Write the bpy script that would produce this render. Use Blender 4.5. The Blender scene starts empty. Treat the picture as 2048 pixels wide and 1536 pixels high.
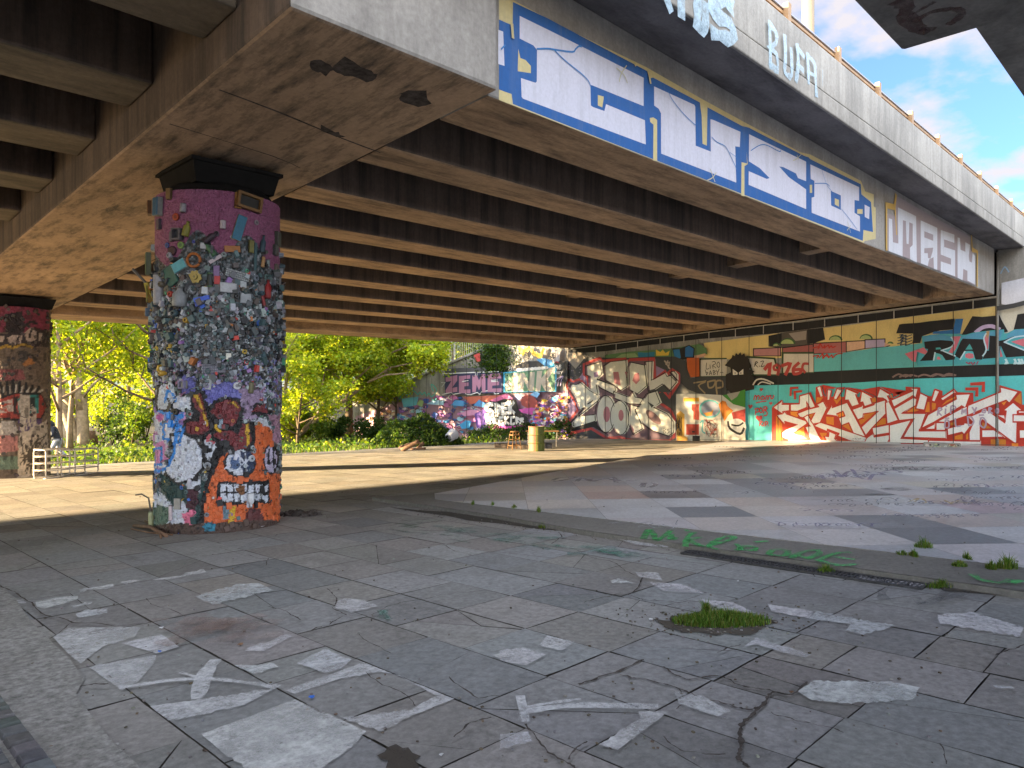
import bpy, bmesh, math, random
from mathutils import Vector, Matrix
from mathutils.geometry import tessellate_polygon
R = random.Random(7)
SC = 1.25                                   # model units -> metres (applied to every top-level object at the end)
COL = bpy.context.scene.collection
scene = bpy.context.scene
# ------------------------------------------------------------------ survey helpers (x = along the bridge, y = across it)
FL, CX, HY, H = 1450., 1024., 770., 1.65
A = math.atan(1425 / 1450.)
FW = (math.cos(A), math.sin(A)); RT = (math.sin(A), -math.cos(A))
def ray(x, y):
    k = (x - CX) / FL
    return (FW[0] + k * RT[0], FW[1] + k * RT[1], (HY - y) / FL)
def proj(p):
    d = p[0] * FW[0] + p[1] * FW[1]; x = p[0] * RT[0] + p[1] * RT[1]
    return CX + FL * x / d, HY - FL * (p[2] - H) / d, d
def at(x, D, z=None, y=None):               # the point in the direction of x at depth D
    k = (x - CX) / FL
    return Vector((D * (FW[0] + k * RT[0]), D * (FW[1] + k * RT[1]), (H + D * (HY - y) / FL) if z is None else z))
def gz(u, v):
    z = .497 - .0167 * max(-12, min(u, 30)) - .033 * max(-14, min(v, 18))
    if v > 18: z -= .072 * (min(v, 25) - 18)
    if v > 25: z -= .02 * (min(v, 60) - 25)
    return z
def on_x(X):
    def f(x, y, off=0.):
        r = ray(x, y); t = (X - off) / r[0]
        return Vector((X - off, t * r[1], H + t * r[2]))
    f.n = Vector((-1, 0, 0)); return f
def on_y(Y):
    def f(x, y, off=0.):
        r = ray(x, y); t = (Y - off) / r[1]
        return Vector((t * r[0], Y - off, H + t * r[2]))
    f.n = Vector((0, -1, 0)); return f
def on_g(lift=0.):
    def f(x, y, off=0.):
        r = ray(x, y); lo, hi = .5, 300.
        for i in range(50):
            m = (lo + hi) / 2
            if H + m * r[2] > gz(m * r[0], m * r[1]) + lift: lo = m
            else: hi = m
        return Vector((lo * r[0], lo * r[1], gz(lo * r[0], lo * r[1]) + lift + off))
    f.n = Vector((.0167, .033, 1)).normalized(); return f
GR = on_g()
def zs(v): return 4.313 - .0603 * v         # underside of the beams (the deck falls away from the camera)
def Z(ox, oy, s): return lambda *pts: [(ox + a / s, oy + b / s) for a, b in pts]
F8 = Z(1480, 560, 3.6056); F7 = Z(1140, 660, 5.3895); F6 = Z(820, 660, 4.6545); G1 = Z(980, 0, 3.7926)
G2 = Z(1500, 200, 3.657); G3 = Z(1300, 0, 2.738); C4 = Z(260, 700, 3.8395); C3 = Z(260, 340, 4.041)
W6 = Z(1780, 560, 6.982); W7 = Z(1540, 740, 7.877); W8 = Z(1780, 740, 7.642); P5 = Z(700, 860, 2.9257)
P6 = Z(1240, 860, 2.5347); P7 = Z(0, 1040, 2.048); P8 = Z(1000, 1140, 1.954); C5 = Z(0, 580, 4.045)
W9 = Z(980, 680, 6.982)
PX = lambda *p: list(p)
def lin(c): return c / 12.92 if c <= .04045 else ((c + .055) / 1.055) ** 2.4
def rgb(r, g, b): return (lin(r / 255), lin(g / 255), lin(b / 255))
def inside(x, y, poly):
    r = False; n = len(poly); j = n - 1
    for i in range(n):
        xi, yi = poly[i]; xj, yj = poly[j]
        if (yi > y) != (yj > y) and x < (xj - xi) * (y - yi) / (yj - yi) + xi: r = not r
        j = i
    return r
# ------------------------------------------------------------------ materials
def newmat(name):
    m = bpy.data.materials.new(name); m.use_nodes = True
    nt = m.node_tree; b = nt.nodes['Principled BSDF']
    return m, nt, b
def N(nt, t, **kw):
    n = nt.nodes.new(t)
    for k, v in kw.items():
        if k in n.inputs.keys(): n.inputs[k].default_value = v
        else: setattr(n, k, v)
    return n
def noise(nt, scale, detail=6, rough=.6, stretch=None, coord='Object'):
    tc = N(nt, 'ShaderNodeTexCoord'); mp = N(nt, 'ShaderNodeMapping')
    if stretch: mp.inputs['Scale'].default_value = stretch
    nz = N(nt, 'ShaderNodeTexNoise', Scale=scale, Detail=detail, Roughness=rough)
    nt.links.new(tc.outputs[coord], mp.inputs[0]); nt.links.new(mp.outputs[0], nz.inputs['Vector'])
    return nz.outputs['Fac']
def ramp(nt, src, stops):
    r = N(nt, 'ShaderNodeValToRGB'); e = r.color_ramp.elements
    while len(e) < len(stops): e.new(.5)
    for i, (p, c) in enumerate(stops):
        e[i].position = p; e[i].color = (*c, 1) if len(c) == 3 else c
    nt.links.new(src, r.inputs[0]); return r.outputs[0]
def mixc(nt, fac, a, b, mode='MIX'):
    m = N(nt, 'ShaderNodeMix', data_type='RGBA', blend_type=mode)
    for sock, v in ((m.inputs[0], fac), (m.inputs[6], a), (m.inputs[7], b)):
        if hasattr(v, 'is_output'): nt.links.new(v, sock)
        elif isinstance(v, (int, float)): sock.default_value = v
        else: sock.default_value = (*v, 1)
    return m.outputs[2]
def bump(nt, b, src, strength=.3, dist=.02):
    bp = N(nt, 'ShaderNodeBump', Strength=strength, Distance=dist)
    nt.links.new(src, bp.inputs['Height']); nt.links.new(bp.outputs[0], b.inputs['Normal'])
G3_ = lambda v: (v, v, v)
def m_concrete(name, base, stain=(.04, .032, .026), streak=None, amt=.6, rough=.85, lo=.42, hi=.68, sscale=1.1):
    m, nt, b = newmat(name)
    big = ramp(nt, noise(nt, .9, 8, .65), [(.3, [c * .72 for c in base]), (.7, [min(1, c * 1.22) for c in base])])
    fine = ramp(nt, noise(nt, 22, 6, .7), [(.3, G3_(.78)), (.7, G3_(1.12))])
    c = mixc(nt, 1., big, fine, 'MULTIPLY')
    st = ramp(nt, noise(nt, sscale, 10, .72, streak), [(lo, G3_(0)), (hi, G3_(amt))])
    c = mixc(nt, st, c, stain)
    nt.links.new(c, b.inputs['Base Color']); b.inputs['Roughness'].default_value = rough
    bump(nt, b, noise(nt, 35, 8, .7), .35, .012)
    return m
def m_attr(name, rough=.6, dirt=.35, dscale=2.5, fine=.18, bmp=.2, bs=40, streak=None, spec=.4, dcol=(.06, .05, .045)):
    m, nt, b = newmat(name)
    at_ = N(nt, 'ShaderNodeAttribute', attribute_name='Col')
    f = ramp(nt, noise(nt, 30, 5, .7), [(.3, G3_(1 - fine)), (.7, G3_(1 + fine * .4))])
    c = mixc(nt, 1., at_.outputs['Color'], f, 'MULTIPLY')
    d = ramp(nt, noise(nt, dscale, 9, .75, streak), [(.48, G3_(0)), (.8, G3_(dirt))])
    c = mixc(nt, d, c, dcol)
    nt.links.new(c, b.inputs['Base Color']); b.inputs['Roughness'].default_value = rough
    b.inputs['Specular IOR Level'].default_value = spec
    if bmp: bump(nt, b, noise(nt, bs, 6, .7), bmp, .008)
    return m
def m_plain(name, col, rough=.6, metal=0., var=.25, scale=8, bmp=.1):
    m, nt, b = newmat(name)
    if rough > .85: b.inputs['Specular IOR Level'].default_value = .1
    c = ramp(nt, noise(nt, scale, 6, .65), [(.3, [x * (1 - var) for x in col]), (.7, [min(1, x * (1 + var)) for x in col])])
    nt.links.new(c, b.inputs['Base Color']); b.inputs['Roughness'].default_value = rough; b.inputs['Metallic'].default_value = metal
    if bmp: bump(nt, b, noise(nt, scale * 5, 5, .6), bmp, .01)
    return m
def m_leaf(name):
    m, nt, b = newmat(name)
    at_ = N(nt, 'ShaderNodeAttribute', attribute_name='Col')
    b.inputs['Roughness'].default_value = .5; b.inputs['Specular IOR Level'].default_value = .3
    nt.links.new(at_.outputs['Color'], b.inputs['Base Color'])
    tr = N(nt, 'ShaderNodeBsdfTranslucent'); mx = N(nt, 'ShaderNodeMixShader'); mx.inputs[0].default_value = .52
    tint = mixc(nt, 1., at_.outputs['Color'], (1.5, 1.35, .5), 'MULTIPLY')
    nt.links.new(tint, tr.inputs[0])
    nt.links.new(b.outputs[0], mx.inputs[1]); nt.links.new(tr.outputs[0], mx.inputs[2])
    nt.links.new(mx.outputs[0], nt.nodes['Material Output'].inputs[0]); return m
def m_worn(name, cut=.5, soft=.12, scale=5., rough=.8, maxa=.95):     # thin worn paint: its own wear lets the paving through
    m, nt, b = newmat(name)
    at_ = N(nt, 'ShaderNodeAttribute', attribute_name='Col')
    b.inputs['Roughness'].default_value = rough
    nt.links.new(at_.outputs['Color'], b.inputs['Base Color'])
    n1 = noise(nt, scale, 10, .78); n2 = noise(nt, scale * 9, 6, .8)
    ma = N(nt, 'ShaderNodeMath', operation='MULTIPLY_ADD'); ma.inputs[1].default_value = .35
    nt.links.new(n2, ma.inputs[0])
    mb_ = N(nt, 'ShaderNodeMath', operation='MULTIPLY'); mb_.inputs[1].default_value = .65
    nt.links.new(n1, mb_.inputs[0]); nt.links.new(mb_.outputs[0], ma.inputs[2])
    a = ramp(nt, ma.outputs[0], [(cut - soft, G3_(0.)), (cut + soft, G3_(maxa))])
    sep = N(nt, 'ShaderNodeRGBToBW'); nt.links.new(a, sep.inputs[0])
    nt.links.new(sep.outputs[0], b.inputs['Alpha'])
    return m
M = {}
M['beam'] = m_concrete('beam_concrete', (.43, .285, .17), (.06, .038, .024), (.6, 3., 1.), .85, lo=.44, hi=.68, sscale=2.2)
M['beam2'] = m_concrete('dark_beam_concrete', (.20, .16, .115), (.03, .028, .02), (.5, 2., 1.), .8, lo=.4, hi=.66, sscale=1.4)  # darker, more olive concrete for the left span's beams
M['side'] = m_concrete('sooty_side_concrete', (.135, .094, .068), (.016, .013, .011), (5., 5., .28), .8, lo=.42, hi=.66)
M['fascia'] = m_concrete('fascia_concrete', (.40, .38, .35), (.16, .15, .135), (1.5, 1.5, .25), .6, lo=.42, hi=.72, sscale=2.2)
M['cap'] = m_concrete('cap_concrete', (.41, .28, .18), (.035, .028, .02), (2.4, .6, 1.), .85, lo=.46, hi=.66, sscale=2.4)
M['soffit'] = m_concrete('cantilever_concrete', (.17, .16, .165), (.045, .042, .045), (.6, 2., 1.), .8, lo=.45, hi=.65, sscale=1.3)
M['parapet'] = m_concrete('parapet_concrete', (.36, .345, .31), (.12, .115, .105), (3., 3., .2), .6, lo=.42, hi=.72, sscale=2.)
M['viaduct'] = m_concrete('viaduct_concrete', (.15, .15, .145), (.035, .04, .036), None, .7, lo=.45, hi=.62)
M['wallc'] = m_concrete('wall_concrete', (.33, .31, .27), (.09, .08, .07), (1., 2., .4), .55, sscale=1.7)
M['dark'] = m_plain('dark_bearing', (.012, .011, .01), .9)
M['paint'] = m_attr('wall_paint', .7, .3, 1.6, .14, .18, 45, (1., 1.6, .6))
M['fpaint'] = m_attr('fascia_paint', .6, .34, 2.6, .1, .25, 35, (3., 3., .22), dcol=(.24, .25, .27))
M['colpaint'] = m_attr('column_paint', .6, .35, 6., .3, .35, 55)
M['slab'] = m_attr('paving', .85, .6, 1.6, .34, .6, 55, spec=.25, dcol=(.085, .08, .075))
M['plaza'] = m_attr('plaza_paint', .45, .62, 2.3, .32, .25, 50, spec=.4, dcol=(.235, .235, .25))
M['junk'] = m_attr('junk', .5, .3, 9., .25, .15, 60)
M['leaf'] = m_leaf('leaf')
M['worn'] = m_worn('worn_paint', .49, .15, 4., .85, .82)
M['tagw'] = m_worn('worn_tag', .45, .13, 8., .7, .85)
M['soilw'] = m_worn('worn_soil', .40, .06, 9., .95, .95)
M['faint'] = m_worn('faint_paint', .55, .14, 4., .8, .75)
M['bark'] = m_plain('pale_bark', (.24, .175, .11), .85, 0, .45, 6, .6)
M['barkd'] = m_plain('dark_bark', (.10, .075, .05), .9, 0, .4, 8, .6)
M['wood'] = m_plain('wood', (.20, .10, .035), .7, 0, .35, 9, .3)
M['stick'] = m_plain('dead_wood', (.15, .085, .05), .85, 0, .4, 12, .3)
M['tube'] = m_plain('galvanised_tube', (.62, .57, .5), .5, .0, .15, 12, .05)
M['rail'] = m_plain('rail_metal', (.33, .205, .105), .6, 0, .2, 3, .1)
M['railgrey'] = m_plain('rail_cap_metal', (.35, .35, .38), .5, .3, .15, 4, .05)
M['cream'] = m_plain('post_paint', (.24, .175, .095), .5, 0, .1, 2, .05)
M['iron'] = m_plain('cast_iron', (.05, .05, .055), .6, .4, .3, 15, .2)
M['fence'] = m_plain('fence_metal', (.42, .38, .32), .6, .2, .25, 10, .05)
M['jacket'] = m_plain('jacket_cloth', (.012, .018, .03), .7, 0, .2, 12, .2)
M['trousers'] = m_plain('trouser_cloth', (.30, .32, .36), .8, 0, .15, 12, .2)
M['skin'] = m_plain('skin', (.55, .33, .24), .55, 0, .08, 8, .05)
M['shoe'] = m_plain('shoe', (.04, .04, .045), .6)
M['white'] = m_plain('white_plastic', (.5, .5, .52), .45, 0, .08, 5, .1)
M['blue'] = m_plain('blue_plastic', (.03, .12, .45), .45, 0, .15, 8, .05)
M['rubble'] = m_plain('rubble', (.07, .06, .055), .95, 0, .6, 14, .5)
# ------------------------------------------------------------------ mesh helpers
class MB:
    def __init__(s): s.v = []; s.f = []; s.c = []; s.mi = []; s.lay = 0.
    def face(s, pts, col=(.5, .5, .5), mi=0):
        i = len(s.v); s.v += [tuple(p) for p in pts]; s.f.append(tuple(range(i, i + len(pts)))); s.c.append(col); s.mi.append(mi)
    def poly(s, pts, col, mi=0):            # any simple polygon in space
        pts = [Vector(p) for p in pts]; i = len(s.v); s.v += [tuple(p) for p in pts]
        for t in tessellate_polygon([pts]):
            a, b, c = (pts[k] for k in t)
            s.f.append(tuple(i + k for k in t)); s.c.append(col); s.mi.append(mi)
    def box(s, lo, hi, col=(.5, .5, .5), mi=0, M_=None):
        P = [Vector((x, y, z)) for z in (lo[2], hi[2]) for y in (lo[1], hi[1]) for x in (lo[0], hi[0])]
        if M_ is not None: P = [M_ @ p for p in P]
        i = len(s.v); s.v += [tuple(p) for p in P]
        for q in ((0, 2, 3, 1), (4, 5, 7, 6), (0, 1, 5, 4), (2, 6, 7, 3), (0, 4, 6, 2), (1, 3, 7, 5)):
            s.f.append(tuple(i + k for k in q)); s.c.append(col); s.mi.append(mi)
    def hexa(s, P, col=(.5, .5, .5), mi=0):  # 8 points ordered like box
        i = len(s.v); s.v += [tuple(p) for p in P]
        for q in ((0, 2, 3, 1), (4, 5, 7, 6), (0, 1, 5, 4), (2, 6, 7, 3), (0, 4, 6, 2), (1, 3, 7, 5)):
            s.f.append(tuple(i + k for k in q)); s.c.append(col); s.mi.append(mi)
    def slope(s, u0, u1, v0, v1, b, t, col=(.5, .5, .5), side=False):   # block following the deck's crossfall
        k = len(s.mi)
        s.hexa([(u, v, zs(v) + o) for o in (b, t) for v in (v0, v1) for u in (u0, u1)], col)
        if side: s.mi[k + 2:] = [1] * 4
    def tube(s, pts, rad, n=8, col=(.5, .5, .5), cap=True, mi=0):
        pts = [Vector(p) for p in pts]; rings = []
        if not isinstance(rad, (list, tuple)): rad = [rad] * len(pts)
        for k, p in enumerate(pts):
            d = (pts[min(k + 1, len(pts) - 1)] - pts[max(k - 1, 0)]).normalized()
            up = Vector((0, 0, 1)) if abs(d.z) < .9 else Vector((1, 0, 0))
            a = d.cross(up).normalized(); b = d.cross(a)
            i = len(s.v)
            for j in range(n):
                t = 2 * math.pi * j / n
                s.v.append(tuple(p + (a * math.cos(t) + b * math.sin(t)) * rad[k]))
            rings.append(i)
        for k in range(len(pts) - 1):
            for j in range(n):
                s.f.append((rings[k] + j, rings[k] + (j + 1) % n, rings[k + 1] + (j + 1) % n, rings[k + 1] + j)); s.c.append(col); s.mi.append(mi)
        if cap:
            s.f.append(tuple(rings[0] + j for j in reversed(range(n)))); s.c.append(col); s.mi.append(mi)
            s.f.append(tuple(rings[-1] + j for j in range(n))); s.c.append(col); s.mi.append(mi)
    def lathe(s, prof, n=14, M_=None, cols=None, mi=0):     # profile of (r, z)
        i = len(s.v)
        for r, z in prof:
            for j in range(n):
                t = 2 * math.pi * j / n; p = Vector((r * math.cos(t), r * math.sin(t), z))
                s.v.append(tuple(M_ @ p if M_ is not None else p))
        for k in range(len(prof) - 1):
            for j in range(n):
                s.f.append((i + k * n + j, i + k * n + (j + 1) % n, i + (k + 1) * n + (j + 1) % n, i + (k + 1) * n + j))
                s.c.append(cols[k] if cols else (.5, .5, .5)); s.mi.append(mi)
        s.f.append(tuple(i + (len(prof) - 1) * n + j for j in range(n))); s.c.append(cols[-1] if cols else (.5, .5, .5)); s.mi.append(mi)
    # paint: polygons and brush strokes traced in the photograph, laid on a real surface, each coat a hair above the last
    def coat(s, step=.00025): s.lay += step; return s.lay
    def pp(s, surf, pts, col, mi=0):
        o = s.coat(); s.poly([surf(x, y, o) for x, y in pts], col, mi)
    def stroke(s, surf, pts, w, col, smooth=2, closed=False, mi=0, jit=0.):
        P = [surf(x, y, 0) for x, y in pts]
        s.ribbon(P, surf.n, w, col, smooth, closed, mi, jit)
    def ribbon(s, P, n, w, col, smooth=2, closed=False, mi=0, jit=0.):
        if smooth and len(P) > 2:
            Q = []
            for k in range(len(P) - 1):
                p0, p1, p2, p3 = P[max(k - 1, 0)], P[k], P[k + 1], P[min(k + 2, len(P) - 1)]
                for j in range(smooth + 1):
                    t = j / (smooth + 1)
                    Q.append(.5 * ((2 * p1) + (p2 - p0) * t + (2 * p0 - 5 * p1 + 4 * p2 - p3) * t * t + (3 * p1 - p0 - 3 * p2 + p3) * t ** 3))
            Q.append(P[-1]); P = Q
        if len(P) < 2: return
        o = s.coat(.0003); i = len(s.v); k_n = len(P)
        for k, p in enumerate(P):
            d = P[min(k + 1, k_n - 1)] - P[max(k - 1, 0)]
            if d.length < 1e-9: d = Vector((0, .001, .001))
            a = n.cross(d.normalized()); ww = w * .5 * (1 + jit * R.uniform(-1, 1))
            if k and k < k_n - 1:
                d1 = (p - P[k - 1]).normalized(); d2 = (P[k + 1] - p).normalized(); cs = max(.5, math.sqrt(max(0., (1 + d1.dot(d2)) / 2))); ww /= cs
            q = p + n * (o + .00002 * k)
            if k == 0: q = q - d.normalized() * w * .35
            if k == k_n - 1: q = q + d.normalized() * w * .35
            s.v.append(tuple(q + a * ww)); s.v.append(tuple(q - a * ww))
        for k in range(k_n - 1):
            s.f.append((i + 2 * k, i + 2 * k + 1, i + 2 * k + 3, i + 2 * k + 2)); s.c.append(col); s.mi.append(mi)
        s.lay += .00002 * k_n
    def build(s, name, mats, parent=None, smooth=False, corner=None):
        me = bpy.data.meshes.new(name); me.from_pydata(s.v, [], s.f)
        at_ = me.color_attributes.new('Col', 'FLOAT_COLOR', 'CORNER')
        buf = []
        for k, f in enumerate(s.f):
            c = s.c[k]
            if c and isinstance(c[0], (tuple, list)):
                for q in c: buf += [q[0], q[1], q[2], 1.]
            else: buf += [c[0], c[1], c[2], 1.] * len(f)
        at_.data.foreach_set('color', buf)
        for m in (mats if isinstance(mats, (list, tuple)) else [mats]): me.materials.append(m)
        me.polygons.foreach_set('material_index', s.mi)
        if smooth: me.polygons.foreach_set('use_smooth', [True] * len(s.f))
        me.update()
        o = bpy.data.objects.new(name, me); COL.objects.link(o)
        if parent: o.parent = parent
        return o
def thing(name, label, cat, loc=(0, 0, 0), rz=0, group=None):
    o = bpy.data.objects.new(name, None); COL.objects.link(o); o.location = loc; o.rotation_euler = (0, 0, rz)
    o.empty_display_size = .1
    return tag(o, label, cat, group)
def tag(o, label, cat, group=None):
    o['label'] = label; o['category'] = cat
    if group: o['group'] = group
    return o
def struct(o): o['kind'] = 'structure'; return o
def bevel(o, w=.01, seg=2):
    m = o.modifiers.new('Bevel', 'BEVEL'); m.width = w; m.segments = seg; m.limit_method = 'ANGLE'; m.angle_limit = math.radians(40)
    return o
def jitc(c, a=.15):
    k = 1 + R.uniform(-a, a); return tuple(max(0, min(1, x * k * (1 + R.uniform(-a, a) * .3))) for x in c)
# ================================================================== GROUND
LEFTASPH = P7((-900, 60), (0, 262), (60, 320), (130, 420), (200, 490), (290, 575), (345, 655), (312, 712), (350, 770), (400, 835), (470, 920), (560, 1000), (640, 1120), (-400, 1500), (-1500, 1500), (-1500, 200))
def clip(poly, a, b, c):                     # keep a*x+b*y<=c
    out = []
    for i in range(len(poly)):
        p, q = poly[i], poly[(i + 1) % len(poly)]
        dp, dq = a * p[0] + b * p[1] - c, a * q[0] + b * q[1] - c
        if dp <= 0: out.append(p)
        if dp * dq < 0:
            t = dp / (dp - dq); out.append((p[0] + (q[0] - p[0]) * t, p[1] + (q[1] - p[1]) * t))
    return out
mb = MB()
us = [-200, -60, -30, -12, 0, 6, 12, 18, 24, 30, 60, 200]; vs = [-200, -60, -30, -14, -6, 0, 6, 12, 18, 21, 25, 30, 36, 45, 60, 120, 300]
for i in range(len(us) - 1):
    for j in range(len(vs) - 1):
        mb.face([(u, v, gz(u, v) - .007) for u, v in ((us[i], vs[j]), (us[i + 1], vs[j]), (us[i + 1], vs[j + 1]), (us[i], vs[j + 1]))], (.06, .052, .042))
struct(mb.build('ground', M['slab']))
mb = MB(); pw, gap = .435, .0028
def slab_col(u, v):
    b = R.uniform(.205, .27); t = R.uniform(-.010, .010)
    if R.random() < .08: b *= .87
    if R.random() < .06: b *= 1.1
    d_ = max(0., min(1., (v - 4) / 9)); b *= 1 + .22 * d_  # far slabs sandier, with golden sunlight put into their colour too
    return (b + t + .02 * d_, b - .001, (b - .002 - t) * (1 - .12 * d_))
u = 1.04 - .435 * 13; ci = 0
while u < 22.6:
    ci += 1; v = 1.0 - .545 * 13 + R.uniform(-.012, .012) + (.27 if (u > 2.6 and ci % 2) or R.random() < .18 else 0)
    while v < 20.5:
        L = .545 if R.random() < .86 or u > 9 else R.choice((.27, .82))
        pieces = [[(u + gap, v + gap), (u + pw - gap, v + gap), (u + pw - gap, v + L - gap), (u + gap, v + L - gap)]]
        near = math.hypot(u, v) < 9
        for rep in range(3):
            if near and R.random() < (.26 if rep == 0 else .12):
                k = R.randrange(len(pieces)); pc = pieces.pop(k)
                cx = sum(p[0] for p in pc) / len(pc) + R.uniform(-.12, .12); cy = sum(p[1] for p in pc) / len(pc) + R.uniform(-.15, .15)
                th = R.uniform(0, math.pi); a, b = math.cos(th), math.sin(th); g = R.uniform(.0006, .0018)
                for q in (clip(pc, a, b, a * cx + b * cy - g), clip(pc, -a, -b, -(a * cx + b * cy) - g)):
                    if len(q) > 2: pieces.append(q)
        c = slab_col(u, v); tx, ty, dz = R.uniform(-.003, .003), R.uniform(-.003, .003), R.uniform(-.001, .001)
        for pc in pieces:
            dx = dz + R.uniform(-.0012, .0012)
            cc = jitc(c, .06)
            if near:                        # slightly wavering, chipped edges
                q = []
                for k in range(len(pc)):
                    a_, b_ = pc[k], pc[(k + 1) % len(pc)]; ln = math.hypot(b_[0] - a_[0], b_[1] - a_[1]); m_ = max(1, int(ln / .09))
                    ox, oy = (-(b_[1] - a_[1]) / max(ln, 1e-6), (b_[0] - a_[0]) / max(ln, 1e-6))
                    for t in range(m_):
                        w_ = R.uniform(-.0008, .003) if t else (R.uniform(.0, .009) if R.random() < .25 else 0)
                        f_ = t / m_; q.append((a_[0] + (b_[0] - a_[0]) * f_ + ox * w_, a_[1] + (b_[1] - a_[1]) * f_ + oy * w_))
                pc = q
            if len(pc) >= 3:
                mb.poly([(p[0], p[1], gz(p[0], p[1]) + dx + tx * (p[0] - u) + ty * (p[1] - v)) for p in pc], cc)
        v += L
    u += pw
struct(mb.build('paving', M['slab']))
# rough concrete apron at the left with a strip of setts
mb = MB(); pg = [on_g(.006)(min(x, 3000), y) for x, y in LEFTASPH[1:13]]
far = [(-3.2, 2.4), (-3.2, 6.6)]
mb.poly([(p.x, p.y, gz(p.x, p.y) + .008) for p in pg] + [(a, b, gz(a, b) + .008) for a, b in far], (.27, .265, .255))
ap = struct(mb.build('concrete_apron', m_attr('apron', .92, .7, 2.6, .6, 1., 42, spec=.2, dcol=(.10, .092, .08))))
mb = MB()
s0, s1 = GR(-60, 1390), GR(150, 1700); dv = (s1 - s0); ln = dv.length; dv.normalize(); sd = Vector((-dv.y, dv.x, 0))
for i in range(-6, 26):
    for j in range(5):
        w0 = .085; c_ = s0 + dv * (i * .098 + (j % 2) * .04) + sd * ((j - 3.6) * .098)
        P = []
        for zz, sh in ((0, 1.), (.022, .78)):
            for b in (-1, 1):
                for a in (-1, 1):
                    q = c_ + dv * a * w0 * .5 * sh + sd * b * w0 * .5 * sh; P.append((q.x, q.y, gz(q.x, q.y) + .004 + zz + R.uniform(-.003, .003)))
        mb.hexa(P, jitc((.10, .105, .112), .25))
struct(mb.build('sett_strip', M['slab']))
# raised strip beside the plaza and the plaza itself
UP = .045
mb = MB()
pts = [(5.45, 7.9), (6.35, 7.62), (6.3, -12), (5.2, -12), (5.18, 1.0), (5.2, 4.2), (5.36, 5.6)]
mb.poly([(a, b, gz(a, b) + UP) for a, b in pts], (.17, .165, .155))
ks = [(5.45, 7.9), (5.36, 5.6), (5.2, 4.2), (5.18, 1.0), (5.2, -12)]
for a, b in zip(ks[:-1], ks[1:]):
    mb.face([(a[0], a[1], gz(*a) - .02), (b[0], b[1], gz(*b) - .02), (b[0], b[1], gz(*b) + UP), (a[0], a[1], gz(*a) + UP)], (.15, .145, .135))
    mb.face([(a[0], a[1], gz(*a) + UP + .004), (b[0], b[1], gz(*b) + UP + .004), (b[0] + .05, b[1], gz(*b) + UP + .004), (a[0] + .05, a[1], gz(*a) + UP + .004)], (.19, .18, .17) if a[1] > 4 else (.13, .125, .115))
mb.face([(5.45, 7.9, gz(5.45, 7.9) - .02), (6.35, 7.62, gz(6.35, 7.62) - .02), (6.35, 7.62, gz(6.35, 7.62) + UP), (5.45, 7.9, gz(5.45, 7.9) + UP)], (.2, .2, .2))
struct(mb.build('asphalt_strip', M['slab']))
mb = MB(); PL = [(5.8, 7.05), (6.2, 7.55), (22.98, 12.05), (22.98, -12), (6.15, -12)]; PZ = UP + .006
PLN = []
for i in range(len(PL)):
    (x0, y0), (x1, y1) = PL[i], PL[(i + 1) % len(PL)]; a, b = -(y1 - y0), (x1 - x0); PLN.append((a, b, a * x0 + b * y0))
PALT = [rgb(196, 197, 204)] * 9 + [rgb(184, 180, 186)] * 5 + [rgb(196, 182, 180)] * 3 + [rgb(188, 168, 158)] + [rgb(128, 133, 144)] * 2 + [rgb(160, 166, 178)] * 3 + [rgb(188, 180, 164)] * 2
known = {}
for uu, vv, c in ((6.9, 1.75, rgb(98, 104, 116)), (8.25, 5.22, rgb(118, 112, 112)), (6.95, 3.9, rgb(102, 112, 128)), (10.7, 4.5, rgb(130, 122, 122)), (11.3, 4.6, rgb(130, 122, 122)), (9.3, 2.1, rgb(196, 160, 168)), (10.75, 2.25, rgb(104, 116, 136)), (7.6, 5.9, rgb(202, 160, 142)), (8.3, 6.4, rgb(205, 175, 160)),
                  (6.2, 1.1, rgb(208, 200, 210)), (6.3, 2.4, rgb(210, 206, 210)), (6.3, 5.3, rgb(205, 195, 190)), (6.9, 6.5, rgb(190, 190, 198)), (8.3, 3.9, rgb(196, 178, 160)), (7.6, 3.0, rgb(200, 186, 178)), (7.6, 4.4, rgb(205, 208, 218)), (6.3, 6.9, rgb(150, 145, 135))):
    known[(math.floor(((uu + vv) / 1.41421 - 5.72) / .79), math.floor(((uu - vv) / 1.41421 - 1.78) / .765))] = c
for i in range(-20, 30):
    for j in range(-14, 36):
        p0, q0 = 5.72 + .79 * i, 1.78 + .765 * j; g = .002; r2 = 1 / 1.41421
        sq = [(p0 + g, q0 + g), (p0 + .79 - g, q0 + g), (p0 + .79 - g, q0 + .765 - g), (p0 + g, q0 + .765 - g)]
        sq = [((p + q) * r2, (p - q) * r2) for p, q in sq]
        for a, b, c in PLN:
            if sq: sq = clip(sq, a, b, c)
        if len(sq) > 2:
            cc = known.get((i, j)) or R.choice(PALT); gm = sum(cc) / 3; cc = tuple((gm + (x - gm) * .6) * .74 + .26 * q_ for x, q_ in zip(cc, (.40, .415, .455)))
            mb.face([(a, b, gz(a, b) + PZ + R.uniform(0, .0006)) for a, b in sq], jitc(tuple(x * .92 for x in cc), .06))
for a, b in zip(PL, PL[1:] + PL[:1]):
    mb.face([(a[0], a[1], gz(*a) - .02), (b[0], b[1], gz(*b) - .02), (b[0], b[1], gz(*b) + PZ - .0005), (a[0], a[1], gz(*a) + PZ - .0005)], (.2, .19, .18))
struct(mb.build('plaza', M['plaza']))
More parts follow.
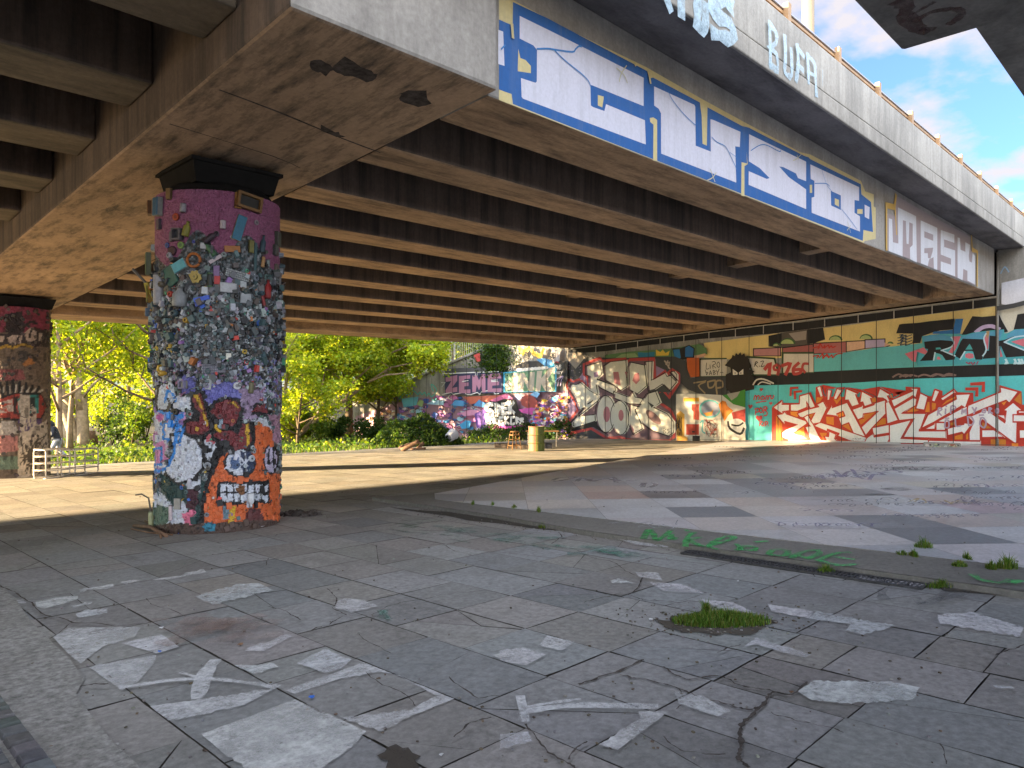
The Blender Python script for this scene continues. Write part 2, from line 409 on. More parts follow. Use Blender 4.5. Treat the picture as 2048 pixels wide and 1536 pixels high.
# paint and scribbles lying on the ground: worn white patches, tags
mb = MB(); g1 = on_g(.006)
WH = (.62, .635, .66)
for pts in (P7((0, 330), (95, 325), (110, 340), (0, 347)), P7((145, 335), (240, 315), (320, 310), (318, 325), (180, 365), (150, 355)), P7((290, 352), (378, 335), (372, 345), (300, 358)),
            P7((310, 385), (350, 368), (440, 362), (440, 380), (320, 403)), P7((320, 285), (420, 270), (465, 262), (465, 275), (330, 295)), P7((490, 255), (545, 243), (575, 250), (520, 266)),
            P7((610, 245), (700, 235), (835, 203), (845, 215), (700, 243)), P7((215, 480), (280, 445), (420, 440), (575, 440), (555, 480), (420, 520), (330, 590), (270, 540)),
            P7((495, 505), (660, 470), (735, 520), (640, 548)), P7((365, 605), (520, 575), (640, 555), (630, 590), (570, 660), (500, 700)), P7((615, 765), (800, 740), (1130, 690), (1000, 760), (760, 815), (690, 825)),
            P7((825, 880), (1210, 738), (1500, 868), (1440, 935), (1280, 1050), (1100, 1080), (900, 945)), P7((1165, 700), (1340, 640), (1490, 585), (1860, 735), (1700, 800), (1690, 775), (1790, 725), (1640, 640), (1560, 625), (1400, 650), (1210, 715)),
            P7((1390, 810), (1500, 800), (1690, 780), (1700, 800), (1555, 870)), P7((1370, 340), (1410, 322), (1490, 330), (1550, 355), (1440, 382), (1375, 362)), P7((800, 315), (980, 262), (1060, 260), (1120, 290), (870, 350)),
            P7((990, 540), (1180, 470), (1195, 480), (1080, 540)), P7((960, 600), (1120, 590), (1140, 605), (1040, 635)), P7((1215, 590), (1330, 530), (1440, 575), (1400, 610), (1330, 630), (1260, 605)),
            P7((2010, 555), (2090, 545), (2110, 560), (2040, 570)),
            P8((1045, 135), (1225, 165), (1205, 192), (1060, 165)), P8((1235, 165), (1545, 222), (1420, 258), (1350, 240), (1370, 215), (1205, 195)), P8((580, 50), (690, 55), (800, 95), (640, 85)), P8((530, 10), (620, 15), (635, 45), (540, 30)),
            P8((430, 45), (470, 35), (520, 55), (440, 55)), P8((1165, 480), (1225, 438), (1530, 442), (1640, 465), (1615, 512), (1330, 528), (1220, 515)), P8((150, 300), (185, 262), (290, 285), (240, 320)), P8((0, 320), (90, 308), (180, 335), (100, 378), (0, 360)),
            P8((955, 305), (1000, 270), (1075, 295), (1220, 335), (1190, 348), (1080, 320), (1000, 295)), P8((1710, 180), (1850, 170), (2048, 230), (2030, 265), (1720, 215)), P8((680, 480), (790, 500), (900, 560), (850, 580), (700, 530)),
            P8((385, 690), (550, 590), (540, 560), (660, 560), (460, 712)), P8((0, 650), (110, 640), (125, 680), (0, 710)), P8((1410, 28), (1660, 60), (1640, 70), (1400, 40)), P6((-20, 555), (200, 580), (250, 600), (100, 590)), P8((780, 120), (900, 130), (1000, 175), (880, 165))):
    o = mb.coat()
    q = []
    for a_, b_ in zip(pts, pts[1:] + pts[:1]):
        l_ = math.hypot(b_[0] - a_[0], b_[1] - a_[1]); m_ = max(1, int(l_ / 7)); fr = R.random() < .5
        for t in range(m_):
            w_ = R.uniform(-1, 1) * (min(4., l_ * .05) if fr else 1.) if t else 0
            q.append((a_[0] + (b_[0] - a_[0]) * t / m_ - (b_[1] - a_[1]) / l_ * w_, a_[1] + (b_[1] - a_[1]) * t / m_ + (b_[0] - a_[0]) / l_ * w_ * .6))
    mb.poly([g1(x, y, o) for x, y in q], jitc(WH, .08))
for pts, w in ((P7((740, 632), (820, 655), (870, 660)), .02), (P7((500, 695), (700, 665), (860, 660), (1010, 675), (1130, 692)), .035), (P7((880, 585), (840, 640), (810, 735)), .06), (P8((80, 505), (100, 600)), .03), (P8((115, 545), (200, 530), (310, 515)), .02), (P8((125, 560), (300, 540), (600, 545)), .05), (P8((1945, 468), (1995, 470)), .03),
               (P6((0, 485), (100, 490)), .02)):
    mb.stroke(g1, pts, w, WH, 3, jit=.3)
struct(mb.build('paving_paint', M['worn']))
mb = MB(); gn = (.03, .34, .08); gs = on_g(UP + .0065)
for pts in (((120, 550), (145, 505), (170, 525), (185, 560), (240, 525), (255, 510)), ((285, 545), (260, 555), (262, 530)), ((335, 508), (345, 512)), ((330, 590), (345, 540), (375, 520)), ((345, 560), (400, 545)), ((350, 560), (410, 590)),
            ((445, 590), (520, 570), (580, 548), (545, 540), (490, 560), (450, 590), (490, 605)), ((595, 610), (640, 590), (690, 600), (670, 612), (610, 608)), ((590, 580), (620, 610)), ((690, 570), (740, 566)),
            ((755, 630), (780, 610), (850, 615), (830, 640), (760, 635)), ((870, 650), (930, 620), (1010, 610)), ((900, 640), (960, 655)), ((950, 655), (1010, 630), (1000, 615)), ((1005, 665), (1090, 630), (1160, 625)), ((1010, 665), (1110, 690), (1190, 685)), ((1100, 650), (1180, 660)), ((1790, 740), (1830, 765), (1930, 780), (1980, 765)), ((1990, 780), (2030, 770))):
    mb.stroke(gs, P6(*pts), .05, jitc(gn, .2), 3, jit=.25)
for k in range(16):                         # faint white scratches by the gutter
    x, y = 200 + R.uniform(-60, 120), 490 + R.uniform(-15, 70)
    mb.stroke(gs, P6((x, y), (x + R.uniform(-60, 60), y + R.uniform(-15, 15)), (x + R.uniform(-90, 90), y + R.uniform(-20, 20))) if y < 520 else P6((x - 220, 480), (x - 150, 470)), .01, (.4, .42, .46), 2)
struct(mb.build('strip_tag_paint', M['tagw']))
mb = MB(); tl = (.03, .17, .12)
for k in range(46):
    x = R.uniform(200, 1650); y = 540 + (x - 200) * .13 + R.uniform(-25, 55)
    mb.stroke(g1, P5((x, y), (x + R.uniform(40, 160), y + R.uniform(-12, 22))), R.uniform(.03, .09), jitc(tl, .3), 1, jit=.4)
for k in range(9): mb.stroke(g1, P7((1550 + R.uniform(-25, 40), 385 + R.uniform(-10, 30)), (1560 + R.uniform(-20, 40), 395 + R.uniform(-10, 30))), .03, jitc(tl, .3), 0, jit=.4)
for k in range(8): mb.stroke(g1, P7((R.uniform(640, 1150), R.uniform(400, 520)), (R.uniform(640, 1150), R.uniform(400, 520))), .12, (.23, .165, .145), 0, jit=.4)
for pts in (((1340, 880), (1330, 830), (1400, 815), (1490, 830)), ((1500, 870), (1560, 900), (1680, 820)), ((1600, 880), (1700, 860), (1760, 830))):
    mb.stroke(g1, P6(*pts), .06, (.06, .06, .065), 3, jit=.3)
struct(mb.build('faint_tag_paint', M['faint']))
mb = MB(); gp = on_g(PZ + .001)
def scrib(x, y, sc, n, w, col):
    P = []; ph = R.uniform(0, 6); px_ = x; a = R.uniform(12, 26) * sc; b = R.uniform(5, 11) * sc * .8; st = R.uniform(4, 9) * sc
    for k in range(n):
        ph += R.uniform(.7, 1.5); P.append((px_ + a * math.cos(ph) * R.uniform(.5, 1.2), y + b * math.sin(ph) * R.uniform(.5, 1.2))); px_ += st
    mb.stroke(gp, P6(*P), w, col, 4, jit=.15)
for k in range(330):
    if k % 5 == 0: gx, gy = R.uniform(-60, 2060), 95 + 430 * R.random() ** 1.1; gc = jitc(R.choice(((.16, .16, .19), (.20, .19, .23), (.24, .24, .28), (.15, .14, .22), (.11, .11, .12))), .2); gw = R.uniform(.010, .022)
    y = gy + R.uniform(-6, 6); sc = .35 + (y - 90) / 330; x = gx + (k % 5) * 62 * sc
    if y > 425 + x * .085 or x < (170 - y) * 4.5 - 60 or x > 2080: continue
    scrib(x, y, sc, R.randint(5, 14), gw, gc)
for pts in (((1025, 375), (1040, 400), (1070, 400)), ((1070, 370), (1130, 385), (1160, 350), (1230, 345), (1270, 360)), ((1090, 340), (1130, 390)), ((1200, 380), (1260, 410), (1290, 370), (1340, 375), (1310, 355), (1240, 350)), ((1340, 350), (1380, 340), (1430, 355), (1380, 362), (1330, 355)), ((1180, 335), (1200, 372))):
    mb.stroke(gp, P6(*pts), .045, (.13, .11, .2), 3)
for pts in (((1470, 570), (1520, 545), (1500, 570)), ((1540, 550), (1560, 575), (1540, 580)), ((1600, 570), (1700, 575), (1780, 580)), ((1650, 560), (1690, 590)), ((1720, 565), (1690, 580))): mb.stroke(gp, P6(*pts), .02, (.42, .3, .1), 2)
for pts in (P5((1190, 470), (1230, 450), (1330, 445), (1250, 470), (1200, 480)), P5((1330, 480), (1360, 450), (1400, 475)), P5((1410, 460), (1420, 480), (1540, 450), (1560, 490)), P5((1500, 455), (1590, 480), (1680, 470)), P6((110, 450), (125, 430), (118, 460)), P6((170, 430), (185, 445), (150, 465))): mb.stroke(gp, pts, .05, (.14, .12, .13), 3)
struct(mb.build('plaza_scribble_paint', M['tagw']))
mb = MB()                                   # burnt patches on the plaza
for cx_, cy_, a, b in ((1540, 195, 190, 13), (1400, 300, 80, 10), (1310, 328, 80, 6)):
    mb.pp(gp, P6(*[(cx_ + a * math.cos(t * .4) * R.uniform(.8, 1.1), cy_ + b * math.sin(t * .4) * R.uniform(.8, 1.1)) for t in range(16)]), (.05, .05, .05))
struct(mb.build('scorch_marks', M['faint']))
# open cracks across the paving, filled with soil
mb = MB()
for pts, w in ((P8((310, 445), (390, 415), (520, 370), (560, 350)), .02), (P8((470, 410), (560, 425), (700, 465), (760, 490), (880, 525), (960, 545), (1020, 535)), .016), (P8((640, 380), (680, 410), (740, 430), (830, 415), (900, 430), (1000, 465), (1140, 490), (1200, 440)), .018),
               (P8((1070, 480), (1030, 530), (960, 590), (935, 640), (940, 700), (930, 740), (970, 774)), .028), (P8((1060, 560), (1200, 600), (1340, 640)), .012), (P8((330, 130), (420, 108), (500, 100), (540, 70), (560, 20)), .016), (P8((500, 100), (620, 125), (790, 130)), .012),
               (P8((700, 470), (720, 520), (690, 550)), .008), (P8((100, 610), (160, 690), (240, 750), (300, 790)), .016), (P8((270, 750), (320, 690), (340, 680)), .012), (P8((640, 660), (720, 720), (880, 730)), .01), (P8((1720, 690), (1740, 750), (1745, 770)), .006), (P8((850, 330), (890, 310), (940, 300)), .012), (P8((2048, 300), (1990, 320), (1940, 340)), .012),
               (P7((0, 275), (60, 300), (130, 345), (190, 400), (300, 430)), .016), (P7((205, 495), (290, 430), (580, 435)), .012), (P7((1340, 290), (1380, 330), (1360, 370), (1420, 400), (1350, 440), (1240, 475)), .013), (P7((1430, 400), (1520, 400), (1600, 360), (1760, 330), (1980, 300)), .008), (P7((1100, 365), (1180, 390), (1230, 420)), .012), (P7((900, 120), (990, 150), (1100, 165), (1090, 195), (960, 205)), .01),
               (P7((1470, 480), (1520, 520), (1600, 560)), .008), (P7((1500, 640), (1640, 720), (1700, 780)), .008), (P7((1840, 660), (1960, 750), (2048, 740)), .01), (P7((1860, 910), (1930, 850), (2010, 830)), .012), (P7((330, 700), (440, 690)), .02), (P7((600, 335), (620, 360), (760, 410)), .008),
               (P5((60, 590), (400, 555), (640, 530)), .012), (P5((1180, 680), (1240, 640), (1220, 610)), .014), (P5((400, 680), (560, 690), (760, 760)), .01), (P5((1330, 720), (1560, 800), (1700, 880)), .012), (P5((0, 410), (240, 388)), .014), (P5((480, 325), (640, 320)), .01)):
    q = list(pts)
    for rep_ in range(3):
        o_ = [q[0]]
        for a_, b_ in zip(q[:-1], q[1:]):
            l_ = math.hypot(b_[0] - a_[0], b_[1] - a_[1]); o_ += [((a_[0] + b_[0]) / 2 + R.uniform(-.13, .13) * l_, (a_[1] + b_[1]) / 2 + R.uniform(-.07, .07) * l_), b_]
        q = o_
    mb.stroke(on_g(.0045), q, w * .5, jitc((.045, .038, .03), .2), 0, jit=.75)
struct(mb.build('soil_cracks', M['rubble']))
# ================================================================== ROAD BRIDGE
BR = thing('road_bridge', 'concrete road bridge on long beams with painted side beam crossing overhead', 'bridge')
NEAR = [5.8, 7.3, 8.7, 10.1, 11.65, 13.2, 14.8, 16.5]
WB = .52; DK = 1.04
for i, v in enumerate(NEAR):
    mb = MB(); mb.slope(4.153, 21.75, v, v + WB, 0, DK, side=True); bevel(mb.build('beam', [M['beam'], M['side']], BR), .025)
for i, v in enumerate((6.6, 8.2, 9.8, 11.4, 13., 14.6, 16.2)):
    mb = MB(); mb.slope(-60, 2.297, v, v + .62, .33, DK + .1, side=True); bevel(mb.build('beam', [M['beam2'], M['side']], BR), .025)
zt = 5.272
mb.hexa([(u, v, z) for z in (0, 1) for v in (4.36, 5.0) for u in (4.153, 22.72)])
P = []
for z in (0, 1):
    for v in (4.36, 5.0):
        for u in (4.153, 22.72): P.append((u, v, zs(v) if z == 0 else zt))
mb = MB(); mb.hexa(P); mb.mi[0] = 1; mb.mi[3] = 2; sb = bevel(mb.build('side_beam', [M['fascia'], M['beam'], M['side']], BR), .02)
mb = MB(); mb.slope(4.153, 22.72, 18.4, 19.2, 0, DK); bevel(mb.build('side_beam', M['beam'], BR), .02)
mb = MB(); mb.slope(-60, 2.297, 4.98, 5.55, .3, DK + .1, side=True); mb.mi[2] = 0; bevel(mb.build('side_beam', [M['beam2'], M['side']], BR), .02)
mb = MB(); mb.slope(-60, 2.297, 18.2, 19.2, 0., DK + .1); bevel(mb.build('side_beam', M['beam'], BR), .02)
for a, b in zip([5.0] + [v + WB for v in NEAR], NEAR + [18.4]):
    mb = MB(); mb.slope(13.75, 14.15, a + .002, b - .002, .22, DK - .003); mb.build('cross_beam', M['beam'], BR)
mb = MB(); mb.slope(21.752, 22.715, 5.002, 19.198, .004, DK - .003); mb.build('end_diaphragm', M['beam'], BR)
mb = MB()                                   # deck slab with its cantilevered edges
P = []
for (v, z) in ((3.78, 5.276), (4.36, 5.276), (5.0, zs(5.0) + DK), (19.2, zs(19.2) + DK), (19.9, zs(19.9) + DK)): P.append((v, z))
for (v0, z0), (v1, z1) in zip(P[:-1], P[1:]):
    mb.face([(-60, v0, z0), (24.2, v0, z0), (24.2, v1, z1), (-60, v1, z1)])
    mb.face([(-60, v0, z0 + .3), (-60, v1, z1 + .3), (24.2, v1, z1 + .3), (24.2, v0, z0 + .3)])
mb.face([(-60, 19.9, P[-1][1]), (24.2, 19.9, P[-1][1]), (24.2, 19.9, P[-1][1] + .3), (-60, 19.9, P[-1][1] + .3)])
mb.build('deck_slab', M['soffit'], BR)
mb = MB(); mb.box((-60, 3.75, 5.279), (24.2, 4.0, 5.50)); bevel(mb.build('edge_lip', M['parapet'], BR), .015)
mb = MB(); mb.box((-60, 3.775, 5.528), (24.2, 3.98, 6.09)); mb.box((-60, 3.80, 5.498), (24.2, 3.97, 5.53)); bevel(mb.build('parapet', M['parapet'], BR), .012)
mb = MB(); mb.box((-60, 19.65, 4.17), (24.2, 19.9, 5.1)); mb.build('parapet', M['parapet'], BR)
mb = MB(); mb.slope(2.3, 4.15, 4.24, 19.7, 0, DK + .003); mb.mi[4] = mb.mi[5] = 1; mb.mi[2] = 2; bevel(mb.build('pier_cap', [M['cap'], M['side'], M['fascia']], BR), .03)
mb = MB()                                   # spalled dark patches and form joints under the cap
def capn(x, y, o=0.):
    r = ray(x, y); t = (4.313 - H) / (r[2] + .0603 * r[1]); return Vector((t * r[0], t * r[1], H + t * r[2] - o))
capn.n = Vector((0, -.06, -1)).normalized()
for pts in (((618, 122), (640, 118), (668, 138), (652, 150), (625, 140)), ((662, 140), (690, 115), (735, 140), (755, 150), (735, 165), (690, 150)), ((800, 185), (850, 180), (862, 210), (835, 215), (800, 200)), ((640, 250), (668, 262), (690, 275), (672, 275), (645, 262))):
    q = []
    for k in range(len(pts)):
        a, b = pts[k], pts[(k + 1) % len(pts)]
        for t in range(3): q.append((a[0] + (b[0] - a[0]) * t / 3 + R.uniform(-3, 3), a[1] + (b[1] - a[1]) * t / 3 + R.uniform(-3, 3)))
    mb.pp(capn, q, (.02, .017, .015)); mb.build('spall_patch', M['rubble'], BR); mb = MB()
for pts, w in ((((340, 248), (545, 312), (600, 336)), .012), (((440, 180), (560, 225), (680, 275), (760, 305)), .02), (((160, 445), (290, 465)), .008)):
    mb.stroke(capn, pts, w, (.03, .025, .02), 1, jit=.4); mb.build('form_joint', M['rubble'], BR); mb = MB()
# handrail on the parapet: posts and a sheet rail
HR = thing('handrail', 'tan metal rail on short posts along top of bridge parapet', 'handrail', (0, 0, 0))
mb = MB()
for k in range(5):
    pass
mb.box((-3, 3.90, 6.14), (23.6, 3.925, 6.285)); mb.box((-3, 3.885, 6.155), (23.6, 3.90, 6.19)); mb.box((-3, 3.885, 6.235), (23.6, 3.90, 6.27))
mb.build('rail', M['rail'], HR)
mb = MB(); mb.box((-3, 3.87, 6.287), (23.6, 3.94, 6.305)); mb.build('cap_rail', M['railgrey'], HR)
for k in range(-4, 10):
    u = 8.77 + 1.65 * k
    mb = MB(); mb.box((u - .045, 3.82, 6.088), (u + .045, 3.884, 6.36)); mb.box((u - .055, 3.8, 6.086), (u + .055, 3.9, 6.1)); mb.build('post', M['rail'], HR)
# lamp post on the bridge
LP = thing('lamp_post', 'tall cream lamp post standing behind the bridge parapet', 'lamp post', (10.1, 4.14, 5.57))
mb = MB(); mb.lathe([(.105, 0), (.1, .02), (.088, .06), (.088, .78), (.096, .8), (.096, .86), (.085, .88), (.072, 3.2), (.05, 7.4), (.045, 7.5)], 18); mb.build('pole', M['cream'], LP, True)
mb = MB(); mb.tube([(0, 0, 7.45), (.1, -.35, 7.75), (.2, -.9, 7.85)], .03, 8); LARM = mb.build('arm', M['cream'], LP, True)
mb = MB(); mb.lathe([(.02, -.05), (.1, -.03), (.12, .0), (.1, .05), (.03, .07)], 12, Matrix.Translation((.22, -1.0, 7.84)) @ Matrix.Diagonal((1, 2.6, 1, 1))); mb.build('lantern', M['railgrey'], LARM, True)
# lettering on the side beam
FA = on_y(4.36 - .001)
BL, LV, YE = (.02, .13, .42), (.72, .73, .85), (.70, .60, .30)
mb = MB()
mb.pp(FA, PX((998, 0), (1026, 0), (1138, 60), (1292, 134), (1404, 198), (1492, 246)) + G2((370, 383), (440, 398), (812, 592), (842, 668), (905, 690), (905, 778), (920, 788), (920, 1015), (838, 1032), (832, 1045)) + PX((1400, 356), (1200, 278), (998, 200)), YE)
mb.pp(FA, PX((998, 39), (1021, 49), (1025, 76), (1026, 4), (1094, 36), (1294, 142), (1299, 157), (1306, 155), (1400, 205), (1414, 214), (1484, 252), (1497, 255), (1520, 267)) + G2((400, 410), (430, 420), (440, 432), (810, 616), (815, 690), (885, 746), (900, 966), (830, 950), (825, 1030)) + PX((1400, 355), (1200, 276.5), (1026, 208), (1023, 188), (1006, 182), (998, 179)), BL)
W = lambda pts, c=LV: mb.pp(FA, pts, c)
W(G1((225, 120), (460, 235), (690, 350), (1165, 590), (1165, 805), (770, 645), (762, 652), (765, 800), (782, 812), (868, 842), (880, 790), (1175, 912), (1182, 1095), (1165, 1090), (250, 748), (240, 735), (235, 592), (345, 628), (355, 618), (357, 380), (330, 345), (225, 292)))
W(G1((215, 370), (230, 440), (270, 455), (310, 500), (310, 555), (210, 540)), YE); W(G1((818, 720), (862, 732), (862, 750), (852, 815), (818, 800)), YE); W(G1((62, 225), (100, 240), (110, 500), (62, 485)))
W(G1((1245, 655), (1550, 795), (1557, 810), (1560, 1105), (1675, 1150), (1672, 905), (1690, 908), (1900, 1000), (1895, 1115), (1860, 1110), (1868, 1385), (1298, 1165), (1297, 860), (1280, 825), (1245, 800)))
W(G1((1212, 895), (1240, 890), (1268, 910), (1268, 1222), (1238, 1218), (1240, 945), (1215, 925)), YE); W(G1((1590, 760), (1650, 795), (1645, 1105), (1612, 1090), (1605, 880)), YE); W(G1((1908, 1230), (1950, 1240), (1946, 1150), (1955, 1245), (1930, 1260), (1930, 1490), (1905, 1482)), YE)
W(G3((543, 735), (855, 885), (855, 1145), (540, 1012))); W(G3((536, 880), (600, 920), (655, 975), (640, 980), (536, 935)), BL); W(G3((708, 912), (730, 915), (800, 950), (810, 975), (862, 995), (862, 1042), (760, 970)), BL)
W(G3((878, 900), (1145, 1025), (1145, 1100), (1120, 1095), (1120, 1165), (1150, 1185), (1150, 1268), (885, 1165), (885, 1082), (900, 1078), (900, 990), (880, 980))); W(G3((990, 1045), (1045, 1070), (1045, 1150), (992, 1125)), BL); W(G3((1012, 1085), (1035, 1095), (1035, 1132), (1012, 1120)), YE)
W(G3((875, 1012), (888, 1012), (888, 1056), (875, 1056)), YE); W(G3((1135, 1145), (1165, 1145), (1165, 1172), (1135, 1170)), YE); W(G3((1175, 1120), (1203, 1135), (1200, 1200), (1176, 1188)))
L2 = (.05, .24, .6)
for pts, w in ((G1((355, 372), (440, 370), (490, 378), (620, 395), (645, 375), (670, 352), (690, 355)), .016), (G1((490, 385), (560, 455), (690, 560), (740, 610), (760, 655)), .012), (G1((1350, 700), (1385, 765), (1470, 870), (1555, 950)), .01), (G1((1678, 1040), (1720, 1080), (1780, 1110), (1820, 1180), (1868, 1285)), .01), (G1((1815, 1155), (1868, 1195)), .006),
               (G3((550, 825), (600, 795), (640, 797), (705, 830), (712, 822)), .012), (G3((935, 920), (950, 970), (970, 1020), (995, 1050)), .008), (G3((900, 1005), (960, 1005), (980, 1020)), .012), (G3((1045, 1145), (1090, 1200), (1130, 1255)), .01), (G1((80, 375), (108, 345)), .014)):
    mb.stroke(FA, pts, w, L2, 2)
for pts in (G1((1030, 500), (990, 560), (975, 620)), G1((955, 520), (1010, 570), (1035, 630)), G1((1710, 1310), (1680, 1350), (1640, 1370)), G1((1665, 1285), (1700, 1380)), G3((825, 845), (800, 870), (780, 880)), G3((800, 850), (810, 872)), G3((1078, 1215), (1095, 1275)), G3((1095, 1235), (1075, 1262))): mb.stroke(FA, pts, .012, (.62, .6, .42), 2)
for k in range(24):                         # drips below the yellow edge
    x, y = R.choice(((1024, 6), (1100, 40), (1180, 82), (1240, 110), (1290, 135), (1400, 200), (1470, 238), (1560, 284), (1640, 322), (1700, 352))); x += R.uniform(-20, 20); y += (x - 1024) * 0
for pts in (G1((160, 190), (166, 285)), G1((1195, 540), (1210, 630)), G1((1090, 480), (1096, 498))): mb.stroke(FA, pts, .03, YE, 0)
# second word, white on mauve
MV, WT, OC = (.40, .33, .34), (.72, .74, .80), (.66, .42, .09)
mb.pp(FA, G2((1072, 700), (1330, 850), (1612, 1000), (1612, 1095), (1645, 1130), (1648, 1355), (1000, 1098), (1005, 830), (1062, 845)), MV)
for pts, w in ((G2((990, 770), (1052, 785), (1062, 700)), .10), (G2((992, 770), (993, 1090)), .09), (G2((1055, 790), (1066, 980)), .06), (G2((1615, 1000), (1620, 1095), (1658, 1112), (1656, 1355)), .10)): mb.stroke(FA, pts, w, OC, 0)
W(G2((1082, 785), (1215, 850), (1220, 1190), (1172, 1165), (1170, 1080), (1190, 1060), (1190, 905), (1165, 895), (1160, 1055), (1145, 1050), (1140, 885), (1118, 880), (1116, 1145), (1015, 1105), (1015, 865), (1040, 872), (1045, 1040), (1085, 1050)), WT)
W(G2((1248, 880), (1370, 935), (1370, 1245), (1345, 1235), (1342, 1150), (1310, 1165), (1300, 1215), (1250, 1195)), WT); W(G2((1275, 960), (1340, 985), (1340, 1030), (1275, 1005)), MV); W(G2((1275, 1085), (1340, 1080), (1335, 1110), (1320, 1160), (1302, 1155), (1300, 1120), (1275, 1120)), MV)
W(G2((1395, 950), (1495, 985), (1495, 1045), (1420, 1020), (1420, 1075), (1500, 1100), (1500, 1290), (1395, 1255), (1395, 1180), (1470, 1205), (1470, 1160), (1395, 1130)), WT)
W(G2((1518, 1005), (1535, 1010), (1540, 1095), (1575, 1110), (1575, 1040), (1610, 1060), (1600, 1140), (1605, 1180), (1622, 1190), (1628, 1120), (1645, 1140), (1645, 1350), (1590, 1320), (1590, 1250), (1560, 1235), (1555, 1320), (1518, 1300)), WT)
mb.build('lettering', M['fpaint'], BR)
mb = MB(); PA = on_y(3.744); LB = (.50, .68, .80)
for pts, w in ((G3((655, 125), (660, 365)), .085), (G3((655, 130), (690, 180), (690, 235), (655, 262), (692, 295), (698, 385), (655, 345)), .07), (G3((738, 200), (742, 310), (738, 395), (775, 412), (772, 270)), .07), (G3((805, 250), (812, 340), (800, 440)), .075), (G3((808, 262), (842, 310)), .07), (G3((805, 350), (838, 385)), .07), (G3((862, 300), (868, 450)), .08), (G3((862, 305), (898, 345), (905, 420), (910, 520)), .08), (G3((868, 395), (905, 418)), .06), (G3((944, 385), (944, 470)), .012)): mb.stroke(PA, pts, w, LB, 2, jit=.35)
mb.build('tag_lettering', M['tagw'], BR); mb = MB()
for pts, w in ((G3((85, -30), (110, 45)), .12), (G3((170, -40), (172, 75)), .14), (G3((262, 10), (262, 135), (300, 155), (305, 40)), .16), (G3((440, 45), (435, 5), (355, 10), (350, 75), (440, 130), (450, 215), (345, 180)), .15)): mb.stroke(PA, pts, w, LB, 2, jit=.35)
mb.build('tag_lettering', M['tagw'], BR)
# ================================================================== SECOND VIADUCT OVERHEAD (right)
VD = thing('viaduct', 'dark concrete viaduct overhead whose underside cuts the sky at right', 'bridge')
mb = MB(); mb.box((-60, -6.4, 5.02), (30, 1.30, 5.4)); mb.hexa([(-22, 1.302, 5.02), (30, 1.302, 5.02), (-22, 1.68, 5.02), (30, 1.68, 5.02), (-22, 1.302, 5.35), (30, 1.302, 5.35), (-22, 1.68, 5.6), (30, 1.68, 5.6)]); bevel(mb.build('deck', M['viaduct'], VD), .02)
mb = MB(); mb.box((4.6, -6.2, 4.995), (7.93, 2.31, 5.5)); bevel(mb.build('pier_cap', M['viaduct'], VD), .04)
mb = MB(); mb.box((-22, 1.46, 5.605), (30, 1.66, 6.4)); mb.build('parapet', M['viaduct'], VD)
for v in (-5., -3., -1.):
    mb = MB(); mb.box((7.935, v - .3, 4.5), (29, v + .3, 5.018)); bevel(mb.build('beam', M['viaduct'], VD), .02)
mb = MB(); n = on_g(0)
def cs(x, y, o=0.):
    r = ray(x, y); t = (4.995 - H) / r[2]; return Vector((t * r[0], t * r[1], H + t * r[2] - o))
cs.n = Vector((0, 0, -1))
Q4 = Z(1600, 0, 4.5714)
for pts, w in ((Q4((900, 20), (980, 60), (960, 130), (1030, 220), (1120, 290), (1160, 270)), .14), (Q4((1060, 190), (1200, 110), (1400, 80), (1480, 110), (1440, 170), (1370, 215)), .07), (Q4((1000, 150), (1150, 60), (1220, 20)), .04)): mb.stroke(cs, pts, w, (.055, .02, .022), 3, jit=.3)
mb.build('red_tag', M['tagw'], VD)
mb = MB(); mb.lathe([(.7, gz(6.2, -3) - .1), (.7, 4.99)], 24, Matrix.Translation((6.2, -3.4, 0))); mb.build('column', M['viaduct'], VD, True)
# ================================================================== ABUTMENT WALL WITH MURALS
XW = 23.0
AW = thing('abutment_wall', 'long concrete panel wall under the bridge covered in colourful murals', 'wall')
def cope(v): return 3.17 - .258 * (v - 24.8)
mb = MB()
def panel(v0, v1, z0, t0, t1, x=XW): mb.hexa([(x, v0, z0), (x + .5, v0, z0), (x, v1, z0), (x + .5, v1, z0), (x, v0, t0), (x + .5, v0, t0), (x, v1, t1), (x + .5, v1, t1)])
edges = [19.33 - .9985 * k for k in range(0, 16)]
for a, b in zip(edges[1:], edges[:-1]): panel(a + .006, b - .006, -1.2, zs(a) - .04, zs(b) - .04)
v = 4.345
while v > -9: panel(v - .99, v - .006, -1.2, 5.27, 5.27); v -= 1.0
bevel(mb.build('wall_panel', M['wallc'], AW), .008)
mb = MB(); mb.box((23.06, -9, -1.2), (23.7, 19.3, 3.0)); mb.box((23.3, 4.4, 2.5), (23.9, 19.3, 5.3)); mb.build('joint_backing', M['dark'], AW)
WL = on_x(XW - .001)
BK = (.012, .011, .012); TE = (.12, .44, .43); TE2 = (.10, .53, .53); YL = (.72, .54, .20); RD = (.50, .04, .022); ORG = (.68, .22, .025); SV = (.78, .77, .74); PK = (.62, .16, .2); DG = (.05, .048, .05); PU = (.28, .18, .30); CR = (.66, .62, .50)
w = MB(); P_ = lambda F, c, *pts: w.pp(WL, F(*pts), c); K_ = lambda F, c, wd, *pts, **k: w.stroke(WL, F(*pts), wd, c, k.get('s', 2))
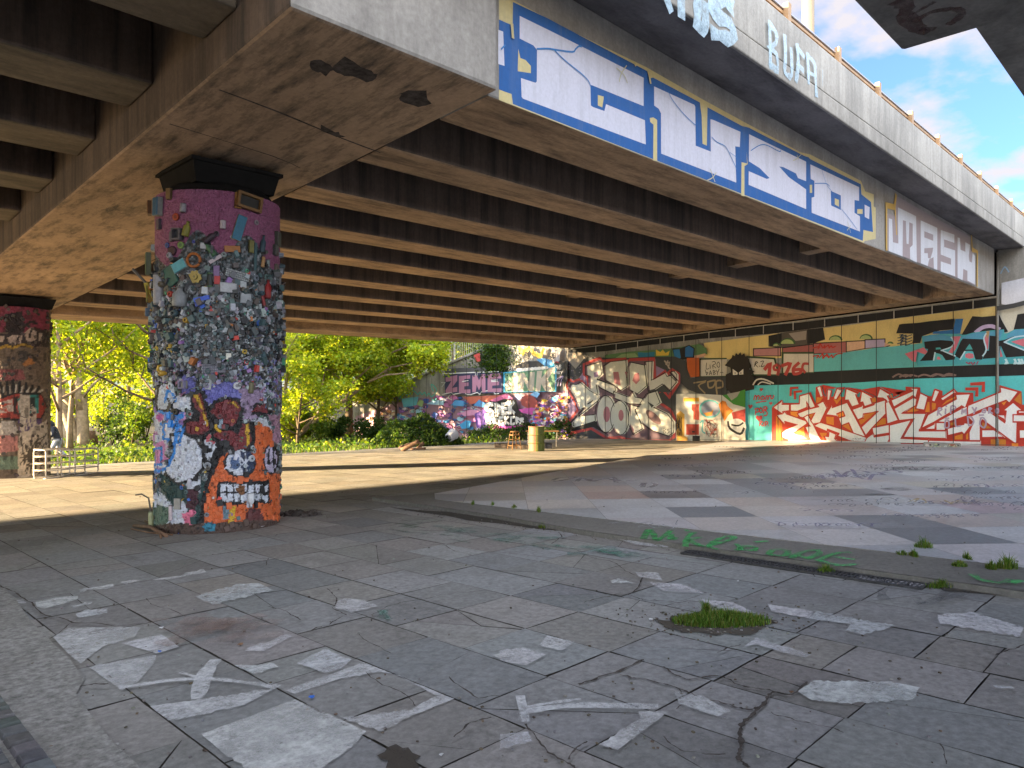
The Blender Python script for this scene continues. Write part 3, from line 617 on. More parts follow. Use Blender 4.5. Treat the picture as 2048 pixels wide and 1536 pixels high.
# bearing shelf's shade painted as a black band; upper colour fields
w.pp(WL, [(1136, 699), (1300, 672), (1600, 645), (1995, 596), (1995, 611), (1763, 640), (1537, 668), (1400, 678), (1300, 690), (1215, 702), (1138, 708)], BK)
P_(PX, YL, (1408, 686), (1470, 678), (1537, 669), (1700, 650), (1763, 641), (1880, 626), (1998, 612), (1998, 668), (1840, 690), (1700, 702), (1500, 722), (1408, 715))
P_(PX, CR, (1998, 622), (2060, 606), (2060, 690), (1998, 690))
P_(F8, (.09, .075, .06), (205, 402), (330, 375), (490, 355), (600, 345), (615, 430), (520, 460), (300, 490), (205, 480)); P_(F8, BK, (485, 358), (600, 343), (612, 425), (530, 455), (485, 460)); P_(F8, (.3, .25, .21), (350, 385), (480, 365), (475, 430), (400, 440)); P_(F8, BK, (205, 402), (300, 385), (300, 470), (215, 480))
for cx_, cy_, r_ in ((345, 460, 55), (690, 435, 50), (910, 425, 48), (265, 475, 30), (1085, 460, 22)):
    P_(F8, (.05, .12, .04), *[(cx_ + r_ * math.cos(t * math.pi / 8), cy_ - r_ * .75 * math.sin(t * math.pi / 8)) for t in range(9)]); P_(F8, (.38, .45, .17), *[(cx_ - 4 + (r_ - 9) * math.cos(t * math.pi / 8), cy_ - (r_ * .75 - 9) * math.sin(t * math.pi / 8)) for t in range(9)])
for c, pts in (((.45, .2, .19), ((100, 500), (290, 490), (290, 545), (100, 545))), ((.34, .1, .09), ((310, 492), (530, 466), (530, 525), (310, 522))), ((.42, .13, .12), ((532, 460), (765, 448), (765, 525), (532, 528))), ((.7, .42, .26), ((770, 447), (900, 440), (900, 492), (770, 515))), ((.45, .36, .5), ((905, 435), (1042, 428), (1042, 480), (905, 492))), ((.62, .36, .25), ((1042, 450), (1080, 470), (1042, 482)))):
    P_(F8, BK, *[(a + (-7 if a < sum(p[0] for p in pts) / 4 else 7), b + (-7 if b < sum(p[1] for p in pts) / 4 else 5)) for a, b in pts]); P_(F8, c, *pts)
# upper teal field
P_(F8, TE, (528, 535), (768, 522), (960, 492), (1190, 470), (1312, 455), (1312, 405), (1400, 395), (1480, 382), (1600, 390), (2060, 380), (2060, 603), (1290, 628), (1000, 642), (528, 664))
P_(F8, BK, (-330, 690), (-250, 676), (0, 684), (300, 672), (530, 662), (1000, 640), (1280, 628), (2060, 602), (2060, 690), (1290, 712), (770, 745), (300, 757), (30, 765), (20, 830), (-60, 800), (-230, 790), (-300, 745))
P_(F8, TE2, (30, 763), (300, 756), (770, 744), (1290, 711), (2060, 688), (2060, 1000), (1600, 1000), (700, 950), (235, 910), (228, 1162), (40, 1158))
for k in range(9):                          # brownish overspray strokes in the black band
    x = R.uniform(1090, 1700); K_(F8, (.22, .14, .12), .05, (x, 700 - (x - 1090) * .02), (x + 40, 680 + R.uniform(-6, 6)), (x + 80, 695 - (x - 1090) * .02))
# white box panels with small writing
for pts in (F7((1395, 305), (1690, 300), (1690, 510), (1395, 510)), F8((50, 548), (255, 560), (268, 620), (290, 690), (90, 690)), F8((300, 520), (535, 518), (535, 672), (300, 675))): w.pp(WL, pts, (.03, .06, .02))
P_(F7, (.60, .53, .42), (1408, 322), (1690, 314), (1690, 494), (1408, 498)); P_(F8, (.60, .53, .42), (60, 562), (243, 572), (256, 620), (275, 680), (100, 680)); P_(F8, (.60, .53, .42), (315, 532), (530, 532), (530, 664), (312, 668))
for pts in (((1475, 355), (1470, 420), (1500, 415)), ((1510, 375), (1515, 415)), ((1535, 345), (1560, 340), (1570, 365), (1540, 380), (1545, 415)), ((1545, 385), (1575, 410)), ((1600, 345), (1585, 370), (1595, 400), (1615, 395), (1615, 360), (1600, 345)), ((1460, 430), (1475, 485)), ((1470, 455), (1490, 460), (1475, 482)), ((1505, 485), (1515, 440), (1530, 480)), ((1508, 468), (1528, 464)), ((1545, 435), (1550, 480), (1570, 470), (1555, 455), (1570, 445), (1548, 435)), ((1580, 435), (1595, 455), (1610, 420)), ((1595, 455), (1590, 485)), ((1625, 455), (1632, 458)), ((1645, 455), (1652, 458))): K_(F7, BK, .022, *pts)
for pts in (((105, 625), (115, 590), (130, 595), (112, 608), (130, 628)), ((142, 620), (146, 624)), ((150, 590), (172, 585), (155, 625), (178, 618))): K_(F8, BK, .022, *pts)
# big red numerals and red script
for pts, wd in ((((182, 642), (216, 606), (212, 680)), .12), (((268, 612), (246, 624), (250, 646), (278, 648), (288, 624), (268, 612)), .085), (((287, 628), (274, 680)), .1), (((308, 618), (362, 604), (332, 680)), .11), (((424, 600), (388, 636), (392, 676), (436, 668), (440, 646), (398, 648)), .1), (((492, 604), (460, 606), (452, 640), (470, 664)), .08)): K_(F8, (.42, .05, .04), wd, *pts)
for pts in (((530, 490), (575, 480), (565, 495)), ((570, 485), (580, 460), (600, 490), (615, 470), (610, 490), (640, 470), (645, 490), (660, 475), (670, 488), (690, 478)), ((530, 550), (570, 545), (555, 562)), ((575, 560), (600, 530), (600, 565), (630, 535), (640, 560), (665, 540), (670, 560), (700, 535), (740, 530)), ((600, 545), (640, 550))): K_(F8, RD, .035, *pts)
# the upper black-and-blue letters
P_(W6, BK, (85, 745), (130, 620), (180, 612), (380, 600), (560, 575), (900, 540), (885, 690), (700, 705), (590, 735), (450, 785), (420, 880), (310, 885), (335, 770), (330, 750)); P_(W6, (.03, .17, .42), (912, 545), (1022, 540), (980, 750), (590, 752), (610, 722), (885, 692)); P_(W6, BK, (1000, 765), (1060, 660), (1150, 505), (1290, 515), (1530, 492), (1560, 560), (1650, 720), (1500, 760), (1200, 760)); P_(W6, BK, (1725, 700), (1780, 480), (1890, 462), (1890, 700))
w.stroke(WL, W6((1210, 725), (1300, 662), (1420, 645), (1520, 685)), .1, (.5, .38, .55), 3)
for k in range(4): w.stroke(WL, W6((120 + R.uniform(-20, 20), 770 + k * 40), (170 + R.uniform(-20, 30), 760 + k * 40), (150, 790 + k * 40), (230, 770 + k * 40), (220, 795 + k * 40), (310, 765 + k * 40)), .025, (.02, .05, .09), 3)
# RAK piece
P_(W6, (.07, .38, .42), (445, 790), (560, 765), (700, 755), (830, 775), (930, 830), (1000, 780), (1160, 735), (1400, 705), (1590, 690), (1600, 760), (1740, 690), (1890, 680), (1890, 1160), (375, 1195), (400, 1000), (480, 960))
for pts in (((460, 795), (600, 765), (740, 765), (860, 800), (900, 850), (700, 845), (480, 865)), ((1000, 800), (1170, 745), (1580, 705), (1535, 840), (1000, 845)), ((1640, 765), (1740, 700), (1890, 690), (1890, 790), (1620, 840))): P_(W6, (.09, .32, .48), *pts)
P_(W6, PK, (205, 1030), (330, 990), (470, 940), (525, 1000), (490, 1040), (380, 1000), (360, 1142), (320, 1140)); P_(W6, PK, (870, 790), (990, 785), (920, 960), (870, 1025), (815, 1010), (890, 900))
P_(W6, BK, (475, 862), (700, 838), (860, 850), (895, 880), (870, 930), (745, 985), (912, 1062), (900, 1112), (780, 1122), (710, 1040), (640, 1018), (610, 1122), (415, 1132), (520, 1010), (530, 965), (490, 955)); P_(W6, (.07, .38, .36), (640, 945), (700, 942), (715, 965), (640, 972)); P_(W6, (.1, .42, .42), (635, 1020), (690, 1030), (730, 1050), (778, 1122), (612, 1122)); P_(W6, PK, (660, 1072), (690, 1070), (712, 1112), (655, 1108))
P_(W6, BK, (985, 860), (1015, 818), (1312, 828), (1335, 960), (1285, 1112), (1195, 1112), (1150, 990), (1052, 990), (985, 1105), (900, 1055)); P_(W6, (.07, .38, .36), (1112, 890), (1155, 970), (1052, 972)); P_(W6, (.1, .5, .55), (1055, 1000), (1160, 1000), (1192, 1112), (995, 1112)); P_(W6, PK, (1050, 1035), (1100, 1020), (1160, 1030), (1172, 1085), (1110, 1100), (1052, 1080))
P_(W6, PK, (1340, 765), (1380, 750), (1370, 970), (1342, 970), (1320, 830)); P_(W6, (.42, .27, .12), (1345, 715), (1390, 712), (1384, 770), (1350, 830))
P_(W6, BK, (1392, 775), (1518, 790), (1520, 850), (1600, 835), (1742, 780), (1625, 870), (1890, 975), (1890, 1062), (1620, 1082), (1545, 915), (1518, 1085), (1290, 1102), (1345, 990), (1380, 985)); P_(W6, PK, (1690, 862), (1890, 810), (1890, 940)); P_(W6, PK, (1540, 960), (1575, 1070), (1535, 1075))
for pts in (((720, 985), (860, 935), (895, 870), (860, 800)), ((745, 990), (915, 1062)), ((985, 1108), (1050, 1000)), ((1300, 1060), (1350, 975), (1315, 825), (1345, 750)), ((1518, 1085), (1520, 930)), ((1600, 870), (1740, 800), (1890, 780)), ((1620, 875), (1890, 985)), ((615, 1120), (635, 1015))): w.stroke(WL, W6(*pts), .035, (.5, .68, .75), 2)
for pts in (((1070, 1150), (1110, 1170), (1120, 1150)), ((1140, 1150), (1160, 1180), (1190, 1150)), ((1215, 1175), (1235, 1140))): K_(W6, (.35, .05, .1), .03, *pts)
for x in (1620, 1745, 1800, 1840): K_(W6, (.5, .7, .72), .05, (x, 1110), (x + 15, 1140), (x, 1165), (x + 30, 1160))
# silver wildstyle piece: red mass, orange bars, silver letters
w.pp(WL, W7((30, 1122), (30, 602), (190, 468), (212, 520), (460, 520), (460, 398), (642, 348), (720, 540), (720, 268), (822, 232), (872, 420), (890, 298), (1000, 298), (1050, 278), (1160, 312), (1192, 268), (1430, 358), (1442, 308), (1672, 420), (1732, 262), (1940, 378), (1942, 450), (2048, 395)) + W8((45, 345), (45, 420), (240, 318), (238, 258), (462, 265), (462, 338), (602, 402), (640, 400), (690, 282), (802, 322), (802, 398), (980, 282), (1032, 340), (1272, 348), (1278, 490), (1672, 328), (1670, 232), (2012, 328), (2022, 530), (2100, 535), (2100, 1195), (1395, 1182), (600, 1165), (0, 1150)) + W7((2040, 1165), (900, 1142)), RD)
for F, pts in ((W7, ((95, 690), (190, 820), (200, 1110), (100, 1112))), (W7, ((320, 650), (440, 650), (440, 740), (330, 725))), (W7, ((885, 735), (1005, 742), (1005, 870), (890, 840))), (W7, ((735, 430), (800, 430), (840, 425), (780, 510), (730, 520))), (W7, ((400, 990), (540, 885), (540, 1040))), (W7, ((1480, 700), (1700, 640), (1600, 730), (1410, 880), (1400, 790), (1480, 765))), (W7, ((1625, 890), (1770, 765), (1840, 750), (1885, 835))), (W7, ((1000, 460), (1100, 400), (1130, 440), (1050, 540))), (W7, ((1060, 700), (1150, 660), (1180, 720), (1090, 750))), (W7, ((1140, 880), (1250, 840), (1310, 980))), (W7, ((780, 990), (900, 990), (880, 1040), (840, 1100))), (W7, ((1600, 440), (1670, 440), (1680, 500), (1610, 510))), (W7, ((1880, 400), (1920, 390), (1930, 450))), (W7, ((610, 710), (700, 680), (660, 790))), (W7, ((1100, 1110), (1280, 1120), (1280, 1140), (1120, 1140))),
               (W8, ((545, 480), (602, 490), (607, 640), (540, 645))), (W8, ((640, 500), (702, 512), (695, 590), (640, 622))), (W8, ((860, 470), (1005, 405), (995, 430), (790, 545))), (W8, ((245, 650), (400, 550), (440, 615), (400, 630))), (W8, ((990, 1012), (1110, 975), (1110, 1062), (990, 1062))), (W8, ((1160, 990), (1210, 940), (1210, 1062), (1165, 1060))), (W8, ((1540, 1060), (1770, 1062), (1770, 1155), (1540, 1152))), (W8, ((1895, 460), (2000, 340), (2012, 530))), (W8, ((1412, 770), (1570, 890), (1412, 895))), (W8, ((920, 810), (1000, 790), (1000, 830), (925, 850))), (W8, ((1700, 500), (1790, 470), (1740, 540))), (W8, ((1860, 1120), (1960, 1120), (1960, 1165), (1860, 1165)))): w.pp(WL, F(*pts), jitc(ORG, .15))
def silver(F, *pts):
    c = jitc(SV, .05); w.pp(WL, F(*pts), c)
    w.stroke(WL, F(*(list(pts) + [pts[0]])), .035, RD, 0)
for F, pts in ((W7, ((55, 590), (190, 488), (195, 540), (315, 540), (315, 640), (202, 660), (195, 692))), (W7, ((330, 540), (470, 532), (475, 410), (630, 368), (725, 575), (690, 598), (640, 600), (582, 500), (590, 590), (440, 650), (330, 645))), (W7, ((105, 705), (210, 690), (240, 652), (270, 692), (580, 800), (592, 850), (382, 990), (640, 1092), (270, 1092), (200, 1060), (190, 990), (250, 940), (440, 860), (240, 810), (222, 850))),
               (W7, ((700, 880), (800, 820), (1320, 990), (1540, 1060), (1500, 1130), (1300, 1125), (1070, 1042), (1100, 1005), (905, 935), (920, 982))), (W7, ((530, 730), (600, 690), (680, 830), (835, 1135), (650, 1100), (560, 900), (640, 890))), (W7, ((440, 685), (600, 622), (780, 570), (735, 542), (850, 490), (910, 600), (800, 830), (690, 850), (650, 800), (715, 675), (600, 710), (530, 750), (480, 740))), (W7, ((940, 962), (1050, 1010), (1030, 1080), (1100, 1130), (900, 1120), (862, 1042), (930, 1050))),
               (W7, ((745, 275), (812, 250), (850, 410), (800, 430))), (W7, ((915, 310), (982, 322), (950, 472), (905, 472))), (W7, ((1065, 290), (1148, 325), (1060, 468), (1008, 445))), (W7, ((1210, 290), (1405, 365), (1360, 380), (1420, 540), (1300, 580), (1240, 470), (1182, 468))), (W7, ((890, 702), (970, 560), (985, 592), (1230, 512), (1530, 1055), (1320, 990), (1250, 830), (1130, 875), (1088, 760), (1190, 722), (1160, 650), (1060, 692), (1065, 732))),
               (W7, ((1455, 330), (1650, 432), (1595, 440), (1622, 535), (1500, 578), (1470, 500), (1422, 502))), (W7, ((1740, 285), (1912, 380), (1862, 400), (2042, 785), (1900, 832), (1850, 700), (1890, 640), (1840, 472), (1790, 442), (1690, 432))), (W7, ((1305, 622), (1460, 562), (1470, 602), (1650, 545), (1655, 520), (1825, 470), (1885, 640), (1620, 910), (1520, 1035), (1445, 900), (1710, 645), (1480, 692), (1475, 750), (1390, 782))), (W7, ((1620, 910), (2060, 815), (2060, 965), (1970, 980), (1650, 1032), (1625, 970))), (W7, ((1540, 1062), (1620, 1002), (1650, 1052), (1930, 1005), (1860, 1145), (1490, 1150))),
               (W8, ((25, 462), (360, 310), (250, 270), (442, 280), (410, 442), (370, 390), (70, 572))), (W8, ((-60, 500), (0, 480), (140, 762), (-40, 820))), (W8, ((0, 842), (335, 760), (180, 1042), (600, 1062), (600, 1125), (0, 1125))), (W8, ((72, 590), (360, 422), (425, 442), (405, 545), (190, 655), (560, 660), (480, 890), (450, 920), (860, 925), (862, 1050), (210, 1032), (372, 740), (150, 772))), (W8, ((470, 350), (592, 410), (540, 612), (402, 590), (440, 470))), (W8, ((692, 300), (772, 330), (700, 485), (640, 466))), (W8, ((780, 432), (975, 305), (1008, 350), (820, 472))),
               (W8, ((1200, 722), (1480, 602), (1768, 800), (1780, 622), (1722, 612), (1890, 492), (2045, 612), (1960, 622), (1950, 1108), (1900, 1110), (1410, 762), (1390, 830), (1395, 1160), (1220, 1155), (1215, 950), (1280, 800))), (W8, ((485, 895), (590, 682), (1025, 440), (1010, 370), (1242, 365), (1170, 592), (1115, 545), (690, 792))), (W8, ((720, 792), (1130, 572), (1200, 560), (1190, 700), (880, 800))), (W8, ((520, 908), (692, 812), (698, 906))), (W8, ((712, 802), (858, 802), (858, 922), (712, 922))), (W8, ((890, 1002), (885, 890), (1142, 822), (1130, 792), (1268, 830), (1150, 992), (1112, 950))),
               (W8, ((1200, 542), (1700, 332), (1690, 250), (1972, 330), (1842, 510), (1790, 462), (1490, 572), (1200, 702), (1190, 592))), (W8, ((1410, 912), (1600, 912), (1762, 1032), (1412, 1035))), (W8, ((1620, 682), (1762, 682), (1762, 765))), (W8, ((1890, 682), (2100, 682), (2100, 792), (1890, 792))), (W8, ((1980, 912), (2100, 912), (2100, 1042), (1982, 1042))), (W8, ((1970, 622), (2100, 622), (2100, 662), (1972, 662))), (W8, ((600, 1072), (1390, 1082), (1390, 1175), (600, 1155)))): silver(F, *pts)
w.pp(WL, W7((280, 1098), (1000, 1118), (2060, 1135), (2060, 1166), (900, 1142), (300, 1130)), SV)
for pts in (((340, 400), (345, 285), (450, 280)), ((410, 450), (405, 345), (510, 335))): K_(W7, RD, .07, *pts, s=0)
for pts in (((1255, 215), (1440, 205), (1435, 320)), ((1180, 290), (1340, 290), (1335, 390))): K_(W8, RD, .08, *pts, s=0)
LVN = (.42, .33, .42)
for pts in (((738, 690), (758, 580), (805, 600), (755, 640), (795, 690)), ((862, 595), (858, 670)), ((870, 550), (873, 556)), ((938, 660), (948, 550), (1010, 560), (1000, 595), (945, 612)), ((1108, 670), (1118, 600), (1140, 645), (1165, 600), (1178, 672)), ((1270, 570), (1300, 620)), ((1330, 575), (1290, 665)), ((1440, 605), (1420, 640), (1460, 650), (1470, 600), (1440, 605)), ((1520, 660), (1525, 580), (1560, 590), (1530, 625), (1575, 660)), ((1630, 600), (1660, 590), (1665, 640), (1630, 650), (1625, 610)), ((860, 770), (850, 870), (910, 870), (905, 770), (860, 765)), ((860, 735), (910, 735)), ((1010, 740), (1020, 855), (1090, 850)), ((1200, 720), (1220, 850), (1290, 800), (1260, 720), (1195, 715)), ((1400, 740), (1385, 830), (1450, 880), (1480, 800), (1440, 730), (1395, 735)), ((1380, 690), (1440, 685))): K_(W8, LVN, .04, *pts)
# mom / pops
for pts in (((108, 862), (118, 832), (128, 845), (124, 864)), ((126, 845), (142, 832), (148, 848), (142, 864)), ((172, 835), (158, 850), (170, 864), (186, 850), (172, 835)), ((192, 862), (202, 832), (212, 845), (208, 862)), ((210, 845), (228, 832), (232, 856), (246, 852), (252, 832)), ((125, 886), (160, 878), (198, 874)), ((118, 972), (124, 928)), ((114, 930), (140, 925), (146, 945), (122, 955)), ((158, 920), (148, 940), (160, 958), (172, 940), (158, 920)), ((178, 960), (182, 915)), ((180, 915), (200, 915), (196, 938), (182, 940)), ((205, 925), (186, 935), (205, 955), (200, 975), (182, 978)), ((150, 1050), (155, 1018), (170, 1022), (156, 1035), (172, 1052)), ((182, 1025), (180, 1052)), ((192, 1052), (194, 1020), (208, 1024), (206, 1038), (194, 1040)), ((212, 1050), (213, 1051))): K_(F8, (.50, .04, .05), .035, *pts)
def heart(F, x, y, r, c): P_(F, c, *[(x + r * .95 * (16 * math.sin(t) ** 3) / 16, y - r * (13 * math.cos(t) - 5 * math.cos(2 * t) - 2 * math.cos(3 * t) - math.cos(4 * t)) / 16) for t in [k * math.pi / 10 for k in range(20)]])
for x, y, r in ((153, 790, 14), (75, 912, 18), (222, 890, 13), (138, 996, 26)): heart(F8, x, y, r, (.48, .05, .05))
# middle of the wall: dark figure, blocks, fish
P_(F7, (.10, .20, .08), (380, 270), (620, 235), (900, 215), (1090, 200), (1400, 150), (1470, 200), (1480, 260), (1100, 290), (930, 310), (380, 335)); P_(F7, (.24, .34, .16), (470, 310), (560, 260), (700, 250), (740, 290), (640, 305)); P_(F7, (.02, .18, .30), (730, 240), (820, 245), (915, 235), (905, 300), (740, 312)); P_(F7, (.62, .42, .05), (925, 208), (975, 240), (1000, 210), (1030, 250), (1075, 222), (1060, 275), (930, 278))
P_(F7, BK, (1100, 200), (1190, 195), (1235, 180), (1285, 160), (1345, 195), (1340, 300), (1220, 320), (1130, 300)); P_(F7, (.02, .16, .36), (1112, 212), (1180, 208), (1195, 300), (1160, 318), (1125, 292)); P_(F7, (.02, .13, .34), (1242, 192), (1282, 170), (1332, 202), (1326, 288), (1240, 290)); P_(F7, (.6, .33, .2), (1340, 280), (1460, 250), (1460, 280), (1350, 310))
P_(F7, DG, (915, 290), (1130, 285), (1240, 330), (1290, 520), (1400, 505), (1690, 505), (1690, 700), (1640, 700), (1400, 690), (1270, 640), (1180, 560), (1050, 430), (925, 400)); P_(F7, (.5, .1, .02), (1258, 302), (1392, 298), (1395, 500), (1300, 510), (1265, 420)); K_(F7, (.3, .22, .12), .05, (1350, 570), (1480, 555), (1400, 600), (1470, 680)); K_(F7, (.3, .22, .12), .06, (1500, 560), (1580, 545), (1560, 610), (1510, 620), (1500, 560)); K_(F7, (.3, .22, .12), .06, (1600, 690), (1590, 560), (1650, 550), (1660, 610), (1600, 625))
P_(F7, (.016, .010, .008), (1668, 382), (1720, 320), (1742, 300), (1752, 268), (1776, 282), (1788, 246), (1812, 268), (1836, 238), (1850, 270), (1880, 250), (1888, 284), (1916, 278), (1918, 310), (1955, 385), (1930, 422), (1990, 445), (1955, 478), (1985, 505), (1985, 640), (1740, 690), (1680, 620), (1678, 480), (1735, 455), (1728, 405)); P_(F7, (.62, .56, .46), (1752, 418), (1808, 460), (1804, 482), (1756, 484)); P_(F7, (.62, .56, .46), (1820, 460), (1868, 418), (1868, 478), (1824, 482)); P_(F7, BK, (1774, 458), (1786, 458), (1786, 470), (1774, 470)); P_(F7, BK, (1836, 458), (1848, 458), (1848, 470), (1836, 470))
K_(F8, (.55, .5, .42), .05, (105, 755), (130, 720), (180, 715), (250, 745)); K_(F8, (.55, .5, .42), .04, (140, 755), (170, 735), (230, 750))
P_(F7, (.60, .55, .46), (1140, 690), (1400, 688), (1640, 702), (1890, 830), (1890, 1195), (1140, 1195)); P_(F7, (.05, .22, .03), (1640, 702), (1740, 690), (1890, 640), (1890, 835), (1760, 800)); P_(F7, (.32, .3, .25), (1690, 690), (1835, 660), (1800, 720), (1740, 760)); P_(F7, (.72, .38, .04), (1222, 732), (1390, 730), (1392, 772), (1222, 770)); P_(F7, (.62, .33, .05), (1150, 905), (1190, 870), (1235, 910), (1232, 1140), (1270, 1160), (1270, 1192), (1150, 1192))
P_(F7, (.62, .6, .55), (1240, 1005), (1400, 1005), (1400, 1140), (1320, 1140), (1315, 1192), (1280, 1192), (1278, 1140), (1240, 1140)); P_(F7, (.45, .05, .03), (1252, 1015), (1390, 1015), (1390, 1130), (1252, 1130)); P_(F7, BK, (1315, 1090), (1345, 1090), (1345, 1105), (1315, 1105)); P_(F7, (.5, .07, .04), (1310, 800), (1392, 798), (1392, 970), (1330, 965), (1330, 880), (1310, 860)); P_(F7, BK, (1320, 1140), (1400, 1140), (1400, 1195), (1320, 1195))
P_(F7, (.12, .42, .42), *[(1508 + 118 * math.cos(t * .35), 850 + 100 * math.sin(t * .35)) for t in range(18)]); P_(F7, (.26, .28, .36), *[(1512 + 98 * math.cos(t * .35), 850 + 82 * math.sin(t * .35)) for t in range(18)]); P_(F7, (.6, .25, .03), (1440, 895), (1520, 880), (1550, 850), (1530, 920), (1470, 930)); P_(F7, (.68, .2, .02), (1600, 800), (1640, 760), (1680, 772), (1700, 822), (1762, 870), (1705, 922), (1665, 985), (1622, 880)); P_(F7, (.42, .05, .04), (1740, 890), (1890, 850), (1890, 992), (1770, 1000)); K_(F7, (.12, .4, .4), .05, (1420, 1000), (1450, 975), (1440, 1080), (1470, 1110)); P_(F7, (.62, .13, .08), *[(1565 + 18 * math.cos(t * .6), 1072 + 14 * math.sin(t * .6)) for t in range(10)])
P_(F7, (.66, .63, .58), *[(1795 + 105 * math.cos(t * .35), 1050 + 95 * math.sin(t * .35)) for t in range(18)]); K_(F7, BK, .08, (1720, 990), (1740, 1060), (1850, 1120), (1890, 1060)); K_(F7, BK, .06, (1760, 1020), (1830, 1030), (1880, 1000))
for k in range(14): K_(F7, BK if k % 2 else (.5, .08, .05), .014, (1450 + R.uniform(0, 150), 960 + R.uniform(0, 200)), (1460 + R.uniform(0, 150), 960 + R.uniform(0, 200)), (1480 + R.uniform(0, 150), 960 + R.uniform(0, 200)))
for k in range(12): K_(F7, BK, .014, (1160 + R.uniform(0, 60), 920 + R.uniform(0, 250)), (1160 + R.uniform(0, 60), 920 + R.uniform(0, 250)), (1160 + R.uniform(0, 60), 920 + R.uniform(0, 250)))
# silver two-storey throw-up with red outline
P_(F7, DG, (-25, 245), (120, 240), (250, 300), (620, 300), (920, 285), (1140, 400), (1200, 560), (1142, 690), (1142, 1200), (-25, 1172)); P_(F7, PU, (100, 520), (170, 400), (230, 640), (180, 600)); P_(F7, PU, (-20, 650), (80, 760), (110, 880), (10, 950), (-20, 940)); P_(F7, PU, (915, 380), (1040, 440), (930, 530)); P_(F7, (.3, .25, .2), (-20, 245), (120, 245), (160, 300), (60, 420), (-20, 330))
OR = (.42, .05, .05)
RTP = ((168, 372), (342, 305), (372, 335), (620, 312), (640, 345), (660, 322), (925, 312), (932, 525), (1050, 445), (1068, 480), (1120, 428), (1192, 475), (1192, 570), (1085, 725), (1022, 645), (962, 680), (995, 790), (1105, 865), (1145, 950), (1142, 1150), (1085, 1195), (720, 1195), (560, 1155), (420, 1165), (250, 1062), (8, 1112), (-5, 1000), (105, 860), (52, 740), (-18, 600), (-5, 535), (60, 552), (130, 532), (212, 630), (205, 505), (168, 480))
P_(F7, (.15, .085, .11), *RTP); K_(F7, OR, .10, *(list(RTP) + [RTP[0]]), s=0)
P_(F7, BK, (20, 1065), (290, 985), (300, 1030), (400, 1120), (420, 1140), (250, 1045), (15, 1095)); P_(F7, DG, (840, 660), (1020, 590), (1090, 670), (960, 670), (1000, 800), (880, 720))
SL = (.62, .58, .50)
def sl(*pts, c=None):
    P_(F7, c or jitc(SL, .04), *pts)
    if c is None: K_(F7, BK, .03, *(list(pts) + [pts[0]]), s=0)
def ell(cx_, cy_, a, b, rot=0): return [(cx_ + a * math.cos(t * math.pi / 10) * math.cos(rot) - b * math.sin(t * math.pi / 10) * math.sin(rot), cy_ + a * math.cos(t * math.pi / 10) * math.sin(rot) + b * math.sin(t * math.pi / 10) * math.cos(rot)) for t in range(20)]
PH = (.42, .16, .18)
sl((185, 392), (340, 345), (362, 480), (310, 530), (500, 600), (512, 650), (480, 690), (340, 622), (302, 590), (320, 690), (222, 690), (226, 500), (190, 482)); sl((255, 460), (300, 445), (308, 500), (262, 512), c=PU)
sl((375, 392), (440, 345), (622, 325), (640, 605), (560, 655), (500, 600), (395, 540)); sl((465, 452), (522, 450), (548, 600), (478, 575), c=PH); sl((590, 450), (620, 450), (610, 520), c=PH); sl((640, 400), (662, 345), (822, 380), (848, 600), (742, 692), (652, 640)); sl((698, 470), (742, 460), (752, 545), (712, 585), (672, 545), c=PH)
sl((822, 345), (905, 340), (896, 542), (1042, 460), (1065, 502), (1100, 490), (1168, 560), (1090, 655), (1015, 582), (930, 640), (862, 655), (836, 480)); sl((1095, 455), (1140, 445), (1170, 480), (1170, 545)); sl((5, 640), (25, 582), (92, 588), (130, 560), (232, 652), (322, 702), (322, 762), (110, 932), (282, 912), (292, 982), (40, 1062), (12, 1012), (180, 832), (110, 862), (68, 742)); sl((180, 795), (250, 750), (240, 780), (190, 805), c=DG)
sl((490, 662), (650, 722), (690, 658), (722, 722), (812, 740), (812, 802), (650, 792), (488, 732)); sl(*ell(400, 905, 108, 200)); sl(*ell(396, 908, 36, 85), c=PH); sl(*ell(555, 945, 98, 185, -.05)); sl(*ell(550, 920, 28, 60), c=PH); sl((660, 800), (782, 832), (722, 852), (772, 972), (802, 1062), (700, 1125), (650, 1012)); sl((660, 1010), (690, 1080), (680, 1100), c=PH)
sl((770, 802), (842, 690), (942, 660), (992, 782), (922, 832), (1070, 902), (1138, 992), (1138, 1102), (1080, 1142), (900, 1082), (790, 1002), (720, 872)); sl(*ell(900, 940, 105, 42, .75), c=(.22, .12, .12)); sl((835, 770), (905, 812), (880, 840), c=DG)
for pts in (((1030, 1060), (1030, 1110), (1055, 1100), (1035, 1085), (1055, 1070), (1030, 1060)), ((1092, 1065), (1070, 1075), (1092, 1095), (1070, 1112)), ((1012, 1062), (1014, 1070)), ((1108, 1055), (1108, 1065))): K_(F7, BK, .018, *pts)
for k in range(26): K_(F7, (.4, .33, .28), .05, *[(1000 + 60 * R.random() + 40, 330 + 90 * R.random()) for q in range(2)]) if k < 5 else K_(F7, jitc((.3, .22, .3), .4), .05, *[(R.uniform(-10, 150), R.uniform(350, 560)) for q in range(1)] * 2)
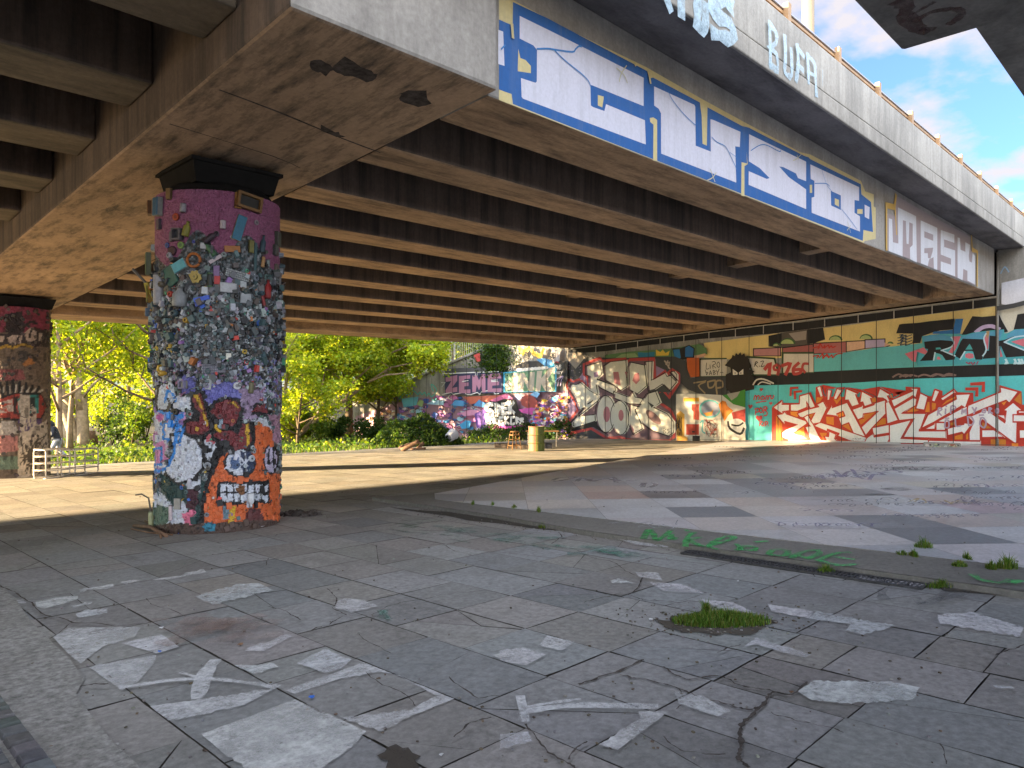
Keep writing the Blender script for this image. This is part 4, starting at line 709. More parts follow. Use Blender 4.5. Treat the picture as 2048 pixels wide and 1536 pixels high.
# fine panel joints over the paint
for k, vv in enumerate(edges):
    if vv < 19.4: w.ribbon([Vector((XW - .001, vv, gz(XW, vv) - .02)), Vector((XW - .001, vv, zs(vv) - .1))], WL.n, .022, (.025, .022, .02), 0)
for vv in (3.35, 2.35, 1.35, .35): w.ribbon([Vector((XW - .001, vv, gz(XW, vv) - .02)), Vector((XW - .001, vv, 5.2))], WL.n, .022, (.025, .022, .02), 0)
w.ribbon([Vector((XW - .001, 4.0, gz(XW, 4) + .09)), Vector((XW - .001, 19.3, gz(XW, 19.3) + .09))], WL.n, .012, (.1, .09, .08), 0)
w.pp(WL, [(2003, 566), (2052, 555), (2052, 606), (2022, 612), (2003, 608)], (.62, .62, .66)); w.stroke(WL, [(2000, 617), (2030, 612), (2060, 604)], .12, (.05, .05, .05), 1); w.stroke(WL, [(2004, 548), (2012, 535), (2020, 545)], .03, (.3, .45, .6), 2)
w.build('mural', M['paint'], AW)
mb = MB(); mb.tube([(22.95, 4.33, -.03), (22.95, 4.33, 5.2)], .028, 8); 
mb.build('downpipe', M['wallc'], AW, True)
for vv in [4.9 + .9985 * k for k in range(14)]:
    mb = MB(); mb.tube([(22.96, vv, zs(vv) - .30), (22.96, vv, zs(vv) - .02)], .016, 6); mb.build('conduit', M['fence'], AW)
mb = MB(); mb.tube([(22.95, 4.35, zs(4.35) - .03), (22.95, 19.2, zs(19.2) - .03)], .018, 6); mb.build('conduit', M['fence'], AW)
# ------------------------------------------------------------------ stair wall continuing outside
RW = thing('stair_wall', 'sunlit graffiti wall beside the bridge with sloping top', 'wall')
mb = MB(); v = 19.34
while v < 39:
    panel(v + .005, v + .9935, -1.6, min(cope(v), 4.7), min(cope(v + .9935), 4.7)); v += .9985
bevel(mb.build('wall_panel', M['wallc'], RW), .008)
mb = MB(); mb.hexa([(x, v_, cope(v_) + z) for z in (.003, .09) for v_ in (19.4, 39.) for x in (22.93, 23.56)]); mb.build('coping', M['wallc'], RW)
w = MB()
def patch(F, c, *pts): w.pp(WL, F(*pts), c)
w.pp(WL, F6((-600, 1040), (-500, 800), (0, 640), (320, 610), (500, 620), (860, 600), (1470, 560), (1470, 1020), (0, 1100)), (.34, .2, .26))
def shards(F, reg, pal, n, r0, r1):
    xs = [p[0] for p in reg]; ys = [p[1] for p in reg]; c_ = 0
    while c_ < n:
        x, y = R.uniform(min(xs), max(xs)), R.uniform(min(ys), max(ys))
        if not inside(x, y, reg): continue
        m = R.randint(4, 8); rr = R.uniform(r0, r1); ph = R.random() * 6; e = R.uniform(.4, 1.)
        pts = [(x + rr * R.uniform(.5, 1.1) * math.cos(ph + k * 6.283 / m), y + e * rr * R.uniform(.5, 1.1) * math.sin(ph + k * 6.283 / m)) for k in range(m)]
        w.pp(WL, F(*pts), jitc(R.choice(pal), .2)); c_ += 1
        if R.random() < .45: w.stroke(WL, F(*(pts[:4])), .03, R.choice((BK, SV, (.25, .1, .4))), 2)
BLU = [(.08, .3, .6), (.3, .5, .7), (.06, .12, .4), (.5, .2, .4), (.6, .55, .65), (.22, .08, .35), (.1, .1, .3), (.6, .2, .45)]
WRM = [(.5, .17, .03), (.52, .34, .03), (.14, .05, .28), (.36, .06, .04), (.4, .37, .37), (.1, .35, .5), (.55, .15, .35), (.25, .12, .5), (.75, .4, .3)]
shards(F6, [(-300, 1000), (-100, 700), (300, 620), (720, 620), (720, 920), (300, 1000)], BLU, 210, 10, 46)
shards(F6, [(-800, 980), (-300, 780), (-100, 720), (-300, 1040)], [(.62, .4, .3), (.6, .5, .45), (.5, .2, .1), (.6, .55, .6), (.3, .2, .15)], 90, 10, 32)
shards(F6, [(1150, 650), (1470, 600), (1470, 1000), (1100, 940)], WRM, 150, 10, 40)
for c, pts in (((.45, .12, .08), ((500, 622), (860, 606), (890, 660), (700, 668), (560, 690))), ((.5, .12, .25), ((840, 610), (900, 590), (960, 640), (900, 680), (720, 670))), ((.3, .06, .05), ((1030, 655), (1080, 600), (1150, 620), (1185, 660), (1190, 720), (1100, 730), (1040, 700))), ((.3, .52, .75), ((980, 620), (1012, 600), (1042, 632), (1012, 652))), ((.22, .45, .72), ((1120, 602), (1170, 568), (1212, 592), (1180, 632))), ((.5, .08, .32), ((1000, 742), (1060, 730), (1142, 722), (1142, 790), (1050, 772))), ((.09, .3, .6), ((380, 702), (422, 650), (502, 660), (500, 712))), ((.08, .26, .55), ((590, 702), (642, 648), (702, 682), (682, 722))), ((.06, .3, .6), ((460, 882), (520, 840), (572, 850), (552, 912), (482, 922))), ((.55, .25, .42), ((470, 772), (560, 740), (642, 750), (632, 792), (502, 802))), ((.3, .5, .7), ((150, 690), (230, 650), (320, 660), (310, 700))), ((.13, .06, .3), ((600, 780), (720, 720), (720, 920), (620, 910)))):
    patch(F6, c, *pts)
patch(F6, (.09, .09, .1), (330, 360), (700, 345), (720, 400), (320, 400)); patch(F6, (.04, .045, .1), (320, 402), (480, 395), (860, 388), (862, 590), (760, 590), (640, 592), (560, 600), (325, 600))
w.stroke(WL, F6((330, 408), (640, 395), (645, 440), (655, 440), (660, 395), (860, 388)), .035, SV, 0); w.stroke(WL, F6((330, 600), (420, 580), (430, 600), (540, 580), (560, 600), (600, 600), (660, 580), (680, 600), (700, 575), (810, 555), (820, 595), (860, 590)), .035, SV, 0)
ZP = (.42, .2, .30)
for pts in (((330, 442), (440, 420), (440, 470), (390, 540), (440, 530), (440, 575), (332, 588), (332, 560), (385, 475), (332, 482)), ((455, 430), (560, 420), (560, 452), (505, 458), (505, 490), (545, 488), (545, 520), (505, 525), (505, 555), (562, 552), (562, 590), (455, 588)), ((580, 425), (622, 422), (642, 470), (668, 412), (702, 410), (702, 580), (672, 580), (665, 510), (642, 560), (620, 510), (612, 580), (580, 580)), ((722, 412), (850, 402), (850, 450), (765, 455), (765, 482), (830, 480), (830, 512), (765, 518), (765, 545), (850, 542), (850, 580), (722, 576))): patch(F6, jitc(ZP, .1), *pts)
w.stroke(WL, F6((520, 480), (575, 470)), .04, SV, 0); w.stroke(WL, F6((850, 465), (790, 468), (790, 480), (850, 478)), .03, SV, 0); w.stroke(WL, F6((325, 490), (360, 488), (330, 530)), .03, SV, 0)
patch(F6, (.045, .042, .04), (950, 340), (1100, 290), (1465, 290), (1465, 480), (1370, 480), (1360, 345), (1250, 360), (960, 400)); patch(F6, (.05, .32, .5), (870, 392), (1180, 375), (1270, 320), (1310, 290), (1365, 335), (1362, 575), (870, 580)); patch(F6, (.10, .20, .12), (885, 405), (1350, 350), (1350, 570), (885, 575))
for pts in (((958, 402), (1012, 400), (1002, 575), (938, 572)), ((1022, 402), (1064, 400), (1108, 490), (1118, 392), (1162, 390), (1152, 572), (1110, 572), (1064, 480), (1052, 572), (1008, 572)), ((1182, 382), (1232, 380), (1222, 450), (1300, 350), (1352, 348), (1282, 460), (1335, 572), (1262, 572), (1222, 502), (1212, 572), (1168, 572)), ((885, 500), (920, 460), (940, 500), (925, 560), (890, 550))): patch(F6, jitc((.42, .36, .29), .08), *pts)
for k in range(9): patch(F6, (.66, .62, .56), *[(1010 + k * 32 + 24 * math.cos(t * .8), 372 - k * 2.5 + 16 * math.sin(t * .8)) for t in range(8)])
for pts in (((1382, 325), (1382, 365)), ((1410, 345), (1400, 330), (1392, 342), (1402, 352), (1412, 340), (1408, 366)), ((1432, 325), (1422, 335), (1440, 352), (1428, 366), (1420, 352), (1440, 335), (1432, 325)), ((1375, 385), (1375, 405), (1388, 405)), ((1375, 395), (1386, 395)), ((1395, 408), (1402, 385), (1410, 408)), ((1428, 385), (1416, 392), (1428, 402), (1416, 408)), ((1438, 385), (1446, 395), (1455, 385)), ((1446, 395), (1444, 410))): w.stroke(WL, F6(*pts), .03, (.6, .58, .54), 2)
for pts in (((950, 345), (968, 345), (950, 380), (970, 378)), ((990, 340), (975, 360), (985, 380), (995, 365), (978, 362)), ((1020, 345), (1005, 350), (1005, 375), (1022, 378), (1022, 362))): w.stroke(WL, F6(*pts), .03, (.45, .43, .4), 2)
for pts in (((1050, 170), (1092, 215), (1100, 175), (1125, 190), (1145, 165)), ((1165, 180), (1180, 215), (1250, 250), (1278, 180))): w.stroke(WL, F6(*pts), .17, (.68, .46, .06), 0)
for c, pts in (((.5, .46, .46), ((1315, 185), (1400, 185), (1392, 290), (1330, 310))), ((.1, .3, .55), ((1175, 275), (1230, 260), (1320, 280), (1330, 330), (1250, 330))), ((.35, .05, .05), ((1340, 300), (1370, 288), (1395, 310)))): patch(F6, c, *pts)
for k in range(10): w.stroke(WL, F6(*[(R.uniform(1315, 1395), R.uniform(190, 300)) for q in range(4)]), .014, BK, 3)
w.stroke(WL, F6((1010, 290), (1020, 250), (1045, 280), (1030, 300)), .02, BK, 2); w.stroke(WL, F6((1090, 280), (1100, 250), (1140, 270), (1145, 240)), .02, BK, 2)
for k in range(3): w.stroke(WL, F6((1385 + k * 25, 520), (1395 + k * 25, 470), (1430 + k * 14, 440), (1460, 430)), .03, (.42, .33, .5), 3)
# silver bubble lettering
patch(F6, (.4, .05, .25), (715, 880), (800, 880), (1000, 870), (1095, 890), (900, 920), (735, 915)); patch(F6, BK, (705, 690), (740, 660), (800, 668), (880, 640), (990, 650), (1012, 745), (1098, 820), (1092, 885), (1010, 890), (900, 895), (850, 870), (740, 902), (718, 850))
WS = (.5, .49, .47)
for pts, wd in ((((800, 690), (750, 700), (745, 735), (800, 755), (795, 790), (745, 795)), .20), (((835, 690), (842, 790)), .2), (((838, 695), (875, 715), (860, 760), (840, 765)), .16), (((900, 690), (898, 780)), .2), (((900, 695), (945, 680)), .16), (((900, 735), (935, 730)), .13), (((900, 775), (945, 770)), .14), (((960, 670), (965, 770)), .2), (((1000, 675), (970, 725), (1005, 770)), .15), (((750, 815), (755, 880)), .16), (((755, 820), (790, 830), (765, 848), (792, 865), (758, 880)), .11), (((812, 815), (815, 870)), .13), (((812, 820), (842, 830), (818, 842), (850, 868)), .11), (((872, 810), (870, 872), (905, 868)), .12), (((870, 815), (902, 812)), .1), (((870, 842), (895, 840)), .09), (((922, 805), (925, 870)), .12), (((955, 805), (925, 840), (958, 872)), .1), (((980, 810), (978, 872), (1008, 868)), .11), (((980, 815), (1006, 810)), .1), (((1025, 812), (1028, 868)), .1), (((1028, 815), (1050, 825), (1030, 838), (1055, 868)), .09), (((1090, 825), (1062, 832), (1085, 855), (1060, 875)), .12)): w.stroke(WL, F6(*pts), wd, jitc(WS, .05), 2)
for pts in (((0, 600), (60, 585), (55, 560), (85, 575), (110, 600), (130, 580), (150, 600), (175, 580), (190, 610), (215, 590), (235, 620), (265, 600), (285, 560), (260, 520), (235, 510), (255, 570)), ((-60, 640), (-20, 590), (20, 610)), ((240, 640), (262, 655), (282, 640))): w.stroke(WL, F6(*pts), .05, (.05, .45, .40), 3)
patch(F6, (.45, .06, .05), (592, 235), (650, 210), (655, 290), (620, 300)); patch(F6, (.3, .42, .2), (60, 690), (90, 650), (130, 660), (110, 720)); patch(F6, (.12, .4, .55), (-80, 640), (80, 620), (60, 700), (-60, 720))
v = 19.34
while v < 38:
    w.ribbon([Vector((XW - .001, v, gz(XW, v) - .05)), Vector((XW - .001, v, min(cope(v), 4.6) - .02))], WL.n, .026, (.02, .02, .022), 0); v += .9985
w.build('mural', M['paint'], RW)
RL = thing('stair_railing', 'pale metal railing with thin uprights along the sloping wall top', 'railing')
mb = MB(); mb.tube([(23.25, 20, cope(20) + 1.02), (23.25, 39, cope(39) + 1.02)], .03, 6); mb.tube([(23.25, 20, cope(20) + .2), (23.25, 39, cope(39) + .2)], .018, 6); mb.build('top_rail', M['fence'], RL)
mb = MB(); v = 20.1
while v < 38.9:
    mb.tube([(23.25, v, cope(v) + .2), (23.25, v, cope(v) + 1.0)], .012, 4, cap=False); v += .135
mb.build('baluster_panel', M['fence'], RL)
for k in range(9):
    v = 20.2 + 2.2 * k; mb = MB(); mb.tube([(23.25, v, cope(v) + .08), (23.25, v, cope(v) + 1.02)], .03, 6); mb.build('post', M['fence'], RL)
# ================================================================== PAINTED COLUMNS
CU, C1, C2, CR_ = 3.25, 7.47, 16.6, .60
def on_cyl(cu, cv, r):
    def f(x, y, off=0.):
        rr = ray(x, y); a = rr[0] ** 2 + rr[1] ** 2; b = -2 * (rr[0] * cu + rr[1] * cv); c = cu * cu + cv * cv - (r + off) ** 2
        q = b * b - 4 * a * c
        t = (-b - math.sqrt(max(q, 0))) / (2 * a); return Vector((t * rr[0], t * rr[1], H + t * rr[2]))
    return f
def near_line(x, y, pts, wd):
    for (x0, y0), (x1, y1) in zip(pts[:-1], pts[1:]):
        dx, dy = x1 - x0, y1 - y0; t = max(0, min(1, ((x - x0) * dx + (y - y0) * dy) / (dx * dx + dy * dy + 1e-9)))
        if (x - x0 - t * dx) ** 2 + (y - y0 - t * dy) ** 2 < wd * wd: return True
    return False
def ellp(cx_, cy_, a, b, n=22): return [(cx_ + a * math.cos(t * 6.2832 / n), cy_ + b * math.sin(t * 6.2832 / n)) for t in range(n)]
MAR, WHT, ORC, BLK, YLC = (.17, .03, .035), (.52, .55, .62), (.55, .12, .035), (.012, .012, .014), (.55, .34, .03)
LAY = []
def LP_(F, c, *pts): LAY.append(('p', F(*pts), c))
def LS(F, c, wd, *pts): LAY.append(('s', F(*pts), c, wd))
CP = C4
LP_(CP, 'cool', (150, 440), (430, 440), (430, 640), (300, 650), (270, 960), (150, 960)); LP_(CP, (.13, .13, .36), (400, 190), (500, 230), (500, 330), (400, 340)); LP_(CP, (.14, .14, .40), (560, 290), (700, 240), (830, 235), (835, 400), (700, 360), (620, 420), (590, 450)); LP_(CP, (.3, .22, .33), (830, 290), (1000, 300), (1000, 520), (870, 540), (860, 400))
LP_(CP, BLK, (180, 300), (250, 235), (350, 250), (370, 340), (500, 350), (500, 480), (200, 470)); LP_(CP, WHT, (195, 310), (255, 262), (335, 270), (350, 352), (490, 365), (488, 462), (215, 452))
LP_(CP, 'cool', (150, 470), (230, 470), (240, 940), (160, 960)); LP_(CP, (.5, .2, .38), (190, 720), (270, 690), (280, 850), (200, 880)); LP_(CP, (.45, .12, .3), (215, 480), (250, 470), (260, 540), (215, 550))
LP_(CP, (.02, .05, .05), (235, 950), (440, 1000), (430, 1120), (540, 1000), (580, 1000), (540, 1390), (420, 1390), (240, 1200)); LP_(CP, WHT, (170, 1100), (240, 1090), (330, 1200), (400, 1150), (440, 1200), (420, 1390), (170, 1380)); LP_(CP, (.1, .16, .12), (165, 1180), (300, 1210), (310, 1390), (165, 1390)); LP_(CP, WHT, (420, 1020), (540, 980), (545, 1100), (450, 1060)); LP_(CP, (.06, .02, .03), (435, 1070), (530, 1060), (500, 1240), (435, 1210)); LP_(CP, (.62, .16, .26), (395, 1255), (500, 1240), (480, 1330), (420, 1335))
LP_(CP, BLK, (300, 640), (400, 620), (510, 670), (575, 780), (575, 910), (500, 1000), (370, 1045), (260, 960), (290, 860), (330, 790)); LP_(CP, WHT, (315, 665), (400, 645), (500, 692), (552, 785), (550, 905), (485, 980), (370, 1018), (282, 948), (305, 860), (345, 790))
LP_(CP, BLK, (540, 660), (700, 650), (720, 800), (620, 900), (560, 860)); LP_(CP, WHT, (570, 690), (660, 690), (650, 760), (580, 750)); LP_(CP, WHT, (570, 790), (640, 780), (610, 860)); LP_(CP, (.45, .1, .12), (580, 640), (670, 670), (650, 720), (590, 700))
LP_(CP, ORC, (545, 1400), (560, 1200), (600, 1000), (680, 840), (740, 790), (960, 790), (945, 580), (1060, 560), (1100, 640), (1085, 740), (1030, 800), (1030, 960), (1150, 940), (1150, 1330), (900, 1380), (560, 1410)); LP_(CP, BLK, (525, 1400), (545, 1150), (600, 920), (655, 830), (695, 840), (625, 980), (585, 1110), (562, 1400))
LP_(CP, BLK, (460, 350), (520, 300), (580, 330), (640, 560), (620, 640), (560, 680), (450, 670), (410, 620), (410, 540), (470, 520)); LP_(CP, MAR, (480, 355), (540, 330), (605, 560), (612, 610), (560, 650), (470, 648), (430, 612), (432, 560), (480, 545), (530, 555), (545, 480), (500, 440)); LP_(CP, YLC, (480, 348), (522, 345), (605, 575), (588, 595), (540, 440))
LP_(CP, BLK, (590, 480), (640, 390), (740, 355), (850, 375), (880, 440), (850, 560), (960, 540), (965, 710), (910, 790), (800, 790), (620, 690), (620, 600)); LP_(CP, MAR, (615, 475), (655, 415), (735, 382), (828, 400), (852, 450), (815, 560), (770, 590), (700, 590), (720, 520), (660, 510)); LP_(CP, MAR, (635, 655), (690, 615), (785, 622), (830, 655), (860, 570), (912, 570), (935, 700), (905, 752), (830, 765), (745, 715)); LP_(CP, YLC, (645, 560), (682, 535), (668, 595), (705, 622), (690, 636), (648, 608)); LP_(CP, YLC, (888, 565), (912, 570), (918, 720), (896, 742)); LP_(CP, YLC, (700, 400), (800, 395), (840, 450), (820, 440), (790, 412)); LP_(CP, (.25, .32, .38), (680, 540), (712, 530), (715, 600), (680, 605))
LP_(CP, BLK, (930, 500), (955, 410), (1045, 395), (1075, 500)); LP_(CP, MAR, (950, 475), (970, 422), (1040, 412), (1058, 480)); LP_(CP, WHT, (930, 545), (1000, 520), (1070, 560), (1095, 620), (1075, 600), (1010, 560)); LP_(CP, (.35, .2, .26), (1040, 500), (1150, 480), (1150, 720), (1090, 720), (1100, 600))
LP_(CP, BLK, *ellp(845, 870, 125, 112)); LP_(CP, WHT, *ellp(845, 867, 108, 97)); LP_(CP, (.08, .13, .25), *ellp(805, 868, 34, 52)); LP_(CP, (.03, .045, .09), (850, 780), (930, 785), (955, 860), (940, 930), (880, 960), (850, 900)); LS(CP, WHT, 6, (835, 810), (900, 890)); LS(CP, WHT, 6, (945, 815), (860, 880)); LS(CP, WHT, 6, (885, 800), (895, 930)); LP_(CP, BLK, *ellp(1082, 840, 62, 116)); LP_(CP, (.45, .40, .52), *ellp(1082, 838, 48, 100)); LS(CP, BLK, 6, (1070, 760), (1060, 860)); LS(CP, BLK, 6, (1100, 760), (1105, 900)); LP_(CP, BLK, *ellp(1065, 860, 15, 26))
LP_(CP, BLK, (670, 1015), (1070, 1003), (1075, 1180), (690, 1195), (660, 1175))
for i in range(7):
    for j in range(2):
        x0 = 692 + i * 54; LP_(CP, WHT, (x0, 1032 + j * 72), (x0 + 43, 1030 + j * 72), (x0 + 43, 1086 + j * 74), (x0 + 2, 1090 + j * 74))
LP_(CP, (.15, .06, .02), (830, 1040), (885, 1035), (880, 1112), (830, 1110)); LP_(CP, WHT, (895, 1090), (940, 1085), (935, 1210), (895, 1210)); LP_(CP, YLC, (760, 1205), (815, 1200), (800, 1330), (770, 1330)); LP_(CP, (.12, .2, .25), (715, 1200), (755, 1200), (760, 1300), (715, 1300)); LP_(CP, (.10, .03, .03), (890, 1215), (1000, 1215), (1040, 1330), (890, 1330)); LP_(CP, (.08, .05, .04), (150, 1345), (1150, 1300), (1150, 1450), (150, 1450)); LP_(CP, ORC, (590, 1240), (680, 1230), (690, 1330), (580, 1340)); LP_(CP, (.03, .2, .3), (570, 1330), (660, 1330), (650, 1390), (570, 1390))
BLS = (.03, .22, .62)
for pts in (((270, 400), (285, 315), (320, 318), (352, 390)), ((220, 470), (300, 500), (410, 500), (400, 515)), ((372, 520), (360, 600), (240, 565)), ((410, 600), (400, 640), (375, 720), (355, 700), (370, 640)), ((352, 610), (340, 790), (290, 900), (230, 935), (170, 910)), ((300, 560), (400, 590), (410, 620)), ((260, 600), (255, 680), (300, 690)), ((190, 760), (240, 750), (240, 880), (190, 880))): LS(CP, BLS, 10, *pts)
for pts in (((200, 440), (215, 290), (260, 250)), ((290, 370), (320, 440), (350, 360)), ((360, 560), (330, 620))): LS(CP, BLK, 7, *pts)
def hash3(a, b, c): return random.Random(int(a * 7919) * 73856093 ^ int(b * 104729) * 19349663 ^ c).random()
COOL = [(.5, .52, .6), (.45, .5, .6), (.12, .2, .45), (.5, .25, .42), (.25, .14, .35), (.55, .56, .62), (.08, .1, .16)]
GREY = [(.05, .055, .06), (.11, .125, .13), (.22, .24, .26), (.38, .41, .43), (.52, .55, .58), (.03, .03, .035), (.07, .13, .14), (.13, .2, .21), (.16, .13, .11), (.3, .33, .36), (.06, .07, .08), (.12, .1, .09)]
GREY = [tuple(v_ * .78 for v_ in c_) for c_ in GREY]
ACC = [(.5, .05, .04), (.05, .15, .55), (.5, .32, .04), (.07, .3, .16), (.5, .18, .05), (.3, .15, .4)]
PNK = (.25, .078, .15)
def colour_front(x, y, k):
    """what the graffiti paints on the near column at this spot (None: bare junk)"""
    edge = 500 + 26 * math.sin(x * .06) + 18 * math.sin(x * .021 + 2)
    r = None
    if y < edge: r = PNK
    for L in LAY:
        if L[0] == 'p':
            if inside(x, y, L[1]): r = L[2]
        elif near_line(x, y, L[1], L[3] / 3.84): r = L[2]
    if r == 'cool': r = COOL[int(hash3(x // 9, y // 12, 3) * len(COOL)) % len(COOL)]
    return r
def make_column(cv, front, name, label, ztop, zbot, nt, nz):
    c = thing(name, label, 'bridge column', (CU, cv, 0)); mb = MB()
    th0 = math.atan2(-cv, -CU)
    P = [[None] * (nt + 1) for _ in range(nz + 1)]; K = [[None] * (nt + 1) for _ in range(nz + 1)]
    for j in range(nz + 1):
        z = zbot + (ztop - zbot) * j / nz
        for i in range(nt + 1):
            # finer steps on the side that faces the plaza
            s = i / nt * 2 - 1; th = th0 + math.pi * (abs(s) ** 1.3) * (1 if s > 0 else -1)
            r = CR_ + (hash3(i % nt, j, 5) - .5) * .012
            p = Vector((r * math.cos(th), r * math.sin(th), z)); q = p + Vector((CU, cv, 0)); P[j][i] = p
            x, y, d = proj(q); K[j][i] = front(x, y, (abs(s) > .62), i, j)
    for j in range(nz):
        for i in range(nt): mb.face([P[j][i], P[j][i + 1], P[j + 1][i + 1], P[j + 1][i]], (K[j][i], K[j][i + 1], K[j + 1][i + 1], K[j + 1][i]))
    mb.build('shaft', M['colpaint'], c, True); return c
def f1(x, y, back, i, j):
    r = colour_front(x, y, 0)
    if back and r is None: r = None
    if r is None: r = GREY[int(hash3(i // 2, j // 2, 9) * len(GREY)) % len(GREY)]; r = tuple(v * .55 for v in r)
    k = .92 + .16 * hash3(i // 2, j // 2, 1)
    if hash3(i // 3, j // 4, 4) < .07 and y > 520: k *= .35
    return tuple(v * k for v in r)
ZT1, ZB1 = 3.53, gz(CU, C1) - .05
COL1 = make_column(C1, f1, 'junk_column', 'round column crusted with scrap and toys, pink at top, skull graffiti at foot', ZT1, ZB1, 300, 330)
mb = MB()
zc = zs(C1)
mb.lathe([(.57, ZT1 - .01), (.52, ZT1 + .07), (.47, ZT1 + .11)], 24); mb.build('neck', M['dark'], COL1)
mb = MB(); mb.hexa([(a * s, b * s, z) for z, s in ((ZT1 + .09, .40), (zc - .02, .45)) for b in (-1, 1) for a in (-1, 1)]); mb.box((-.47, -.47, zc - .055), (.47, .47, zc - .018)); mb.build('bearing_block', M['dark'], COL1)
# scrap stuck on: the biggest pieces each a part, the rest one crust
cyl = on_cyl(CU, C1, CR_)
def frame_at(x, y, rot=0., out=0.):
    p = cyl(x, y); n = Vector((p.x - CU, p.y - C1, 0)).normalized(); t = Vector((0, 0, 1)).cross(n); up = Vector((0, 0, 1))
    a = math.radians(rot); X = t * math.cos(a) + up * math.sin(a); Y = up * math.cos(a) - t * math.sin(a)
    o = p - Vector((CU, C1, 0)) + n * out
    return Matrix(((X.x, Y.x, n.x, o.x), (X.y, Y.y, n.y, o.y), (X.z, Y.z, n.z, o.z), (0, 0, 0, 1)))
mb = MB()
def crust(p_th, z, w_, h_, d_, rot, col):
    th = p_th; n = Vector((math.cos(th), math.sin(th), 0)); t = Vector((-n.y, n.x, 0)); up = Vector((0, 0, 1)); a = rot
    X = t * math.cos(a) + up * math.sin(a); Y = up * math.cos(a) - t * math.sin(a); o = n * (CR_ - .004) + up * z
    Mx = Matrix(((X.x, Y.x, n.x, o.x), (X.y, Y.y, n.y, o.y), (X.z, Y.z, n.z, o.z), (0, 0, 0, 1)))
    k = R.random()
    if k < .66:
        P = [Mx @ Vector((a_ * w_ * s * .5, b_ * h_ * s * .5, zz)) for zz, s in ((0, 1), (d_, R.uniform(.7, 1))) for b_ in (-1, 1) for a_ in (-1, 1)]; mb.hexa(P, col)
    elif k < .88:
        r_ = (w_ + h_) * .28; mb.lathe([(r_, 0), (r_, d_ * .8), (r_ * .8, d_), (r_ * .35, d_), (r_ * .3, d_ * .7)], 9, Mx, [col, col, tuple(v * .7 for v in col), tuple(v * .4 for v in col), BLK])
    else:
        mb.tube([Mx @ Vector((-w_ * .9, -h_ * .3, d_ * .4)), Mx @ Vector((0, h_ * .2, d_)), Mx @ Vector((w_ * .9, h_ * .4, d_ * .4))], .006, 5, col)
th0 = math.atan2(-C1, -CU)
for k in range(12500):
    s = R.uniform(-1, 1); th = th0 + math.pi * s * (.6 if k < 10500 else 1.)
    z = R.uniform(ZB1 + .06, 2.75)
    x, y, d = proj((CU + CR_ * math.cos(th), C1 + CR_ * math.sin(th), z)); pc = colour_front(x, y, 0)
    if y < 545 and R.random() < .45 + (545 - y) / 140: continue
    if pc is not None and y > 600:
        if R.random() < .72: continue
        col = jitc(pc, .16); sz = R.uniform(.012, .034); dp = R.uniform(.003, .012)
        if R.random() < .05: col = jitc(R.choice(GREY + ACC), .2)
    else:
        col = jitc(R.choice(GREY if R.random() < .955 else ACC), .25); sz = R.uniform(.012, .038) * (1.35 if y < 620 else 1.); dp = R.uniform(.006, .03)
        if 720 < y < 800 and R.random() < .35: col = jitc(R.choice(((.2, .2, .45), (.35, .3, .45), (.3, .15, .22), (.4, .45, .5))), .2)
    crust(th, z, sz * R.uniform(.6, 1.5), sz * R.uniform(.6, 1.7), dp, R.uniform(-.5, .5) if R.random() < .7 else R.uniform(0, 3), col)
for k in range(900):
    s = R.uniform(-1, 1); th = th0 + math.pi * s * .62; z = R.uniform(1.75, 3.1) if k < 620 else R.uniform(ZB1 + .1, 1.75); x, y, d = proj((CU + CR_ * math.cos(th), C1 + CR_ * math.sin(th), z))
    if y < 560 and R.random() < .35 + (560 - y) / 110: continue
    if k >= 620: pc = colour_front(x, y, 0); crust(th, z, R.uniform(.03, .06), R.uniform(.03, .08), R.uniform(.012, .03), R.uniform(-.3, .3), jitc(pc if pc else R.choice(GREY), .12)); continue
    crust(th, z, R.uniform(.022, .06), R.uniform(.025, .085), R.uniform(.02, .075), R.uniform(-.6, .6), jitc(R.choice(GREY[:9] + GREY if R.random() < .93 else ACC), .25))
cr = mb.build('scrap_crust', M['junk'], COL1); cr['kind'] = 'stuff'
U_ = .001186
